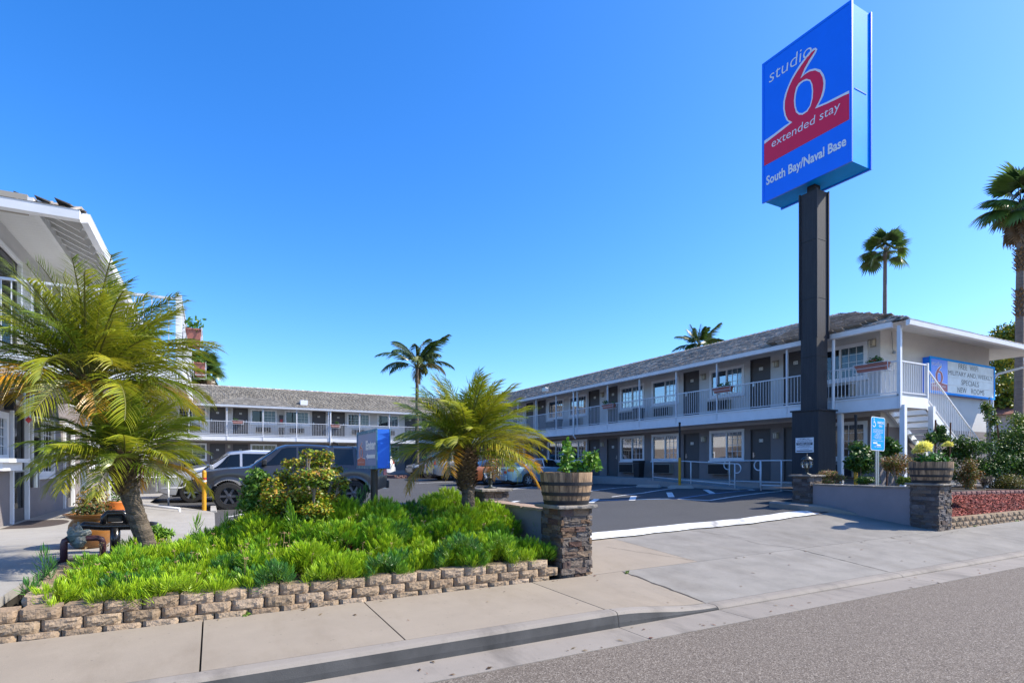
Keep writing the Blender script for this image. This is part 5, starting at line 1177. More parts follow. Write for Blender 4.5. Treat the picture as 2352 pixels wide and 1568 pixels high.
def feather_frond(name, seed, L, npair, ll, droop, cols, wd=.012, up0=0.0, vee=.45, sweep=.75, m=None, u0=.24):
    r = np.random.default_rng(seed); n = 40; s = np.linspace(0, 1, n)
    pit = up0-droop*s**1.4; ds = L/(n-1)
    x = np.concatenate([[0], np.cumsum(np.cos(pit[:-1])*ds)]); z = np.concatenate([[0], np.cumsum(np.sin(pit[:-1])*ds)])
    Vs, Fs, Cs = [], [], []; off = 0
    u = np.linspace(u0, .995, npair)+r.normal(size=npair)*.004
    for side in (-1, 1):
        px, pz, pp = np.interp(u, s, x), np.interp(u, s, z), np.interp(u, s, pit)
        P0 = np.stack([px, np.zeros(npair), pz], 1)
        tan = np.stack([np.cos(pp), np.zeros(npair), np.sin(pp)], 1); nor = np.stack([-np.sin(pp), np.zeros(npair), np.cos(pp)], 1)
        sid = np.tile(np.array([0, side, 0.]), (npair, 1))
        sw = (sweep+.5*u+r.normal(size=npair)*.08)[:, None]
        ve = (vee+r.normal(size=npair)*.15)[:, None]
        T = sid+tan*sw+nor*ve; T /= np.linalg.norm(T, axis=1)[:, None]
        S = np.cross(T, nor); S /= np.linalg.norm(S, axis=1)[:, None]; Nn = np.cross(S, T); Nn *= np.sign((Nn*nor).sum(1))[:, None]
        S = S*.8+Nn*.6
        LL = ll*np.interp(u, [.1, .3, .6, 1], [.5, 1, .95, .35])*(1+.12*r.normal(size=npair))
        ci = r.random(npair)[:, None]; c = np.array(cols[0])*(1-ci)+np.array(cols[1])*ci
        gr = np.array([0, 0, 1.0]); Nb = Nn*.5+gr*.5
        V, F, C = strips(P0, T, S, Nb, LL, np.full(npair, wd), .5+.12*r.normal(size=npair), c, 4)
        Vs.append(V); Fs.append(F+off); Cs.append(C); off += len(V)
    # rachis: thin 4-sided rod
    rr = np.interp(s, [0, .2, 1], [.016, .010, .003])*max(.6, L); k = 4; V = []; 
    for i in range(n):
        nx, nz = -math.sin(pit[i]), math.cos(pit[i])
        V += [(x[i], rr[i], z[i]), (x[i]+nx*rr[i]*.6, 0, z[i]+nz*rr[i]*.6), (x[i], -rr[i], z[i]), (x[i]-nx*rr[i]*.6, 0, z[i]-nz*rr[i]*.6)]
    F = np.array([(i*4+j, i*4+(j+1) % 4, (i+1)*4+(j+1) % 4, (i+1)*4+j) for i in range(n-1) for j in range(4)])+off
    Vs.append(np.array(V)); Fs.append(F); Cs.append(np.tile(np.array([.20, .20, .06]), (len(V), 1)))
    V = np.concatenate(Vs); F = np.concatenate(Fs); C = np.concatenate([np.concatenate(Cs), np.ones((len(V), 1))], 1)
    return mesh_np(name, V, F, m or m_frond, smooth=False, cols=C)
PHO = [((.34, .33, .02), (.19, .24, .015)), ((.12, .19, .015), (.22, .27, .018)), ((.08, .14, .012), (.16, .21, .018)), ((.40, .33, .02), (.25, .27, .018)), ((.50, .23, .02), (.38, .25, .02))]
def trunk_part(t, pts, rads, m=m_ptrunk, name='trunk', n=16, rough=.06, seed=0):
    r = random.Random(seed); P = [Vector(p) for p in pts]; out = []; rad = []
    N_ = 26
    for i in range(N_+1):
        u = i/N_*(len(P)-1); k = min(int(u), len(P)-2); f = u-k; out.append(P[k].lerp(P[k+1], f)); rad.append(lerp(rads[k], rads[k+1], f)*(1+(rough if i % 2 else -rough*.5)+r.uniform(-.02, .02)))
    b = MB(); b.tube(out, rad, n); return b.build(name, m, t, smooth=False)
def boots(t, a, b_, r0, r1, n, ln, seed):
    a, b_ = Vector(a), Vector(b_); ax = (b_-a).normalized(); o1 = ax.orthogonal().normalized(); o2 = ax.cross(o1); r = random.Random(seed); q = MB()
    for i in range(n):
        u = i/n; th = i*2.399; d = o1*math.cos(th)+o2*math.sin(th); s = ax.cross(d); rr = lerp(r0, r1, u); p = a.lerp(b_, u)+d*(rr*.7)
        L = ln*r.uniform(.6, 1.2); w_ = .03*r.uniform(.7, 1.2)*max(1, rr/.09); tip = p+d*(L*.65+.01)+ax*L*r.uniform(.5, .9)
        q.add([p-s*w_, p+s*w_, p+ax*.03+d*.02, tip-s*w_*.45, tip+s*w_*.45, tip+ax*.012+d*-.008], [(0, 1, 4, 3), (1, 2, 5, 4), (2, 0, 3, 5), (3, 4, 5)])
    o = q.build('leaf_bases', m_boot, t); o['kind'] = 'stuff'; return o
def feather_palm(label, base, crown, L, nf, seed, trunk_r, boot=(0.35, .09, .13), tr_pts=None, group=None, npair=36, ll=.28, cols=PHO, lowest=4, name='date_palm', wd=.0115, droop=None, vee=.35):
    t = thing(name, label, 'palm tree', base, group=group); r = random.Random(seed)
    base, crown = Vector(base), Vector(crown); d = (crown-base)
    pts = tr_pts or [base, base+d*.33+Vector((r.uniform(-.03, .03), r.uniform(-.03, .03), 0)), base+d*.7, crown]
    trunk_part(t, pts, [trunk_r*1.1, trunk_r, trunk_r*.95, trunk_r*.9][:len(pts)], seed=seed)
    if boot: boots(t, crown-Vector((0, 0, boot[0])), crown+Vector((0, 0, .06)), boot[1], boot[2], int(120*boot[0]/.35), .105, seed)
    ms = []; dr = [(15, 35), (20, 42), (30, 55), (40, 65), (50, 75), (55, 82), (65, 90), (50, 78)] if droop is None else droop
    for k in range(8):
        ms.append(feather_frond('frond', seed*10+k, L*(.9+.2*r.random()), npair, ll, R(r.uniform(*dr[k])), cols[[1, 0, 2, 0, 1, 3, 4, 0][k] % len(cols)], wd=wd, vee=vee))
    for i in range(nf):
        v = i/(nf-1); el = lerp(84, lowest, v**.9)+r.uniform(-9, 9); az = i*137.5+r.uniform(-14, 14)
        k = r.choice((0, 1, 1, 2)) if v < .3 else r.choice((1, 2, 3, 3, 4)) if v < .7 else r.choice((3, 4, 5, 7, 5))
        if v > .92 and r.random() < .6: k = 6
        sc_ = .85+.15*min(1, v*5)
        inst('frond', ms[k], t, crown+Vector((.02*math.cos(R(az)), .02*math.sin(R(az)), .06-.1*v)), (R(r.uniform(-25, 25)), R(-el), R(az)), (sc_*r.uniform(.88, 1.08),)*3)
    return t
def py(x, y, Y): X, z = onY(x, y, Y); return (X, Y, z)
GP = 'pygmy date palms in the planter'
pA = py(352, 1283, 8.0)
feather_palm('lower pygmy date palm with leaning trunk in the succulent bed', (pA[0], 8.0, .28), py(286, 1058, 8.05), .92, 72, 1, .088, boot=(.42, .105, .15), group=GP,
             tr_pts=[Vector((pA[0], 8.0, .25)), Vector(py(335, 1235, 8.0)), Vector(py(312, 1170, 8.02)), Vector(py(288, 1080, 8.05))])
feather_palm('taller pygmy date palm with big crown in front of the lobby deck', (pA[0]-.1, 8.35, .28), py(204, 886, 8.45), 1.45, 104, 2, .085, boot=(.36, .105, .16), group=GP, ll=.36, npair=44, lowest=8,
             tr_pts=[Vector((pA[0]-.05, 8.35, .25)), Vector(py(300, 1150, 8.4)), Vector(py(250, 1030, 8.42)), Vector(py(204, 888, 8.45))])
pB = py(1076, 1195, 7.7)
feather_palm('bushy pygmy date palm in front of the low planter wall', (pB[0], 7.7, .3), py(1072, 1040, 7.75), 1.26, 96, 3, .095, boot=(.58, .115, .19), group=GP, ll=.32, npair=40, lowest=12,
             tr_pts=[Vector((pB[0], 7.7, .28)), Vector(py(1075, 1130, 7.72)), Vector(py(1073, 1090, 7.74)), Vector(py(1072, 1042, 7.75))])
# king palm in the back corner and a queen palm behind the right roof
KING = [((.035, .075, .015), (.07, .12, .02)), ((.06, .10, .025), (.10, .14, .03)), ((.05, .08, .03), (.09, .13, .04)), ((.12, .14, .03), (.09, .12, .02)), ((.2, .16, .06), (.12, .12, .04))]
kp = py(958, 905, 37.0)
feather_palm('slender feather palm in front of the back wing', (kp[0], 37, .5), (kp[0], 37, py(955, 845, 37)[2]), 2.9, 20, 5, .12, boot=None, npair=60, ll=.62, cols=KING, lowest=18, name='king_palm', wd=.06, vee=-.35, droop=[(20, 40), (40, 70), (50, 80), (60, 90), (70, 100), (70, 100), (80, 110), (60, 90)])
qd = 58; qx, qy = W2((1605-CX)/FX*qd, qd)
feather_palm('feathery palm crown rising behind the right wing roof', (qx, qy, 0), (qx, qy, EYE+(HY-795)/FX*qd), 2.9, 26, 6, .18, boot=None, npair=60, ll=.7, cols=KING, lowest=-35, name='queen_palm', wd=.07, vee=-.3)
# fan palms
def fan_leaf(seed, Rr, cols, pet=1.0):
    r = np.random.default_rng(seed); n = 26; a = np.linspace(-1.9, 1.9, n)
    P0 = np.tile(np.array([pet, 0, 0.]), (n, 1))+np.stack([np.cos(a)*.05, np.sin(a)*.05, np.zeros(n)], 1)
    T = np.stack([np.cos(a), np.sin(a), .12*np.cos(a*3)], 1); T /= np.linalg.norm(T, axis=1)[:, None]
    Nn = np.tile(np.array([0, 0, 1.0]), (n, 1)); S = np.cross(T, Nn)
    L = Rr*(1-.12*np.abs(a))*(1+.06*r.normal(size=n)); ci = r.random(n)[:, None]; c = np.array(cols[0])*(1-ci)+np.array(cols[1])*ci
    V, F, C = strips(P0, T, S, Nn, L, np.full(n, Rr*.17), .55, c, 4)
    b = MB(); b.tube([(0, 0, 0), (pet*.5, 0, .03), (pet, 0, 0)], [.03, .02, .015], 4)
    V2 = np.array(b.v); F2 = np.array([f for f in b.f if len(f) == 4])+len(V)
    C2 = np.tile(np.array([.14, .12, .05]), (len(V2), 1))
    Vc = np.concatenate([V, V2]); return mesh_np('fan_frond', Vc, np.concatenate([F, F2]), m_frond, cols=np.concatenate([np.concatenate([C, C2]), np.ones((len(Vc), 1))], 1))
FAN = [((.05, .10, .02), (.09, .15, .03)), ((.035, .075, .018), (.07, .12, .03)), ((.10, .16, .03), (.06, .11, .02))]
DEAD = ((.20, .14, .08), (.13, .09, .055))
m_ftrunk = mat('fan_trunk', (.16, .125, .10), rough=.95, var=.3, ns=3, stretch=(1, 1, 6), bump=.7, bs=14)
def fan_palm(label, base, crown, Rr, nf, seed, tr, skirt=0, rings=()):
    t = thing('fan_palm', label, 'palm tree', base, group='fan palms beyond the motel'); r = random.Random(seed); base, crown = Vector(base), Vector(crown)
    trunk_part(t, [base, base.lerp(crown, .5), crown], [tr*1.2, tr, tr*.85], m=m_ftrunk, rough=.03, seed=seed)
    ms = [fan_leaf(seed*7+k, Rr, FAN[k], Rr*.95) for k in range(3)]; md = fan_leaf(seed*7+5, Rr*.9, DEAD, Rr*.6)
    for i in range(nf):
        v = i/nf; el = lerp(80, -30, v)+r.uniform(-10, 10); inst('fan_frond', r.choice(ms), t, crown+Vector((0, 0, .1)), (R(r.uniform(-30, 30)), R(-el), R(i*137.5+r.uniform(-15, 15))), (r.uniform(.85, 1.1),)*3)
    for i in range(skirt): inst('dead_frond', md, t, crown-Vector((0, 0, r.uniform(.0, .9))), (R(r.uniform(-30, 30)), R(r.uniform(50, 82)), R(i*137.5)), (r.uniform(.8, 1.1),)*3)
    for z0, z1 in rings: boots(t, base.lerp(crown, z0), base.lerp(crown, z1), tr*1.1, tr*1.35, 90, .3, seed)
    return t
def far(x, y, d): X, Y = W2((x-CX)/FX*d, d); return (X, Y, EYE+(HY-y)/FX*d)
f1 = far(2033, 580, 50); f1b = far(2030, 1000, 50); fan_palm('tall slim fan palm standing behind the right wing roof', (f1b[0], f1b[1], 0), f1, 1.15, 20, 21, .17)
f2 = far(2345, 470, 32); f2b = far(2338, 900, 32); fan_palm('very tall fan palm with ragged brown trunk at the right edge', (f2b[0], f2b[1], 0), f2, 1.2, 26, 22, .2, skirt=14, rings=((.60, .70), (.76, .84), (.94, 1.0)))
f3 = far(462, 852, 64); fan_palm('shaggy fan palm with dead skirt behind the back wing roof', (f3[0], f3[1], 0), f3, 1.5, 26, 23, .3, skirt=34)

# ------------------------------------------------------------------ broadleaf tree and far house at the right edge
def shrub_px(label, name, cat, px, py_, rx, ry, Y, n, size, cols, seed, base_z, lobes=7, m=None, aspect=.5, stems=3, group=None, hollow=.25, flat=1.0):
    X, z = onY(px, py_, Y); d = X*SA+Y*CA; k = d/FX; sx, sz = rx*k, ry*k
    t = thing(name, label, cat, (X, Y, base_z), group=group); r = random.Random(seed); bl = []
    for i in range(lobes):
        a = r.uniform(0, 6.28); q = r.uniform(.15, .68); h = r.uniform(-.55, .6)
        s = r.uniform(.3, .52); bl.append((X+math.cos(a)*q*sx, Y+math.sin(a)*q*sx*.8*flat, z+h*sz, sx*s, sx*s*flat, sz*s))
    leaf_cloud('foliage', t, bl, n, size, cols, m or m_leaf_gloss, seed, aspect=aspect, hollow=hollow)
    b = MB()
    for i in range(stems):
        q = bl[i % len(bl)]; b.tube([(X+r.uniform(-.05, .05), Y+r.uniform(-.05, .05), base_z-.05), (lerp(X, q[0], .4), lerp(Y, q[1], .4), lerp(base_z, q[2], .5)), (q[0], q[1], q[2])], [.02, .014, .006], 6)
    if stems: b.build('stem', m_twig, t)
    return t
ft = far(2325, 860, 36)
tr = thing('broadleaf_tree', 'bushy green tree with yellowish top at the right edge behind the motel', 'tree', (ft[0], ft[1], 0)); r_ = random.Random(4); bl = []
for i in range(34):
    a = r_.uniform(0, 6.28); q = r_.uniform(0, 2.7); h = r_.uniform(-3.0, 2.9); bl.append((ft[0]+math.cos(a)*q, ft[1]+math.sin(a)*q, ft[2]+h, *(r_.uniform(.6, 1.1),)*2, r_.uniform(.45, .8)))
leaf_cloud('crown', tr, bl, 11000, .19, [(.04, .09, .012), (.09, .15, .016), (.2, .22, .02), (.36, .30, .02)], m_leaf, 31, aspect=.6)
b = MB(); b.tube([(ft[0], ft[1], -.2), (ft[0]+.1, ft[1], 2), (ft[0], ft[1], 5), (ft[0]-.2, ft[1], 7.5)], [.3, .24, .16, .05], 9)
for q in bl[:9]: b.tube([(ft[0], ft[1], max(2.5, q[2]-2)), (lerp(ft[0], q[0], .6), lerp(ft[1], q[1], .6), q[2]-.6), q[:3]], [.1, .06, .02], 6)
b.build('trunk', m_bark, tr)
fh = thing('far_house', 'low house with red edged roof beyond the right end of the motel', 'house', (52, 17, 0))
b = MB(); b.box(44, 62, 12.6, 22, -.3, 4.6); b.build('wall', mat('house_wall', (.42, .38, .34), rough=.9, var=.08), fh)
b = MB(); b.add([(43.4, 12, 4.6), (62.6, 12, 4.6), (62.6, 22.6, 4.6), (43.4, 22.6, 4.6), (47, 17.3, 5.9), (59, 17.3, 5.9)], [(0, 1, 5, 4), (2, 3, 4, 5), (1, 2, 5), (3, 0, 4), (0, 3, 2, 1)]); rf = b.build('roof', mat('house_roof', (.25, .10, .07), rough=.9, var=.2, ns=3), fh)
for x in (46, 50, 54, 58): b = MB(); b.box(x, x+1.4, 12.55, 12.6, 1.2, 2.6); b.build('window', m_dark, fh)

# ------------------------------------------------------------------ succulent bed
def zsoil(x, y): return .205+.10*sst(6.3, 8.2, y)+.03*math.sin(x*2.3)*math.sin(y*3.1)
g = MB(); g.grid(lambda x, y: (x, y, zsoil(x, y)), np.linspace(-1.5, 4.12, 30), np.linspace(6.3, 9.15, 16)); g.build('planting_bed', m_soil, kind='structure', fix=False)
def rosette(seed, nl, stem, L, e0, e1, cols, wd=.0075):
    r = np.random.default_rng(seed); i = np.arange(nl); u = i/(nl-1)
    az = i*2.39996+r.normal(size=nl)*.15; el = np.radians(e0+(e1-e0)*u+r.normal(size=nl)*7)
    P0 = np.stack([.012*np.cos(az), .012*np.sin(az), -stem+stem*u], 1)
    T = np.stack([np.cos(el)*np.cos(az), np.cos(el)*np.sin(az), np.sin(el)], 1)
    S = np.stack([-np.sin(az), np.cos(az), np.zeros(nl)], 1); Nn = np.cross(T, S); Nn *= np.sign(Nn[:, 2:3]+1e-6)
    LL = L*(.75+.5*r.random(nl))*np.interp(u, [0, .3, 1], [.8, 1.1, .85])
    us = [0, .4, .78, 1]; wp = [.7, 1, .8, .1]; rows = []; cc = []
    c0, c1 = np.array(cols[0]), np.array(cols[1]); ci = r.random((nl, 1)); c = c0*(1-ci)+c1*ci
    S = S*.8+Nn*.6*np.where(r.random((nl, 1)) < .5, -1, 1)
    for q, w_ in zip(us, wp):
        c_ = P0+T*(q*LL)[:, None]+Nn*((.5*q*q)*LL)[:, None]
        for k in (-1, 1):
            rows.append(c_+S*(k*w_*wd/2)); cc.append(c*(.55+.75*q))  # pale leaf tips; bases darkened in colour to paint inner shade for depth
    V = np.stack(rows, 1).reshape(-1, 3); C = np.stack(cc, 1).reshape(-1, 3)
    base = np.array([(2*j, 2*j+1, 2*j+3, 2*j+2) for j in range(3)])
    F = (base[None]+8*np.arange(nl)[:, None, None]).reshape(-1, 4)
    return V, F, C
LIME = ((.27, .45, .015), (.40, .55, .025)); GRE = ((.13, .32, .018), (.22, .40, .025)); BLU = ((.05, .17, .035), (.09, .24, .04))
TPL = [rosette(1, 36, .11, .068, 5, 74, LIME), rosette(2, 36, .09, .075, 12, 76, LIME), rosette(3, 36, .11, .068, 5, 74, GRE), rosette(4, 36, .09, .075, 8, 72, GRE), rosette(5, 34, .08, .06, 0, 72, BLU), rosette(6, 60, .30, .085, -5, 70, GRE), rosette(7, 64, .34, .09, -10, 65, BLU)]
def scatter_rosettes(name, items, seed, **kw):
    """items: (template, x, y, z, scale, tiltx, tilty)"""
    r = np.random.default_rng(seed); Vs, Fs, Cs = [], [], []; off = 0
    for k, (V, F, C) in enumerate(TPL):
        it = np.array([i[1:] for i in items if i[0] == k], float)
        if not len(it): continue
        n = len(it); a = r.random(n)*6.283; ca, sa = np.cos(a), np.sin(a)
        X = (V[None, :, 0]*ca[:, None]-V[None, :, 1]*sa[:, None])*it[:, 3:4]; Y = (V[None, :, 0]*sa[:, None]+V[None, :, 1]*ca[:, None])*it[:, 3:4]; Z = np.broadcast_to(V[None, :, 2], X.shape)*it[:, 3:4]
        X2 = X+Z*it[:, 4:5]; Y2 = Y+Z*it[:, 5:6]; Z2 = Z-X*it[:, 4:5]*.6-Y*it[:, 5:6]*.6
        W_ = np.stack([X2+it[:, 0:1], Y2+it[:, 1:2], Z2+it[:, 2:3]], 2).reshape(-1, 3)
        br = (.75+.5*r.random((n, 1, 1)))*C[None]; Vs.append(W_); Cs.append(br.reshape(-1, 3))
        Fs.append((F[None]+(len(V)*np.arange(n))[:, None, None]).reshape(-1, 4)+off); off += len(W_)
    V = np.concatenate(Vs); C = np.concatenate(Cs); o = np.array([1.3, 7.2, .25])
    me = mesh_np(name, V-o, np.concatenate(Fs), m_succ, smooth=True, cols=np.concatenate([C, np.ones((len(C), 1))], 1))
    ob = inst(name, me, None, o); return tag(ob, **kw)
items = []; r_ = random.Random(9)
def hgt(x, y): return .065+sst(6.35, 7.9, y)*lerp(.03, .30, sst(-.2, 1.0, x))-.05*sst(.6, -.2, x)-.07*math.exp(-((x+.5)**2/.15+(y-7.2)**2/.6))
# clumps: each a dome covered with shoots
doms = []; y = 6.31
while y < 8.75:
    x = -1.35+r_.uniform(0, .25)
    while x < 3.95:
        px, py2 = x+r_.uniform(-.08, .08), y+r_.uniform(-.07, .07); x += r_.uniform(.22, .37)
        if px < -.85 and py2 > 7.9: continue
        if px > 3.9 and py2 > 6.7: continue
        doms.append((px, py2, r_.uniform(.14, .27), r_.random()))
    y += .265
for px, py2, rad, kind in doms:
    zc = zsoil(px, py2)+hgt(px, py2)-.12+r_.uniform(-.11, .16)*(1 if px > .3 else .3); sh = math.sin(px*1.9+.6)+math.sin(py2*2.2+px*1.1)
    pal = (0, 0, 1) if kind < .58+.12*sh else (2, 3, 0) if kind < .86 else (2, 4, 4)
    n = int(rad*rad*1050)+8
    for i in range(n):
        u = (i+.5)/n; th = i*2.39996+kind*9; ph = math.acos(1-u*.98); sx, sy, sz = math.sin(ph)*math.cos(th), math.sin(ph)*math.sin(th), math.cos(ph)
        X, Y, Z = px+sx*rad*1.1, py2+sy*rad, zc+sz*rad*1.15+r_.uniform(-.02, .04)
        if Z < zsoil(px, py2)+.02 or Y < 6.17: continue
        items.append((r_.choice(pal), X, Y, Z+.04, r_.uniform(.7, 1.08), sx*.75+r_.uniform(-.12, .12), sy*.75+r_.uniform(-.12, .12)))
for px, py2, Y, k in ((100, 1262, 7.5, 6), (118, 1290, 7.3, 6), (85, 1330, 6.9, 6), (60, 1340, 6.8, 4), (665, 1160, 7.4, 5), (672, 1180, 7.3, 5), (842, 1118, 8.1, 6), (825, 1132, 8.0, 6), (858, 1140, 8.2, 6), (455, 1190, 8.4, 5), (520, 1185, 8.5, 5), (545, 1180, 8.6, 6), (790, 1135, 8.1, 6), (1005, 1185, 8.2, 5), (950, 1190, 8.1, 5), (1235, 1195, 7.0, 5), (760, 1150, 8.0, 6)):
    X, z = onY(px, py2, Y); items.append((k, X, Y, z, 1.25, r_.uniform(-.15, .15), r_.uniform(-.1, .1)))
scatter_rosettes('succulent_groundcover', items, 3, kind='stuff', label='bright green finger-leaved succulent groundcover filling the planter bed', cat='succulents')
# dry flower stalks among the succulents
b = MB(); r_ = random.Random(12)
for _ in range(130):
    x, y = r_.uniform(-1.3, 3.9), r_.uniform(6.4, 8.4); z = zsoil(x, y)+hgt(x, y)+.12; h = r_.uniform(.05, .12); tx_, ty = r_.uniform(-.03, .03), r_.uniform(-.03, .03)
    b.tube([(x, y, z-.05), (x+tx_, y+ty, z+h)], .0022, 3)
    for k in range(5): a = r_.uniform(0, 6.28); b.tube([(x+tx_, y+ty, z+h), (x+tx_+.025*math.cos(a), y+ty+.025*math.sin(a), z+h+r_.uniform(.0, .025))], [.0018, .005], 3)
b.build('dry_flower_stalks', mat('dry_stalk', (.30, .20, .09), rough=.9, var=.3), kind='stuff', label='dry tan flower stalks among the green succulents', cat='dried flowers')
# dark aeoniums
def aeonium(label, px, py_, Y, sc_, seed):
    X, z = onY(px, py_, Y); t = thing('dark_aeonium', label, 'succulent', (X, Y, z-.2), group='dark purple rosettes in the succulent bed'); r = np.random.default_rng(seed)
    for j in range(4):
        ox, oy, oz = [(0, 0, 0), (.07, .03, -.04), (-.07, .02, -.05), (.01, -.05, -.06)][j]; nl = 36; i = np.arange(nl); u = i/(nl-1); az = i*2.39996; el = np.radians(5+75*u)
        T = np.stack([np.cos(el)*np.cos(az), np.cos(el)*np.sin(az), np.sin(el)], 1); S = np.stack([-np.sin(az), np.cos(az), 0*az], 1); Nn = np.cross(T, S)*np.array(1.0); Nn *= np.sign(Nn[:, 2:3]+1e-6)
        c = np.tile(np.array([.022, .006, .012]), (nl, 1))*(.7+.8*r.random((nl, 1))); c[r.random(nl) < .1] = (.10, .02, .008)
        V, F, C = strips(np.zeros((nl, 3))+np.array([ox, oy, oz])*sc_, T, S, -Nn, .105*sc_*(1.1-.5*u), np.full(nl, .034*sc_), .2, c, 4)
        inst('rosette', mesh_np('rosette', V, F, m_leaf_gloss, cols=np.concatenate([C, np.ones((len(C), 1))], 1)), t, (X, Y, z))
    b = MB()
    for ox, oy in ((0, 0), (.07, .03), (-.07, .02)): b.tube([(X, Y, z-.3), (X+ox*sc_, Y+oy*sc_, z-.02)], .012, 6)
    b.build('stem', m_bark, t)
aeonium('dark purple succulent rosette near the Enter sign post', 912, 1190, 7.55, 1.15, 1); aeonium('dark purple succulent rosette in the middle of the bed', 795, 1252, 6.95, 1.0, 2)

# ------------------------------------------------------------------ jade bush and green shrub in the bed
def jp(x, y): return ((750+x/2.94)*.574219, (1750+y/2.94)*.574219)
JY = 7.85; JC = [(.07, .13, .012), (.11, .18, .014), (.18, .24, .016), (.30, .30, .02), (.36, .26, .02), (.32, .12, .02)]
pads = [(1400, 185, 70, 38), (1600, 210, 110, 50), (1540, 290, 150, 50), (1250, 300, 130, 42), (1750, 385, 85, 36), (1130, 440, 110, 48), (1500, 430, 200, 60), (1820, 510, 75, 40), (1260, 520, 150, 50), (980, 560, 100, 60), (1640, 560, 170, 55), (1060, 680, 140, 65), (1400, 660, 190, 60), (1000, 800, 120, 55), (1620, 720, 160, 55), (1250, 790, 180, 60), (1500, 820, 160, 60)]
jx, jz = onY(*jp(1450, 900), JY); JD = jx*SA+JY*CA; kk = JD/FX*.574219/2.94
jd = thing('jade_bush', 'rounded jade bush with yellow and red tipped leaves in the planter', 'shrub', (jx, JY, .35)); r_ = random.Random(5); bl = []
for x, y, rx, ry in pads:
    Y = JY+r_.uniform(-.38, .38); X, z = onY(*jp(x, y), JY); bl.append((X+(Y-JY)*.15, Y, z, rx*kk*1.2, rx*kk*1.0, ry*kk*1.35))
leaf_cloud('foliage', jd, bl, 7600, .038, JC, m_succ, 41, aspect=.62, up=.8, curl=-.1, hollow=.45)
leaf_cloud('inner_foliage', jd, [(x, y, z-.08, a*.9, b2*.9, c) for x, y, z, a, b2, c in bl[5:]], 3200, .038, JC[:3], m_succ, 42, aspect=.62, up=.8, hollow=.1)
b = MB()
for q in bl:
    m1 = Vector((lerp(jx, q[0], .3), lerp(JY, q[1], .3), lerp(.45, q[2], .4))); m2 = Vector((lerp(jx, q[0], .75), lerp(JY, q[1], .75), lerp(.45, q[2], .72)))
    b.tube([(jx+r_.uniform(-.05, .05), JY, .3), m1, m2, (q[0], q[1], q[2])], [.035, .026, .018, .008], 7)
    for k in range(3): a = r_.uniform(0, 6.28); b.tube([m2, (q[0]+q[3]*.6*math.cos(a), q[1]+q[4]*.6*math.sin(a), q[2])], [.012, .006], 5)
b.build('branches', m_twig, jd)
bl = []
for x, y, rx, ry in ((820, 430, 75, 60), (900, 470, 70, 50), (760, 540, 95, 75), (850, 620, 110, 80), (730, 680, 100, 75), (680, 790, 75, 45), (800, 780, 120, 60), (780, 880, 120, 45)):
    X, z = onY(*jp(x, y), 8.35); k2 = (X*SA+8.35*CA)/FX*.574219/2.94; bl.append((X, 8.35+r_.uniform(-.15, .15), z, rx*k2*1.2, rx*k2, ry*k2*1.2))
gs = thing('leafy_shrub', 'light green leafy shrub left of the jade bush', 'shrub', (bl[4][0], 8.35, .35)); leaf_cloud('foliage', gs, bl, 2000, .06, [(.05, .14, .015), (.12, .24, .03), (.20, .30, .05)], m_leaf, 44, aspect=.45, hollow=.2)
b = MB()
for q in bl: b.tube([(bl[4][0], 8.35, .3), (lerp(bl[4][0], q[0], .5), 8.35, lerp(.3, q[2], .6)), q[:3]], [.014, .01, .004], 5)
b.build('stem', m_twig, gs)
shrub_px('small yellow green jade tuft beside the palm trunk', 'jade_tuft', 'succulent', 1062/1+0, 1205, 22, 14, 7.35, 420, .03, JC[:3], 46, .4, lobes=5, m=m_succ, aspect=.6, stems=0)
shrub_px('light green leafy plant at the back edge of the bed near the pipes', 'leafy_plant', 'plant', 375, 1222, 30, 18, 9.0, 500, .05, [(.08, .2, .02), (.2, .36, .03)], 47, .35, lobes=6, m=m_leaf, stems=3)
# ------------------------------------------------------------------ right-hand garden beds
m_mulch = mat('mulch_red', (.15, .034, .028), rough=.95, var=.35, ns=16, rnd=.2, col2=(.07, .02, .018))
def zm(x, y): return .24+.40*sst(6.3, 7.7, y)-.012*max(0, x-15)
g = MB(); g.grid(lambda x, y: (x, y, zm(x, y)), np.linspace(14.06, 30, 40), np.linspace(6.3, 7.85, 8)); g.build('mulch_bed', m_mulch, kind='structure', fix=False)
r2 = np.random.default_rng(6); n = 9000
X = 14.05+np.abs(r2.random(n))**1.5*10; Y = 6.32+r2.random(n)*1.45; Z = np.array([zm(a, c) for a, c in zip(X, Y)])+.006+r2.random(n)*.02
a = r2.random(n)*6.28; L = .02+.035*r2.random(n); Wd = .008+.010*r2.random(n); tl = r2.normal(size=n)*.35; t2 = r2.normal(size=n)*.3
dx, dy = np.cos(a), np.sin(a); P = np.stack([X, Y, Z], 1); T = np.stack([dx, dy, tl], 1); S = np.stack([-dy, dx, t2], 1); U = np.array([0, 0, .006])
V = np.stack([P-T*L[:, None]-S*Wd[:, None], P+T*L[:, None]-S*Wd[:, None], P+T*L[:, None]+S*Wd[:, None], P-T*L[:, None]+S*Wd[:, None],
              P-T*L[:, None]*.9-S*Wd[:, None]+U, P+T*L[:, None]*.9-S*Wd[:, None]+U, P+T*L[:, None]*.9+S*Wd[:, None]+U, P-T*L[:, None]*.9+S*Wd[:, None]+U], 1).reshape(-1, 3)
bf = np.array([(4, 5, 6, 7), (0, 1, 5, 4), (1, 2, 6, 5), (2, 3, 7, 6), (3, 0, 4, 7)]); F = (bf[None]+8*np.arange(n)[:, None, None]).reshape(-1, 4)
mc = np.array([(.22, .05, .04), (.14, .03, .028), (.30, .08, .06), (.09, .022, .02)])[r2.integers(0, 4, n)]*(.7+.6*r2.random((n, 1)))
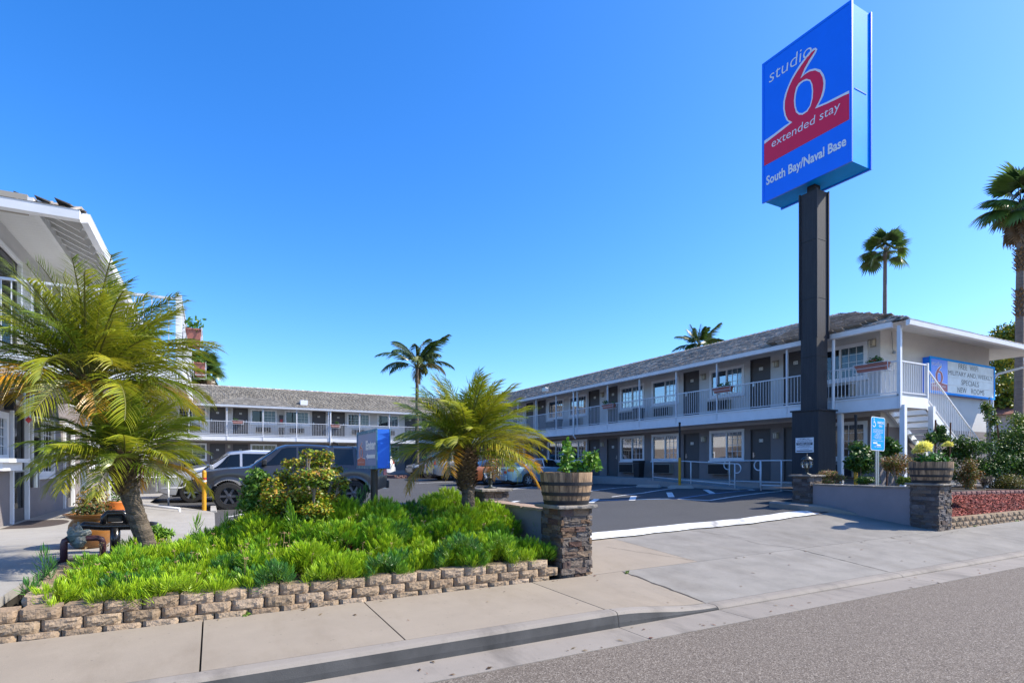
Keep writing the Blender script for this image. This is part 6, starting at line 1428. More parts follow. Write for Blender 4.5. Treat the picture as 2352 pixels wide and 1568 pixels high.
o = inst('bark_chips', mesh_np('bark_chips', V-np.array([18, 7, .3]), F, leafmat('bark_chip', rough=.85, transl=0, spec=.25), cols=np.concatenate([np.repeat(mc, 8, 0), np.ones((8*n, 1))], 1)), None, (18, 7, .3)); tag(o, 'red bark chips covering the sloping bed right of the pillar', 'bark chips', kind='stuff')
w1 = thing('block_edging', 'tan block edging along the pavement in front of the red bark bed', 'edging', (18, 6.2, .05)); block_run(w1, (14.1, 6.2), (24, 6.2), lambda x, y: zs(x, 6.0)-.0, 3, BM, seed=31, first=-.06, setback=.015)
w2 = thing('block_edging', 'reddish block edging at the top of the red bark bed under the shrubs', 'edging', (18, 7.8, .55)); block_run(w2, (14.3, 7.72), (25, 7.72), lambda x, y: zm(x, 7.7)-.06, 2, BMR, seed=32, first=0, setback=.01)
g = MB(); g.grid(lambda x, y: (x, y, .80-.012*max(0, x-15)), np.linspace(14.0, 30, 20), [7.86, 9, 10.4]); g.quad(*[(x, y, .84) for x, y in ((13.82, 6.7), (16.9, 6.7), (16.9, 10.4), (13.82, 10.4))]); g.build('garden_soil', m_soil, kind='structure', fix=False)
b = MB(); b.box(16.86, 16.94, 7.9, 10.6, .3, .86); b.build('bed_kerb', m_stucco_wall, label='low stucco kerb at the back of the shrub bed beside the pole sign', cat='kerb')
DG = [(.02, .06, .012), (.035, .09, .014), (.07, .15, .02), (.12, .22, .03)]; ORG = [(.07, .10, .015), (.16, .16, .02), (.28, .14, .04), (.36, .15, .07)]
GG = 'shrubs in the right-hand garden bed'
shrub_px('low rounded shrub with pinkish tips just right of the lantern pillar', 'garden_shrub', 'shrub', 1913, 1097, 34, 17, 9.0, 2600, 0.038, [(.09, .16, .02), (.18, .22, .03), (.34, .17, .09), (.38, .2, .13)], 51, .84, lobes=10, m=m_leaf, group=GG, stems=2)
shrub_px('low dark green shrub left of the parking sign post', 'garden_shrub', 'shrub', 1978, 1104, 34, 11, 8.4, 1400, 0.043, DG, 52, .84, lobes=7, group=GG, stems=2)
shrub_px('dark glossy leafy shrub behind the blue parking sign', 'garden_shrub', 'shrub', 1975, 1052, 43, 44, 8.8, 2600, 0.092, DG, 53, .84, lobes=10, group=GG, stems=4, aspect=.5)
shrub_px('dark glossy shrub between the parking sign and the barrel', 'garden_shrub', 'shrub', 2045, 1030, 30, 30, 8.8, 1400, 0.092, DG, 54, .84, lobes=7, group=GG, stems=4)
shrub_px('orange brown rounded shrub left of the flower barrel', 'garden_shrub', 'shrub', 2060, 1068, 43, 33, 7.6, 3800, 0.038, ORG, 55, .84, lobes=12, m=m_leaf, group=GG, stems=5)
shrub_px('yellow green low shrub at the foot of the orange shrub', 'garden_shrub', 'shrub', 2080, 1102, 23, 11, 7.3, 1000, 0.043, [(.08, .16, .02), (.24, .30, .03)], 56, .84, lobes=6, m=m_leaf, group=GG, stems=2)
shrub_px('orange tipped shrub right of the flower barrel', 'garden_shrub', 'shrub', 2222, 1092, 34, 39, 8.3, 4000, 0.043, [(.05, .10, .014), (.12, .16, .02), (.30, .13, .03), (.34, .15, .05)], 57, .75, lobes=11, m=m_leaf, group=GG, stems=5)
shrub_px('pale pinkish shrub beside the orange tipped shrub', 'garden_shrub', 'shrub', 2262, 1105, 19, 19, 8.3, 1400, 0.038, [(.09, .08, .06), (.2, .14, .12), (.06, .09, .03)], 58, .75, lobes=7, m=m_leaf, group=GG, stems=3)
shrub_px('dense dark green leafy shrub at the right edge below the stair', 'garden_shrub', 'shrub', 2325, 1035, 66, 68, 8.7, 7200, 0.081, DG+[(.2, .26, .03)], 59, .75, lobes=18, group=GG, stems=6)
shrub_px('low shaded shrub at the bottom right edge of the upper bed', 'garden_shrub', 'shrub', 2330, 1108, 54, 22, 8.1, 3000, 0.049, [(.04, .07, .015), (.14, .15, .02), (.2, .12, .03)], 60, .75, lobes=10, m=m_leaf, group=GG, stems=3)
shrub_px('open leafy bush in front of the stair treads', 'garden_shrub', 'shrub', 2225, 1030, 66, 44, 8.9, 3000, 0.076, DG, 61, .75, lobes=13, group=GG, stems=7, hollow=.1)
shrub_px('dark bushy plant between the stakes left of the stair', 'garden_shrub', 'shrub', 2155, 1000, 34, 28, 8.9, 1600, 0.076, DG, 62, .75, lobes=8, group=GG, stems=4)
shrub_px('tall wispy shrub shoot at the right edge above the others', 'garden_shrub', 'shrub', 2275, 955, 21, 37, 9.0, 720, 0.081, DG+[(.3, .3, .03)], 63, .75, lobes=8, group=GG, stems=4, hollow=.05)
shrub_px('broad green shrub mass right of the orange tipped shrub', 'garden_shrub', 'shrub', 2295, 1075, 62, 40, 8.6, 3200, .07, DG, 64, .75, lobes=16, group=GG, stems=5)
shrub_px('dark leafy shrub directly behind the flower barrel', 'garden_shrub', 'shrub', 2180, 1075, 34, 30, 8.7, 1500, .07, DG, 65, .75, lobes=9, group=GG, stems=4)
shrub_px('sunlit yellow green bush at the right edge below the tree', 'garden_shrub', 'shrub', 2340, 985, 42, 40, 9.3, 2000, .08, [(.05, .11, .014), (.12, .2, .02), (.28, .3, .03)], 67, .75, lobes=12, group=GG, stems=4)
m_stake = mat('stake_wood', (.13, .06, .03), rough=.9, var=.2)
def sp(x, y): return ((3500+x/3.136)*.574219, (1650+y/3.136)*.574219)
for lab, x, y0, x2 in (('brown wooden stake in the bed behind the barrel flowers', 760, 90, 752), ('brown wooden stake nearest the stair posts', 948, 125, 940), ('brown wooden stake behind the blue parking sign', 165, 130, 155), ('leaning brown stake in the shrub at the right edge', 1530, 145, 1585)):
    a = py(*sp(x, y0), 8.95); c = py(*sp(x2, 420), 8.95); b = MB(); b.tube([(lerp(a[0], c[0], 1.9), 8.95, .7), a], .026, 8); b.build('garden_stake', m_stake, label=lab, cat='stake', group='wooden garden stakes')
# weeds along the edging and in joints
b_items = []
for lab, x, y, z in (('small weed at the foot of the tan edging right of the pillar', 15.1, 6.1, None), ('small weed further right along the tan edging', 17.2, 6.12, None), ('tiny weed in the red bark bed', 14.9, 6.9, None), ('small weed in the driveway joint near the left pillar', 5.02, 6.0, None), ('small weed at the base of the tan block wall', .3, 6.1, None)):
    z = zs(x, y) if y < 6.2 else zm(x, y); leaf_obj = thing('weed', lab, 'weed', (x, y, z), group='weeds'); leaf_cloud('foliage', leaf_obj, [(x, y, z+.012, .04, .02, .015)], 22, .028, [(.1, .2, .02), (.2, .3, .03)], m_leaf, int(x*100) % 97)
# yellow chrysanthemums and barrel foliage
bx, by, bz = BARR; bp = thing('flowering_plant', 'yellow chrysanthemum plant with green leaves growing in the right barrel', 'flowers', (bx, by, bz+.38))
leaf_cloud('foliage', bp, [(bx-.05, by, bz+.50, .3, .25, .1), (bx+.2, by, bz+.52, .2, .2, .13), (bx-.22, by-.05, bz+.47, .15, .15, .08)], 420, .10, [(.03, .10, .012), (.05, .17, .02), (.10, .24, .03)], m_leaf, 71, aspect=.5)
def bloom(t, c, rad, seed):
    r = np.random.default_rng(seed); n = 240; i = np.arange(n)+.5; ph = np.arccos(1-i/n*1.25); th = i*2.39996
    T = np.stack([np.sin(ph)*np.cos(th), np.sin(ph)*np.sin(th), np.cos(ph)*.8], 1); T += r.normal(size=T.shape)*.08; T /= np.linalg.norm(T, axis=1)[:, None]
    S = np.cross(T, r.normal(size=T.shape)); S /= np.linalg.norm(S, axis=1)[:, None]; Nn = np.cross(S, T); cc = np.array([(.85, .80, .2)])*(.75+.4*r.random((n, 1)))
    V, F, C = strips(T*rad*.45, T, S, Nn, rad*.55*(.8+.4*r.random(n)), np.full(n, rad*.16), -.3, cc, 3)
    inst('flower_head', mesh_np('flower_head', V, F, m_leaf, cols=np.concatenate([C, np.ones((len(C), 1))], 1)), t, c)
c = py(2124, 1030, by-.08); 
for k, (dx, dz, s) in enumerate(((-.13, 0, .14), (.06, .03, .16), (.2, -.03, .13), (0, -.07, .12))): bloom(bp, (c[0]+dx, by-.1+.05*k, c[2]+dz), s, k)
c = py(2178, 1022, by); bloom(bp, (c[0], by, c[2]), .10, 9); bloom(bp, (c[0]-.1, by+.05, c[2]-.02), .05, 10)
b = MB()
for dx, dy, dz in ((-.12, -.08, .62), (.05, -.05, .64), (.28, .02, .66)): b.tube([(bx, by, bz+.36), (bx+dx*.6, by+dy, bz+.5), (bx+dx, by+dy, bz+dz-.03)], .006, 5)
b.build('stem', m_twig, bp)
bx, by, bz = BARL; lp = thing('barrel_plant', 'leafy light green plants growing in the left barrel', 'plant', (bx, by, bz+.36)); bl = []
def d8(x, y): return ((2050+x/2.24)*.574219, (1650+y/2.24)*.574219)
for x, y, r0 in ((440, 275, 35), (450, 330, 45), (550, 330, 40), (480, 400, 50), (520, 460, 60), (460, 490, 50), (580, 480, 60), (640, 430, 55), (700, 400, 55), (740, 440, 45), (690, 470, 55), (745, 500, 30), (620, 500, 50), (680, 385, 40)):
    X, z = onY(*d8(x, y), by); k2 = 7.6/FX*.574219/2.24; bl.append((X, by+random.Random(x).uniform(-.12, .12), z, r0*k2, r0*k2, r0*k2*.9))
leaf_cloud('foliage', lp, bl, 620, .062, [(.05, .16, .012), (.12, .27, .02), (.22, .36, .04)], m_leaf, 72, aspect=.6, hollow=.2)
b = MB()
for q in bl[::2]: b.tube([(bx+random.Random(q[0]).uniform(-.12, .12), by, bz+.34), (lerp(bx, q[0], .6), q[1], lerp(bz+.36, q[2], .6)), q[:3]], [.009, .007, .003], 5)
b.build('stem', mat('stem_green', (.10, .15, .03), rough=.7), lp)

# ------------------------------------------------------------------ pots by the lobby
m_glaze = mat('pot_glaze', (.33, .14, .03), rough=.25, var=.25, ns=3, col2=(.16, .07, .02)); m_clay = mat('pot_clay', (.42, .15, .045), rough=.6, var=.12)
def pot(label, x, y, z, prof, m, seed, cols, rad, n=260, size=.05, h=.12):
    t = thing('plant_pot', label, 'plant pot', (x, y, z)); b = MB(); b.lathe(prof+[(prof[-1][0]-.03, prof[-1][1]), (prof[-1][0]-.05, prof[-1][1]-.05), (.01, prof[-1][1]-.05)], 32, (x, y, z), cap=False); b.build('pot', m, t, smooth=True)
    zt_ = prof[-1][1]; leaf_cloud('plant', t, [(x+rad*.4*math.cos(k*2.1), y+rad*.4*math.sin(k*2.1), z+zt_+h*.4, rad*.7, rad*.7, h) for k in range(4)], n, size, cols, m_succ, seed, aspect=.5); return t
pot('large brown glazed pot with dark succulents beside the backflow pipes', -1.55, 9.95, .31, [(.18, 0), (.23, .05), (.265, .2), (.25, .33), (.21, .40), (.30, .46), (.325, .48)], m_glaze, 81, [(.04, .07, .015), (.10, .12, .02), (.16, .06, .02)], .27, 500, .045)
pot('terracotta pot with yellow and red leaved succulent by the white posts', -2.35, 15.2, .32, [(.14, 0), (.2, .2), (.24, .3), (.26, .33)], m_clay, 82, [(.07, .10, .015), (.22, .18, .02), (.32, .12, .02)], .3, 900, .05, .28)
pot('bright orange clay pot with small plant next to the white posts', -2.05, 16.2, .31, [(.16, 0), (.23, .18), (.25, .27), (.27, .30)], mat('pot_orange', (.55, .15, .02), rough=.4, var=.06), 83, [(.05, .14, .02), (.12, .22, .03)], .16, 120, .06, .16)
b = MB(); b.add([( -2.95+.42*math.cos(k*math.pi/12), 13.9+.85*math.sin(k*math.pi/12), .343) for k in range(-6, 7)]+[(-3.34, 13.05, .343), (-3.34, 14.75, .343)][::-1], [tuple(range(15))]); b.build('door_mat', mat('mat_brown', (.06, .045, .04), rough=1, var=.3, ns=30), label='dark brown half round door mat at the lobby entrance', cat='door mat', fix=False)
# ------------------------------------------------------------------ backflow preventer
m_tape = mat('black_tape', (.012, .012, .014), rough=.22, var=.4, ns=14, stretch=(6, 1, 1), spec=.6); m_brass = mat('valve_grey', (.30, .29, .26), rough=.55, var=.3, ns=12, col2=(.16, .2, .18)); m_prim = mat('pipe_primer', (.10, .04, .045), rough=.4, var=.25, ns=10)
def d7(x, y): return ((x/3.136)*.574219, (1950+y/3.136)*.574219)
def dp(x, y, Y): X, z = onY(*d7(x, y), Y); return (X, Y, z)
bf_ = thing('backflow_preventer', 'black taped and brown water pipes with grey valve at the left end of the bed', 'water pipes', (-1.3, 9.0, .33))
Yb_ = 9.25
b = MB(); b.tube([dp(1020, 490, Yb_), dp(1060, 470, Yb_), dp(1300, 485, Yb_), dp(1640, 478, Yb_), dp(1900, 470, Yb_), dp(1955, 475, Yb_), dp(1985, 510, Yb_), (dp(1985, 510, Yb_)[0], Yb_, .3)], .055, 12); b.build('taped_pipe', m_tape, bf_, smooth=True)
b = MB(); p = dp(1445, 500, Yb_); b.tube([p, (p[0], Yb_, .3)], .06, 12); b.build('taped_riser', m_tape, bf_, smooth=True)
b = MB(); a_, c_ = dp(1300, 430, Yb_), dp(1580, 310, Yb_); b.tube([dp(1300, 470, Yb_), dp(1310, 360, Yb_), dp(1350, 320, Yb_), dp(1540, 315, Yb_), dp(1585, 350, Yb_), dp(1590, 470, Yb_)], .045, 10); b.build('taped_loop', m_tape, bf_, smooth=True)
b = MB(); p0, p1 = dp(1350, 430, Yb_+.02), dp(1540, 335, Yb_+.02); b.box(p0[0], p1[0], Yb_-.02, Yb_+.12, p0[2], p1[2]); b.build('valve_box', m_black, bf_, bevel=.01)
Yc = 8.75
b = MB(); q = dp(800, 700, Yc); b.tube([(q[0], Yc, .28), (q[0], Yc, q[2]), dp(812, 668, Yc), dp(850, 650, Yc)], .04, 12); b.build('brown_elbow', m_prim, bf_, smooth=True)
b = MB(); b.tube([dp(850, 650, Yc), dp(930, 625, Yc+.05), dp(1000, 600, Yc+.1), dp(1080, 570, Yc+.15), dp(1120, 560, Yc+.18)], [.045, .05, .065, .05, .045], 12); b.build('valve_body', m_brass, bf_, smooth=False)
b = MB(); v = dp(985, 585, Yc+.08); b.lathe([(.05, -.16), (.085, -.1), (.07, -.02), (.09, 0), (.09, .025), (.05, .05), (.03, .1), (.012, .12), (.012, .16)], 14, v); b.build('valve_bonnet', m_brass, bf_)
for x, y in ((870, 575), (890, 545), (920, 570)): v = dp(x, y, Yc+.03); b = MB(); b.lathe([(.018, -.06), (.02, 0), (.028, .01), (.028, .03), (.014, .04), (.014, .06)], 8, v); b.build('test_cock', m_brass, bf_)
b = MB(); b.tube([dp(1050, 650, Yc+.1), dp(1090, 632, Yc+.1), dp(1220, 628, Yc+.1), dp(1275, 645, Yc+.1), dp(1290, 690, Yc+.1), (dp(1290, 690, Yc+.1)[0], Yc+.1, .3)], .036, 12); b.build('brown_pipe', m_prim, bf_, smooth=True)
# planter with block edging at the back of the lot (king palm)
pe = thing('block_planter', 'small brown block planter around the slender palm at the back', 'planter', (12.3, 36.5, .5)); block_run(pe, (10.6, 35.6), (14.2, 35.6), zlot, 2, BMR, seed=41, first=0, setback=0); block_run(pe, (14.3, 35.6), (15.2, 37.6), zlot, 2, BMR, seed=42, first=0, setback=0); block_run(pe, (9.8, 37.2), (10.5, 35.7), zlot, 2, BMR, seed=43, first=0, setback=0)
b = MB(); b.add([(x, y, zlot(x, y)+.17) for x, y in ((10.6, 35.75), (14.25, 35.75), (15.1, 37.6), (9.9, 37.6))], [(0, 1, 2, 3)]); b.build('soil', m_soil, pe)
shrub_px('dark leafy plants under the slender palm at the back of the lot', 'planter_shrub', 'shrub', 985, 1062, 28, 20, 36.6, 700, .2, DG, 66, .7, lobes=8, stems=3)

# litter: a few dry leaves in the gutter and on the pavement
rl_ = np.random.default_rng(15); n = 90; X = rl_.uniform(-2, 12, n); Y = np.where(rl_.random(n) < .7, 4.0+rl_.random(n)**2*.42, rl_.uniform(4.5, 6.05, n)); Y = np.where(rl_.random(n) < .25, 6.08-rl_.random(n)*.05, Y)
Z = np.array([(lerp(-.143, -.150, (b-3.99)/.47) if b < 4.45 else zs(a, b)) for a, b in zip(X, Y)])+.006; a = rl_.random(n)*6.28; L = .012+.028*rl_.random(n); wd_ = L*(.2+.3*rl_.random(n))
T = np.stack([np.cos(a), np.sin(a), rl_.normal(size=n)*.12], 1); S = np.stack([-np.sin(a), np.cos(a), rl_.normal(size=n)*.2], 1); P = np.stack([X, Y, Z], 1)
V = np.stack([P-T*L[:, None], P+S*wd_[:, None]+np.array([0, 0, .004]), P+T*L[:, None], P-S*wd_[:, None]+np.array([0, 0, .005])], 1).reshape(-1, 3); F = np.arange(4*n).reshape(-1, 4)
lc = np.array([(.20, .11, .05), (.28, .2, .1), (.1, .06, .03), (.22, .08, .03)])[rl_.integers(0, 4, n)]
o = inst('fallen_leaves', mesh_np('fallen_leaves', V-np.array([5, 5, 0]), F, m_leaf, cols=np.concatenate([np.repeat(lc, 4, 0), np.ones((4*n, 1))], 1)), None, (5, 5, 0)); tag(o, 'dry fallen leaves scattered in the gutter and on the pavement', 'leaves', kind='stuff')
# ------------------------------------------------------------------ vehicles
m_cglass = mat('car_glass_dark', (.006, .008, .009), rough=.03, var=.02, spec=.45)
m_tyre = mat('tyre', (.014, .014, .014), rough=.85, var=.2, ns=20, bump=.4, bs=50); m_trim = mat('trim_black', (.012, .012, .013), rough=.5, var=.1)
m_tail = mat('tail_lamp', (.40, .012, .012), rough=.15, var=.05, spec=.6); m_head = mat('head_lamp', (.55, .57, .58), rough=.1, var=.05, spec=.7); m_amber = mat('amber_lamp', (.6, .2, .02), rough=.2)
def paint(name, col, metal=.35): return mat(name, col, rough=.32, metal=metal, var=.03, ns=3, coat=.5)
def car(label, loc, heading, S, col, cat='car', name='parked_car', group='cars parked in the lot'):
    t = thing(name, label, cat, loc, heading, group=group)
    L, Wd = S['L'], S['W']; xs = sorted(set(list(np.linspace(-L/2, L/2, 76))+[p[0] for p in S['belt']]+[p[0] for p in S['roof']]))
    fb = lambda x: float(np.interp(x, *zip(*S['belt']))); fr = lambda x: float(np.interp(x, *zip(*S['roof'])))
    sill = S.get('sill', .22); ra = S['ra']; wr_ = S['wr']
    def zb(x):
        z = sill+.12*max(0, abs(x)/(L/2)-.86)/.14
        for xa in S['axles']:
            if abs(x-xa) < ra: z = max(z, S['rw']+math.sqrt(ra*ra-(x-xa)**2)*.96)
        return z
    def tap(x, k): e = (abs(x)/(L/2)); return 1-k*max(0, (e-.78)/.22)**2.2
    def ring(x):
        b0, bl, rf = zb(x), fb(x), max(fr(x), fb(x)+.035); cab = min(1, max(0, (rf-bl-.035)/.4)); w = Wd/2*tap(x, S.get('taper', .13))
        zm_ = max(lerp(b0, bl, .55), b0+.03); wr = lerp(w*.93, w*wr_, cab)
        rise = min(.05, rf-bl)
        return [(0, b0), (w*.9, b0), (w*.985, b0+.03), (w, zm_), (w*.975, bl-.02), (w*.955, bl+.004), (wr, rf-rise), (wr*.86, rf-.012), (0, rf+.012)]
    K = 9
    def at(x, k, side, off=0.0):
        Rg = ring(x); i = min(int(k), K-2); f = k-i; y, z = lerp(Rg[i][0], Rg[i+1][0], f), lerp(Rg[i][1], Rg[i+1][1], f)
        dy, dz = Rg[i+1][0]-Rg[i][0], Rg[i+1][1]-Rg[i][1]; n = math.hypot(dy, dz) or 1
        return (x, side*(y+off*dz/n), z-off*dy/n)
    b = MB()
    for side in (1, -1):
        R_ = [[(x, side*y, z) for y, z in ring(x)] for x in xs]
        b.add([p for q in R_ for p in q], [(i*K+j, (i+1)*K+j, (i+1)*K+j+1, i*K+j+1) for i in range(len(xs)-1) for j in range(K-1)])
    for x in (xs[0], xs[-1]):
        q = [(x, y, z) for y, z in ring(x)]; q += [(x, -y, z) for y, z in ring(x)[::-1][1:-1]]; b.add(q, [tuple(range(len(q)))])
    body = b.build('body', S['paint'], t, smooth=True, local=True)
    m = body.data; bm = bmesh.new(); bm.from_mesh(m); bmesh.ops.remove_doubles(bm, verts=bm.verts[:], dist=.0005); bmesh.ops.recalc_face_normals(bm, faces=bm.faces[:])
    for e in bm.edges:
        if len(e.link_faces) == 2 and e.calc_face_angle(0) > R(38): e.smooth = False
    bm.to_mesh(m); bm.free()
    def patch(nm, x0, x1, k0, k1, mt, sides=(1, -1), off=.005, nx=8, nk=4, parent=t, x0t=None, x1t=None):
        for sd in sides:
            q = MB()
            def fn(u, v):
                a = lerp(x0, x0 if x0t is None else x0t, v); c = lerp(x1, x1 if x1t is None else x1t, v)
                return at(lerp(a, c, u), lerp(k0, k1, v), sd, off)
            q.grid(fn, np.linspace(0, 1, nx+1), np.linspace(0, 1, nk+1)); q.build(nm, mt, parent, local=True, smooth=True, fix=False)
    for (x0, x1, x0t, x1t) in S['side_glass']: patch('side_window', x0, x1, 5.12, 5.93, m_cglass, x0t=x0t, x1t=x1t)
    for nm, x0, x1 in S['end_glass']:
        for sd in (1, -1):
            q = MB(); q.grid(lambda u, v: at(lerp(x0, x1, u), lerp(6.15, 8, v), sd, .006), np.linspace(0, 1, 9), np.linspace(0, 1, 6)); q.build(nm, m_cglass, t, local=True, smooth=True, fix=False)
    for x in S.get('seams', ()): patch('door_seam', x-.006, x+.006, 2.2, 4.95, m_trim, nx=1, nk=8, off=.003)
    for x in S.get('handles', ()):
        for sd in (1, -1):
            p = at(x, 4.0, sd, .012); q = MB(); q.box(p[0]-.09, p[0]+.09, p[1]-.012, p[1]+.012, p[2]-.07, p[2]-.04); q.build('door_handle', S.get('handle_m', m_trim), t, local=True, bevel=.006)
    xm = S['mirror']
    for sd in (1, -1):
        p = at(xm, 5.3, sd, .09); q = MB(); q.box(p[0]-.06, p[0]+.07, p[1]-.1, p[1]+.08, p[2]-.06, p[2]+.11); q.build('mirror', m_trim if S.get('mirror_black', True) else S['paint'], t, local=True, bevel=.03)
    # lamps and bumpers
    hx = L/2
    patch('headlight', hx-.32, hx-.02, 3.5, 4.7, m_head, off=.008); patch('tail_light', -hx+.01, -hx+S.get('tl', .18), S.get('tk', (3.3, 4.8))[0], S.get('tk', (3.3, 4.8))[1], m_tail, off=.01)
    wE = Wd/2*tap(hx, S.get('taper', .13)); zb_ = S.get('bump', (.35, .58))
    for sx in (1, -1):
        q = MB(); q.box(sx*hx-(.0 if sx > 0 else .09), sx*hx+(.09 if sx > 0 else 0), -wE*.98, wE*.98, zb_[0], zb_[1]); q.build('bumper', S.get('bump_m', S['paint']), t, local=True, bevel=.03)
    zl = fb(-hx)
    q = MB()
    for sd in (1, -1): q.box(-hx-.012, -hx+.002, sd*wE*.55 if sd > 0 else -wE*.93, wE*.93 if sd > 0 else sd*wE*.55, zb_[1]+.08, zl-.1)
    q.build('rear_lamp', m_tail, t, local=True)
    q = MB()
    for sd in (1, -1): q.box(hx-.002, hx+.012, min(sd*wE*.5, sd*wE*.92), max(sd*wE*.5, sd*wE*.92), zb_[1]+.06, fb(hx)-.05)
    q.build('front_lamp', m_head, t, local=True)
    q = MB(); q.box(hx, hx+.012, -wE*.45, wE*.45, zb_[1]+.04, fb(hx)-.06); q.build('grille', m_trim, t, local=True)
    q = MB(); q.box(-hx-.018, -hx-.004, -.17, .17, zb_[1]+.1, zb_[1]+.24); q.build('licence_plate', m_inkw, t, local=True)
    # wheels
    rw = S['rw']; tw = S.get('tw', .2)
    tyre = MB(); pr = [(rw*.62, -tw/2), (rw*.9, -tw/2), (rw*.985, -tw*.42), (rw, -tw*.3), (rw, tw*.3), (rw*.985, tw*.42), (rw*.9, tw/2), (rw*.62, tw/2)]
    tyre.lathe(pr, 36, cap=False); 
    if S.get('lugs'):
        for k in range(40):
            a = 2*math.pi*k/40; c, s_ = math.cos(a), math.sin(a)
            for zz in (-1, 1): tyre.box(-.022, .022, -.018, .018, tw*.1 if zz > 0 else -tw*.46, tw*.46 if zz > 0 else -tw*.1, T=lambda x, y, z: ((rw+x*.5)*c-y*s_, (rw+x*.5)*s_+y*c, z))
    tm = tyre.mesh('tyre', m_tyre, smooth=False)
    rim = MB(); rr = rw*.64; rim.lathe([(rr, -tw*.4), (rr*1.01, tw*.42), (rr*.93, tw*.44), (rr*.88, tw*.25), (rr*.86, -tw*.3)], 28, cap=False)
    ns_ = S.get('spokes', 6)
    for k in range(ns_):
        a = 2*math.pi*k/ns_; rim.box(rr*.1, rr*.92, -rr*.13, rr*.13, tw*.22, tw*.36, T=lambda x, y, z: (x*math.cos(a)-y*math.sin(a), x*math.sin(a)+y*math.cos(a), z))
    rim.lathe([(rr*.24, tw*.2), (rr*.24, tw*.40), (rr*.1, tw*.43), (.003, tw*.43)], 14, cap=False); rm = rim.mesh('rim', S.get('rim_m', m_steel))
    disc = MB(); disc.lathe([(rr*.86, -tw*.1), (.003, -tw*.1)], 24, cap=False); dm = disc.mesh('brake_disc', m_trim)
    for xa in S['axles']:
        for sd in (1, -1):
            p = (xa, sd*(Wd/2-tw*.5-.005+S.get('poke', 0)), rw)
            w = inst('wheel', tm, t, p, (R(-90 if sd > 0 else 90), 0, 0), world=False); inst('rim', rm, w, (0, 0, 0), world=False); inst('brake_disc', dm, w, (0, 0, 0), world=False)
    q = MB(); q.box(-L*.42, L*.42, -Wd*.36, Wd*.36, sill-.05, sill+.2); q.build('underbody', m_trim, t, local=True)
    return t, at, patch
def zat(x, y): return zlot(x, y)
PI = math.pi
# ---- dark pickup with canopy, nose to the left
truck_p = paint('paint_slate', (.026, .027, .031), .1); L_ = 5.6
TS = dict(L=L_, W=1.9, paint=truck_p, sill=.46, ra=.52, rw=.405, tw=.27, axles=(1.86, -1.7), wr=.80, taper=.10, lugs=True, spokes=6, rim_m=mat('rim_gunmetal', (.09, .09, .10), rough=.4, metal=.7, var=.05), poke=.03,
          belt=[(-2.8, 1.22), (-1.1, 1.24), (.9, 1.25), (1.15, 1.24), (1.9, 1.19), (2.6, 1.09), (2.8, 1.0)],
          roof=[(-2.8, 1.25), (-2.74, 1.80), (-2.6, 1.90), (-1.02, 1.92), (-.98, 1.90), (-.9, 1.94), (-.3, 1.965), (.25, 1.94), (.5, 1.86), (1.28, 1.28), (2.8, 1.02)],
          side_glass=[(.02, 1.06, .0, .42), (-.88, -.06, -.85, -.06), (-1.72, -1.12, -1.70, -1.12), (-2.55, -1.8, -2.5, -1.8)], end_glass=[('windscreen', .56, 1.2), ('rear_window', -2.795, -2.745)],
          seams=(1.12, -.02, -.93, -1.05), handles=(.12, -.78), mirror=.92, bump=(.55, .80), bump_m=m_trim, tl=.12, tk=(3.2, 4.9))
tx, ty = 2.28, 19.05
trk, at_, patch_ = car('dark grey pickup truck with camper shell and off-road tyres', (tx, ty, zat(tx, ty)+.0), PI, TS, None, cat='pickup truck', name='pickup_truck', group=None)
for xa in (1.86, -1.7):       # flared arches
    for sd in (1, -1):
        q = MB(); n = 16
        for i in range(n):
            a0, a1 = [math.pi*(k/n) for k in (i, i+1)]
            P = [(xa+rr*math.cos(a), sd*yy, .405+rr*.96*math.sin(a)) for a, rr, yy in ((a0, .51, .955), (a1, .51, .955), (a1, .61, .935), (a0, .61, .935))]
            P2 = [(xa+.51*math.cos(a), sd*yy, .405+.51*.96*math.sin(a)) for a, yy in ((a0, .85), (a1, .85), (a1, .955), (a0, .955))]
            q.mi = 0; q.quad(*P); q.mi = 1; q.quad(*P2)
        q.build('wheel_flare', [truck_p, m_trim], trk, local=True, fix=False)
q = MB()
for x in (-2.5, -1.75, -1.1): q.box(x-.02, x+.02, -.75, .75, 1.93, 1.95)
q.tube([(-1.35, .2, 1.95), (-1.35, .2, 2.02), (-1.2, .2, 2.04)], .03, 8); q.build('roof_rack', m_trim, trk, local=True)
q = MB(); q.box(-3.05, -2.85, -.04, .04, .5, .56); q.tube([(-3.02, 0, .55), (-3.02, 0, .62)], .02, 8); q.build('tow_hitch', m_steel, trk, local=True)
a_, F_ = text_mesh('TRD SPORT', w=.55, h=.06, bold=.02)
b = MB(); b.add([(-2.35+p[0], at_(-2.35+p[0], 4.5, 1, .008)[1], at_(-2.35, 4.35, 1)[2]+p[1]) for p in a_ if True], F_); b.v = [(-4.7-x, y, z) for x, y, z in b.v]; b.build('decal', m_inkw, trk, local=True, fix=False)
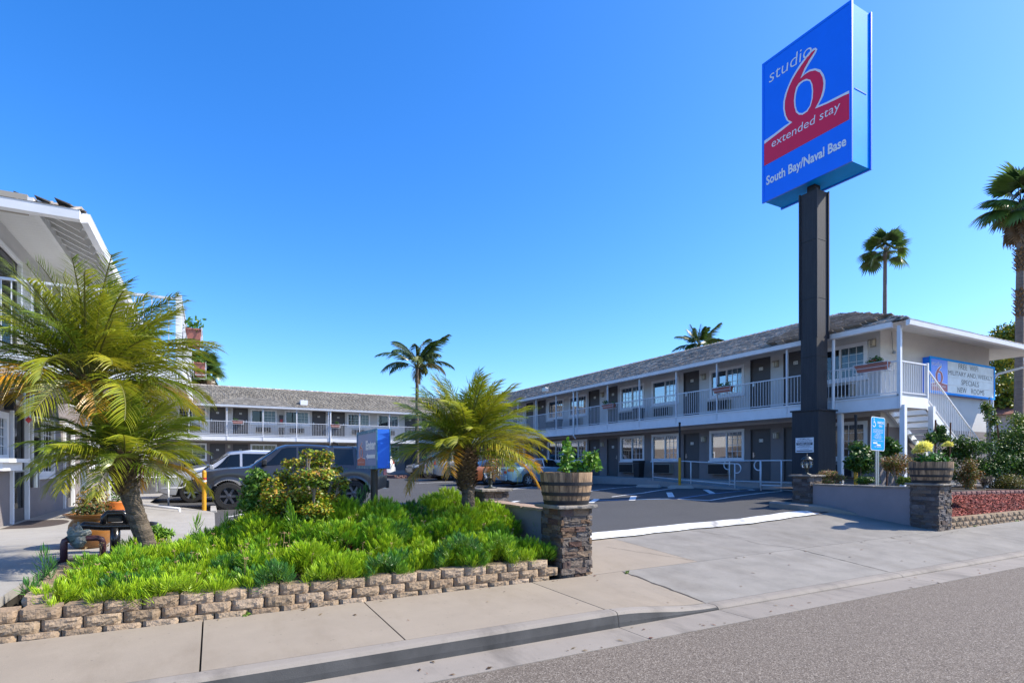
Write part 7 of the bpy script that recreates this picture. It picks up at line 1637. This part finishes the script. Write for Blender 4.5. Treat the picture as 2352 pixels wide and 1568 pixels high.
# ---- pale blue sedan, nose towards the right wing
SED = dict(L=4.7, W=1.74, paint=paint('paint_pale_blue', (.16, .30, .38)), sill=.20, ra=.345, rw=.31, tw=.19, axles=(1.45, -1.22), wr=.72, taper=.16,
           belt=[(-2.35, .86), (-1.7, .93), (-.6, .93), (.9, .90), (1.7, .82), (2.35, .66)], roof=[(-2.35, .88), (-1.62, .97), (-1.0, 1.30), (-.6, 1.39), (.0, 1.41), (.35, 1.37), (1.15, .93), (2.35, .68)],
           side_glass=[(-.25, .95, -.25, .4), (-1.05, -.32, -.72, -.32)], end_glass=[('windscreen', .42, 1.08), ('rear_window', -1.56, -.95)], seams=(.98, -.28, -1.1), handles=(-.12, -.95), handle_m=paint('handle_blue', (.16, .30, .38)), mirror=.8, mirror_black=False, bump=(.28, .55), tl=.3, tk=(3.5, 4.7), rim_m=mat('rim_silver', (.5, .5, .52), rough=.35, metal=.7, var=.04))
sx_, sy_ = lotpt(1213, 1117); cx_ = sx_+1.22; car('pale blue sedan parked nose to the right wing', (cx_, sy_+.8, zat(cx_, sy_+.8)), 0, SED, None, cat='sedan')
def variant(S, **kw): d = dict(S); d.update(kw); return d
BRN = variant(SED, paint=paint('paint_copper', (.30, .10, .035)), L=4.9, W=1.8); car('copper brown sedan parked beyond the pale blue sedan', (cx_-.7, sy_+4.0, zat(cx_, sy_+4)), 0, BRN, None, cat='sedan')
SUV = dict(L=4.65, W=1.84, paint=paint('paint_white', (.72, .73, .74), 0), sill=.26, ra=.40, rw=.36, tw=.22, axles=(1.38, -1.32), wr=.78, taper=.13,
           belt=[(-2.32, 1.08), (-1.2, 1.10), (.8, 1.08), (1.6, 1.02), (2.32, .86)], roof=[(-2.32, 1.12), (-2.2, 1.45), (-1.95, 1.70), (-1.2, 1.77), (-.2, 1.78), (.2, 1.73), (1.05, 1.12), (2.32, .88)],
           side_glass=[(-.1, .88, -.1, .3), (-1.05, -.18, -1.05, -.18), (-1.95, -1.14, -1.75, -1.14)], end_glass=[('windscreen', .28, 1.0), ('rear_window', -2.3, -2.02)], seams=(.95, -.13, -1.1), handles=(.05, -.92), mirror=.78, mirror_black=False, bump=(.38, .70), tl=.14, tk=(3.6, 5.6), rim_m=m_steel)
def suv(label, x, y, head, col, metal=.3, **kw): return car(label, (x, y, zat(x, y)), head, variant(SUV, paint=paint('paint_'+label.split()[0], col, metal), **kw), None, cat='SUV')
suv('white SUV parked behind the pickup cab, facing the lobby', 1.3, 27.4, PI, (.70, .71, .72), 0)
suv('charcoal SUV with roof rails two places behind the pickup', .9, 31.2, PI, (.09, .095, .10))
suv('silver SUV parked directly behind the pickup nose', .75, 22.6, PI, (.45, .46, .47), .4)
suv('grey SUV parked behind the middle palm trunk', 14.2, 33.0, 0, (.20, .205, .21))
suv('small dark SUV beyond the grey SUV, nose out', 14.0, 36.2, PI, (.06, .06, .065), .2)
wsx = far(906, 1075, 41); suv('white SUV parked at the back behind the Enter sign', wsx[0]-2.3, wsx[1]+.9, PI, (.74, .75, .76), 0)
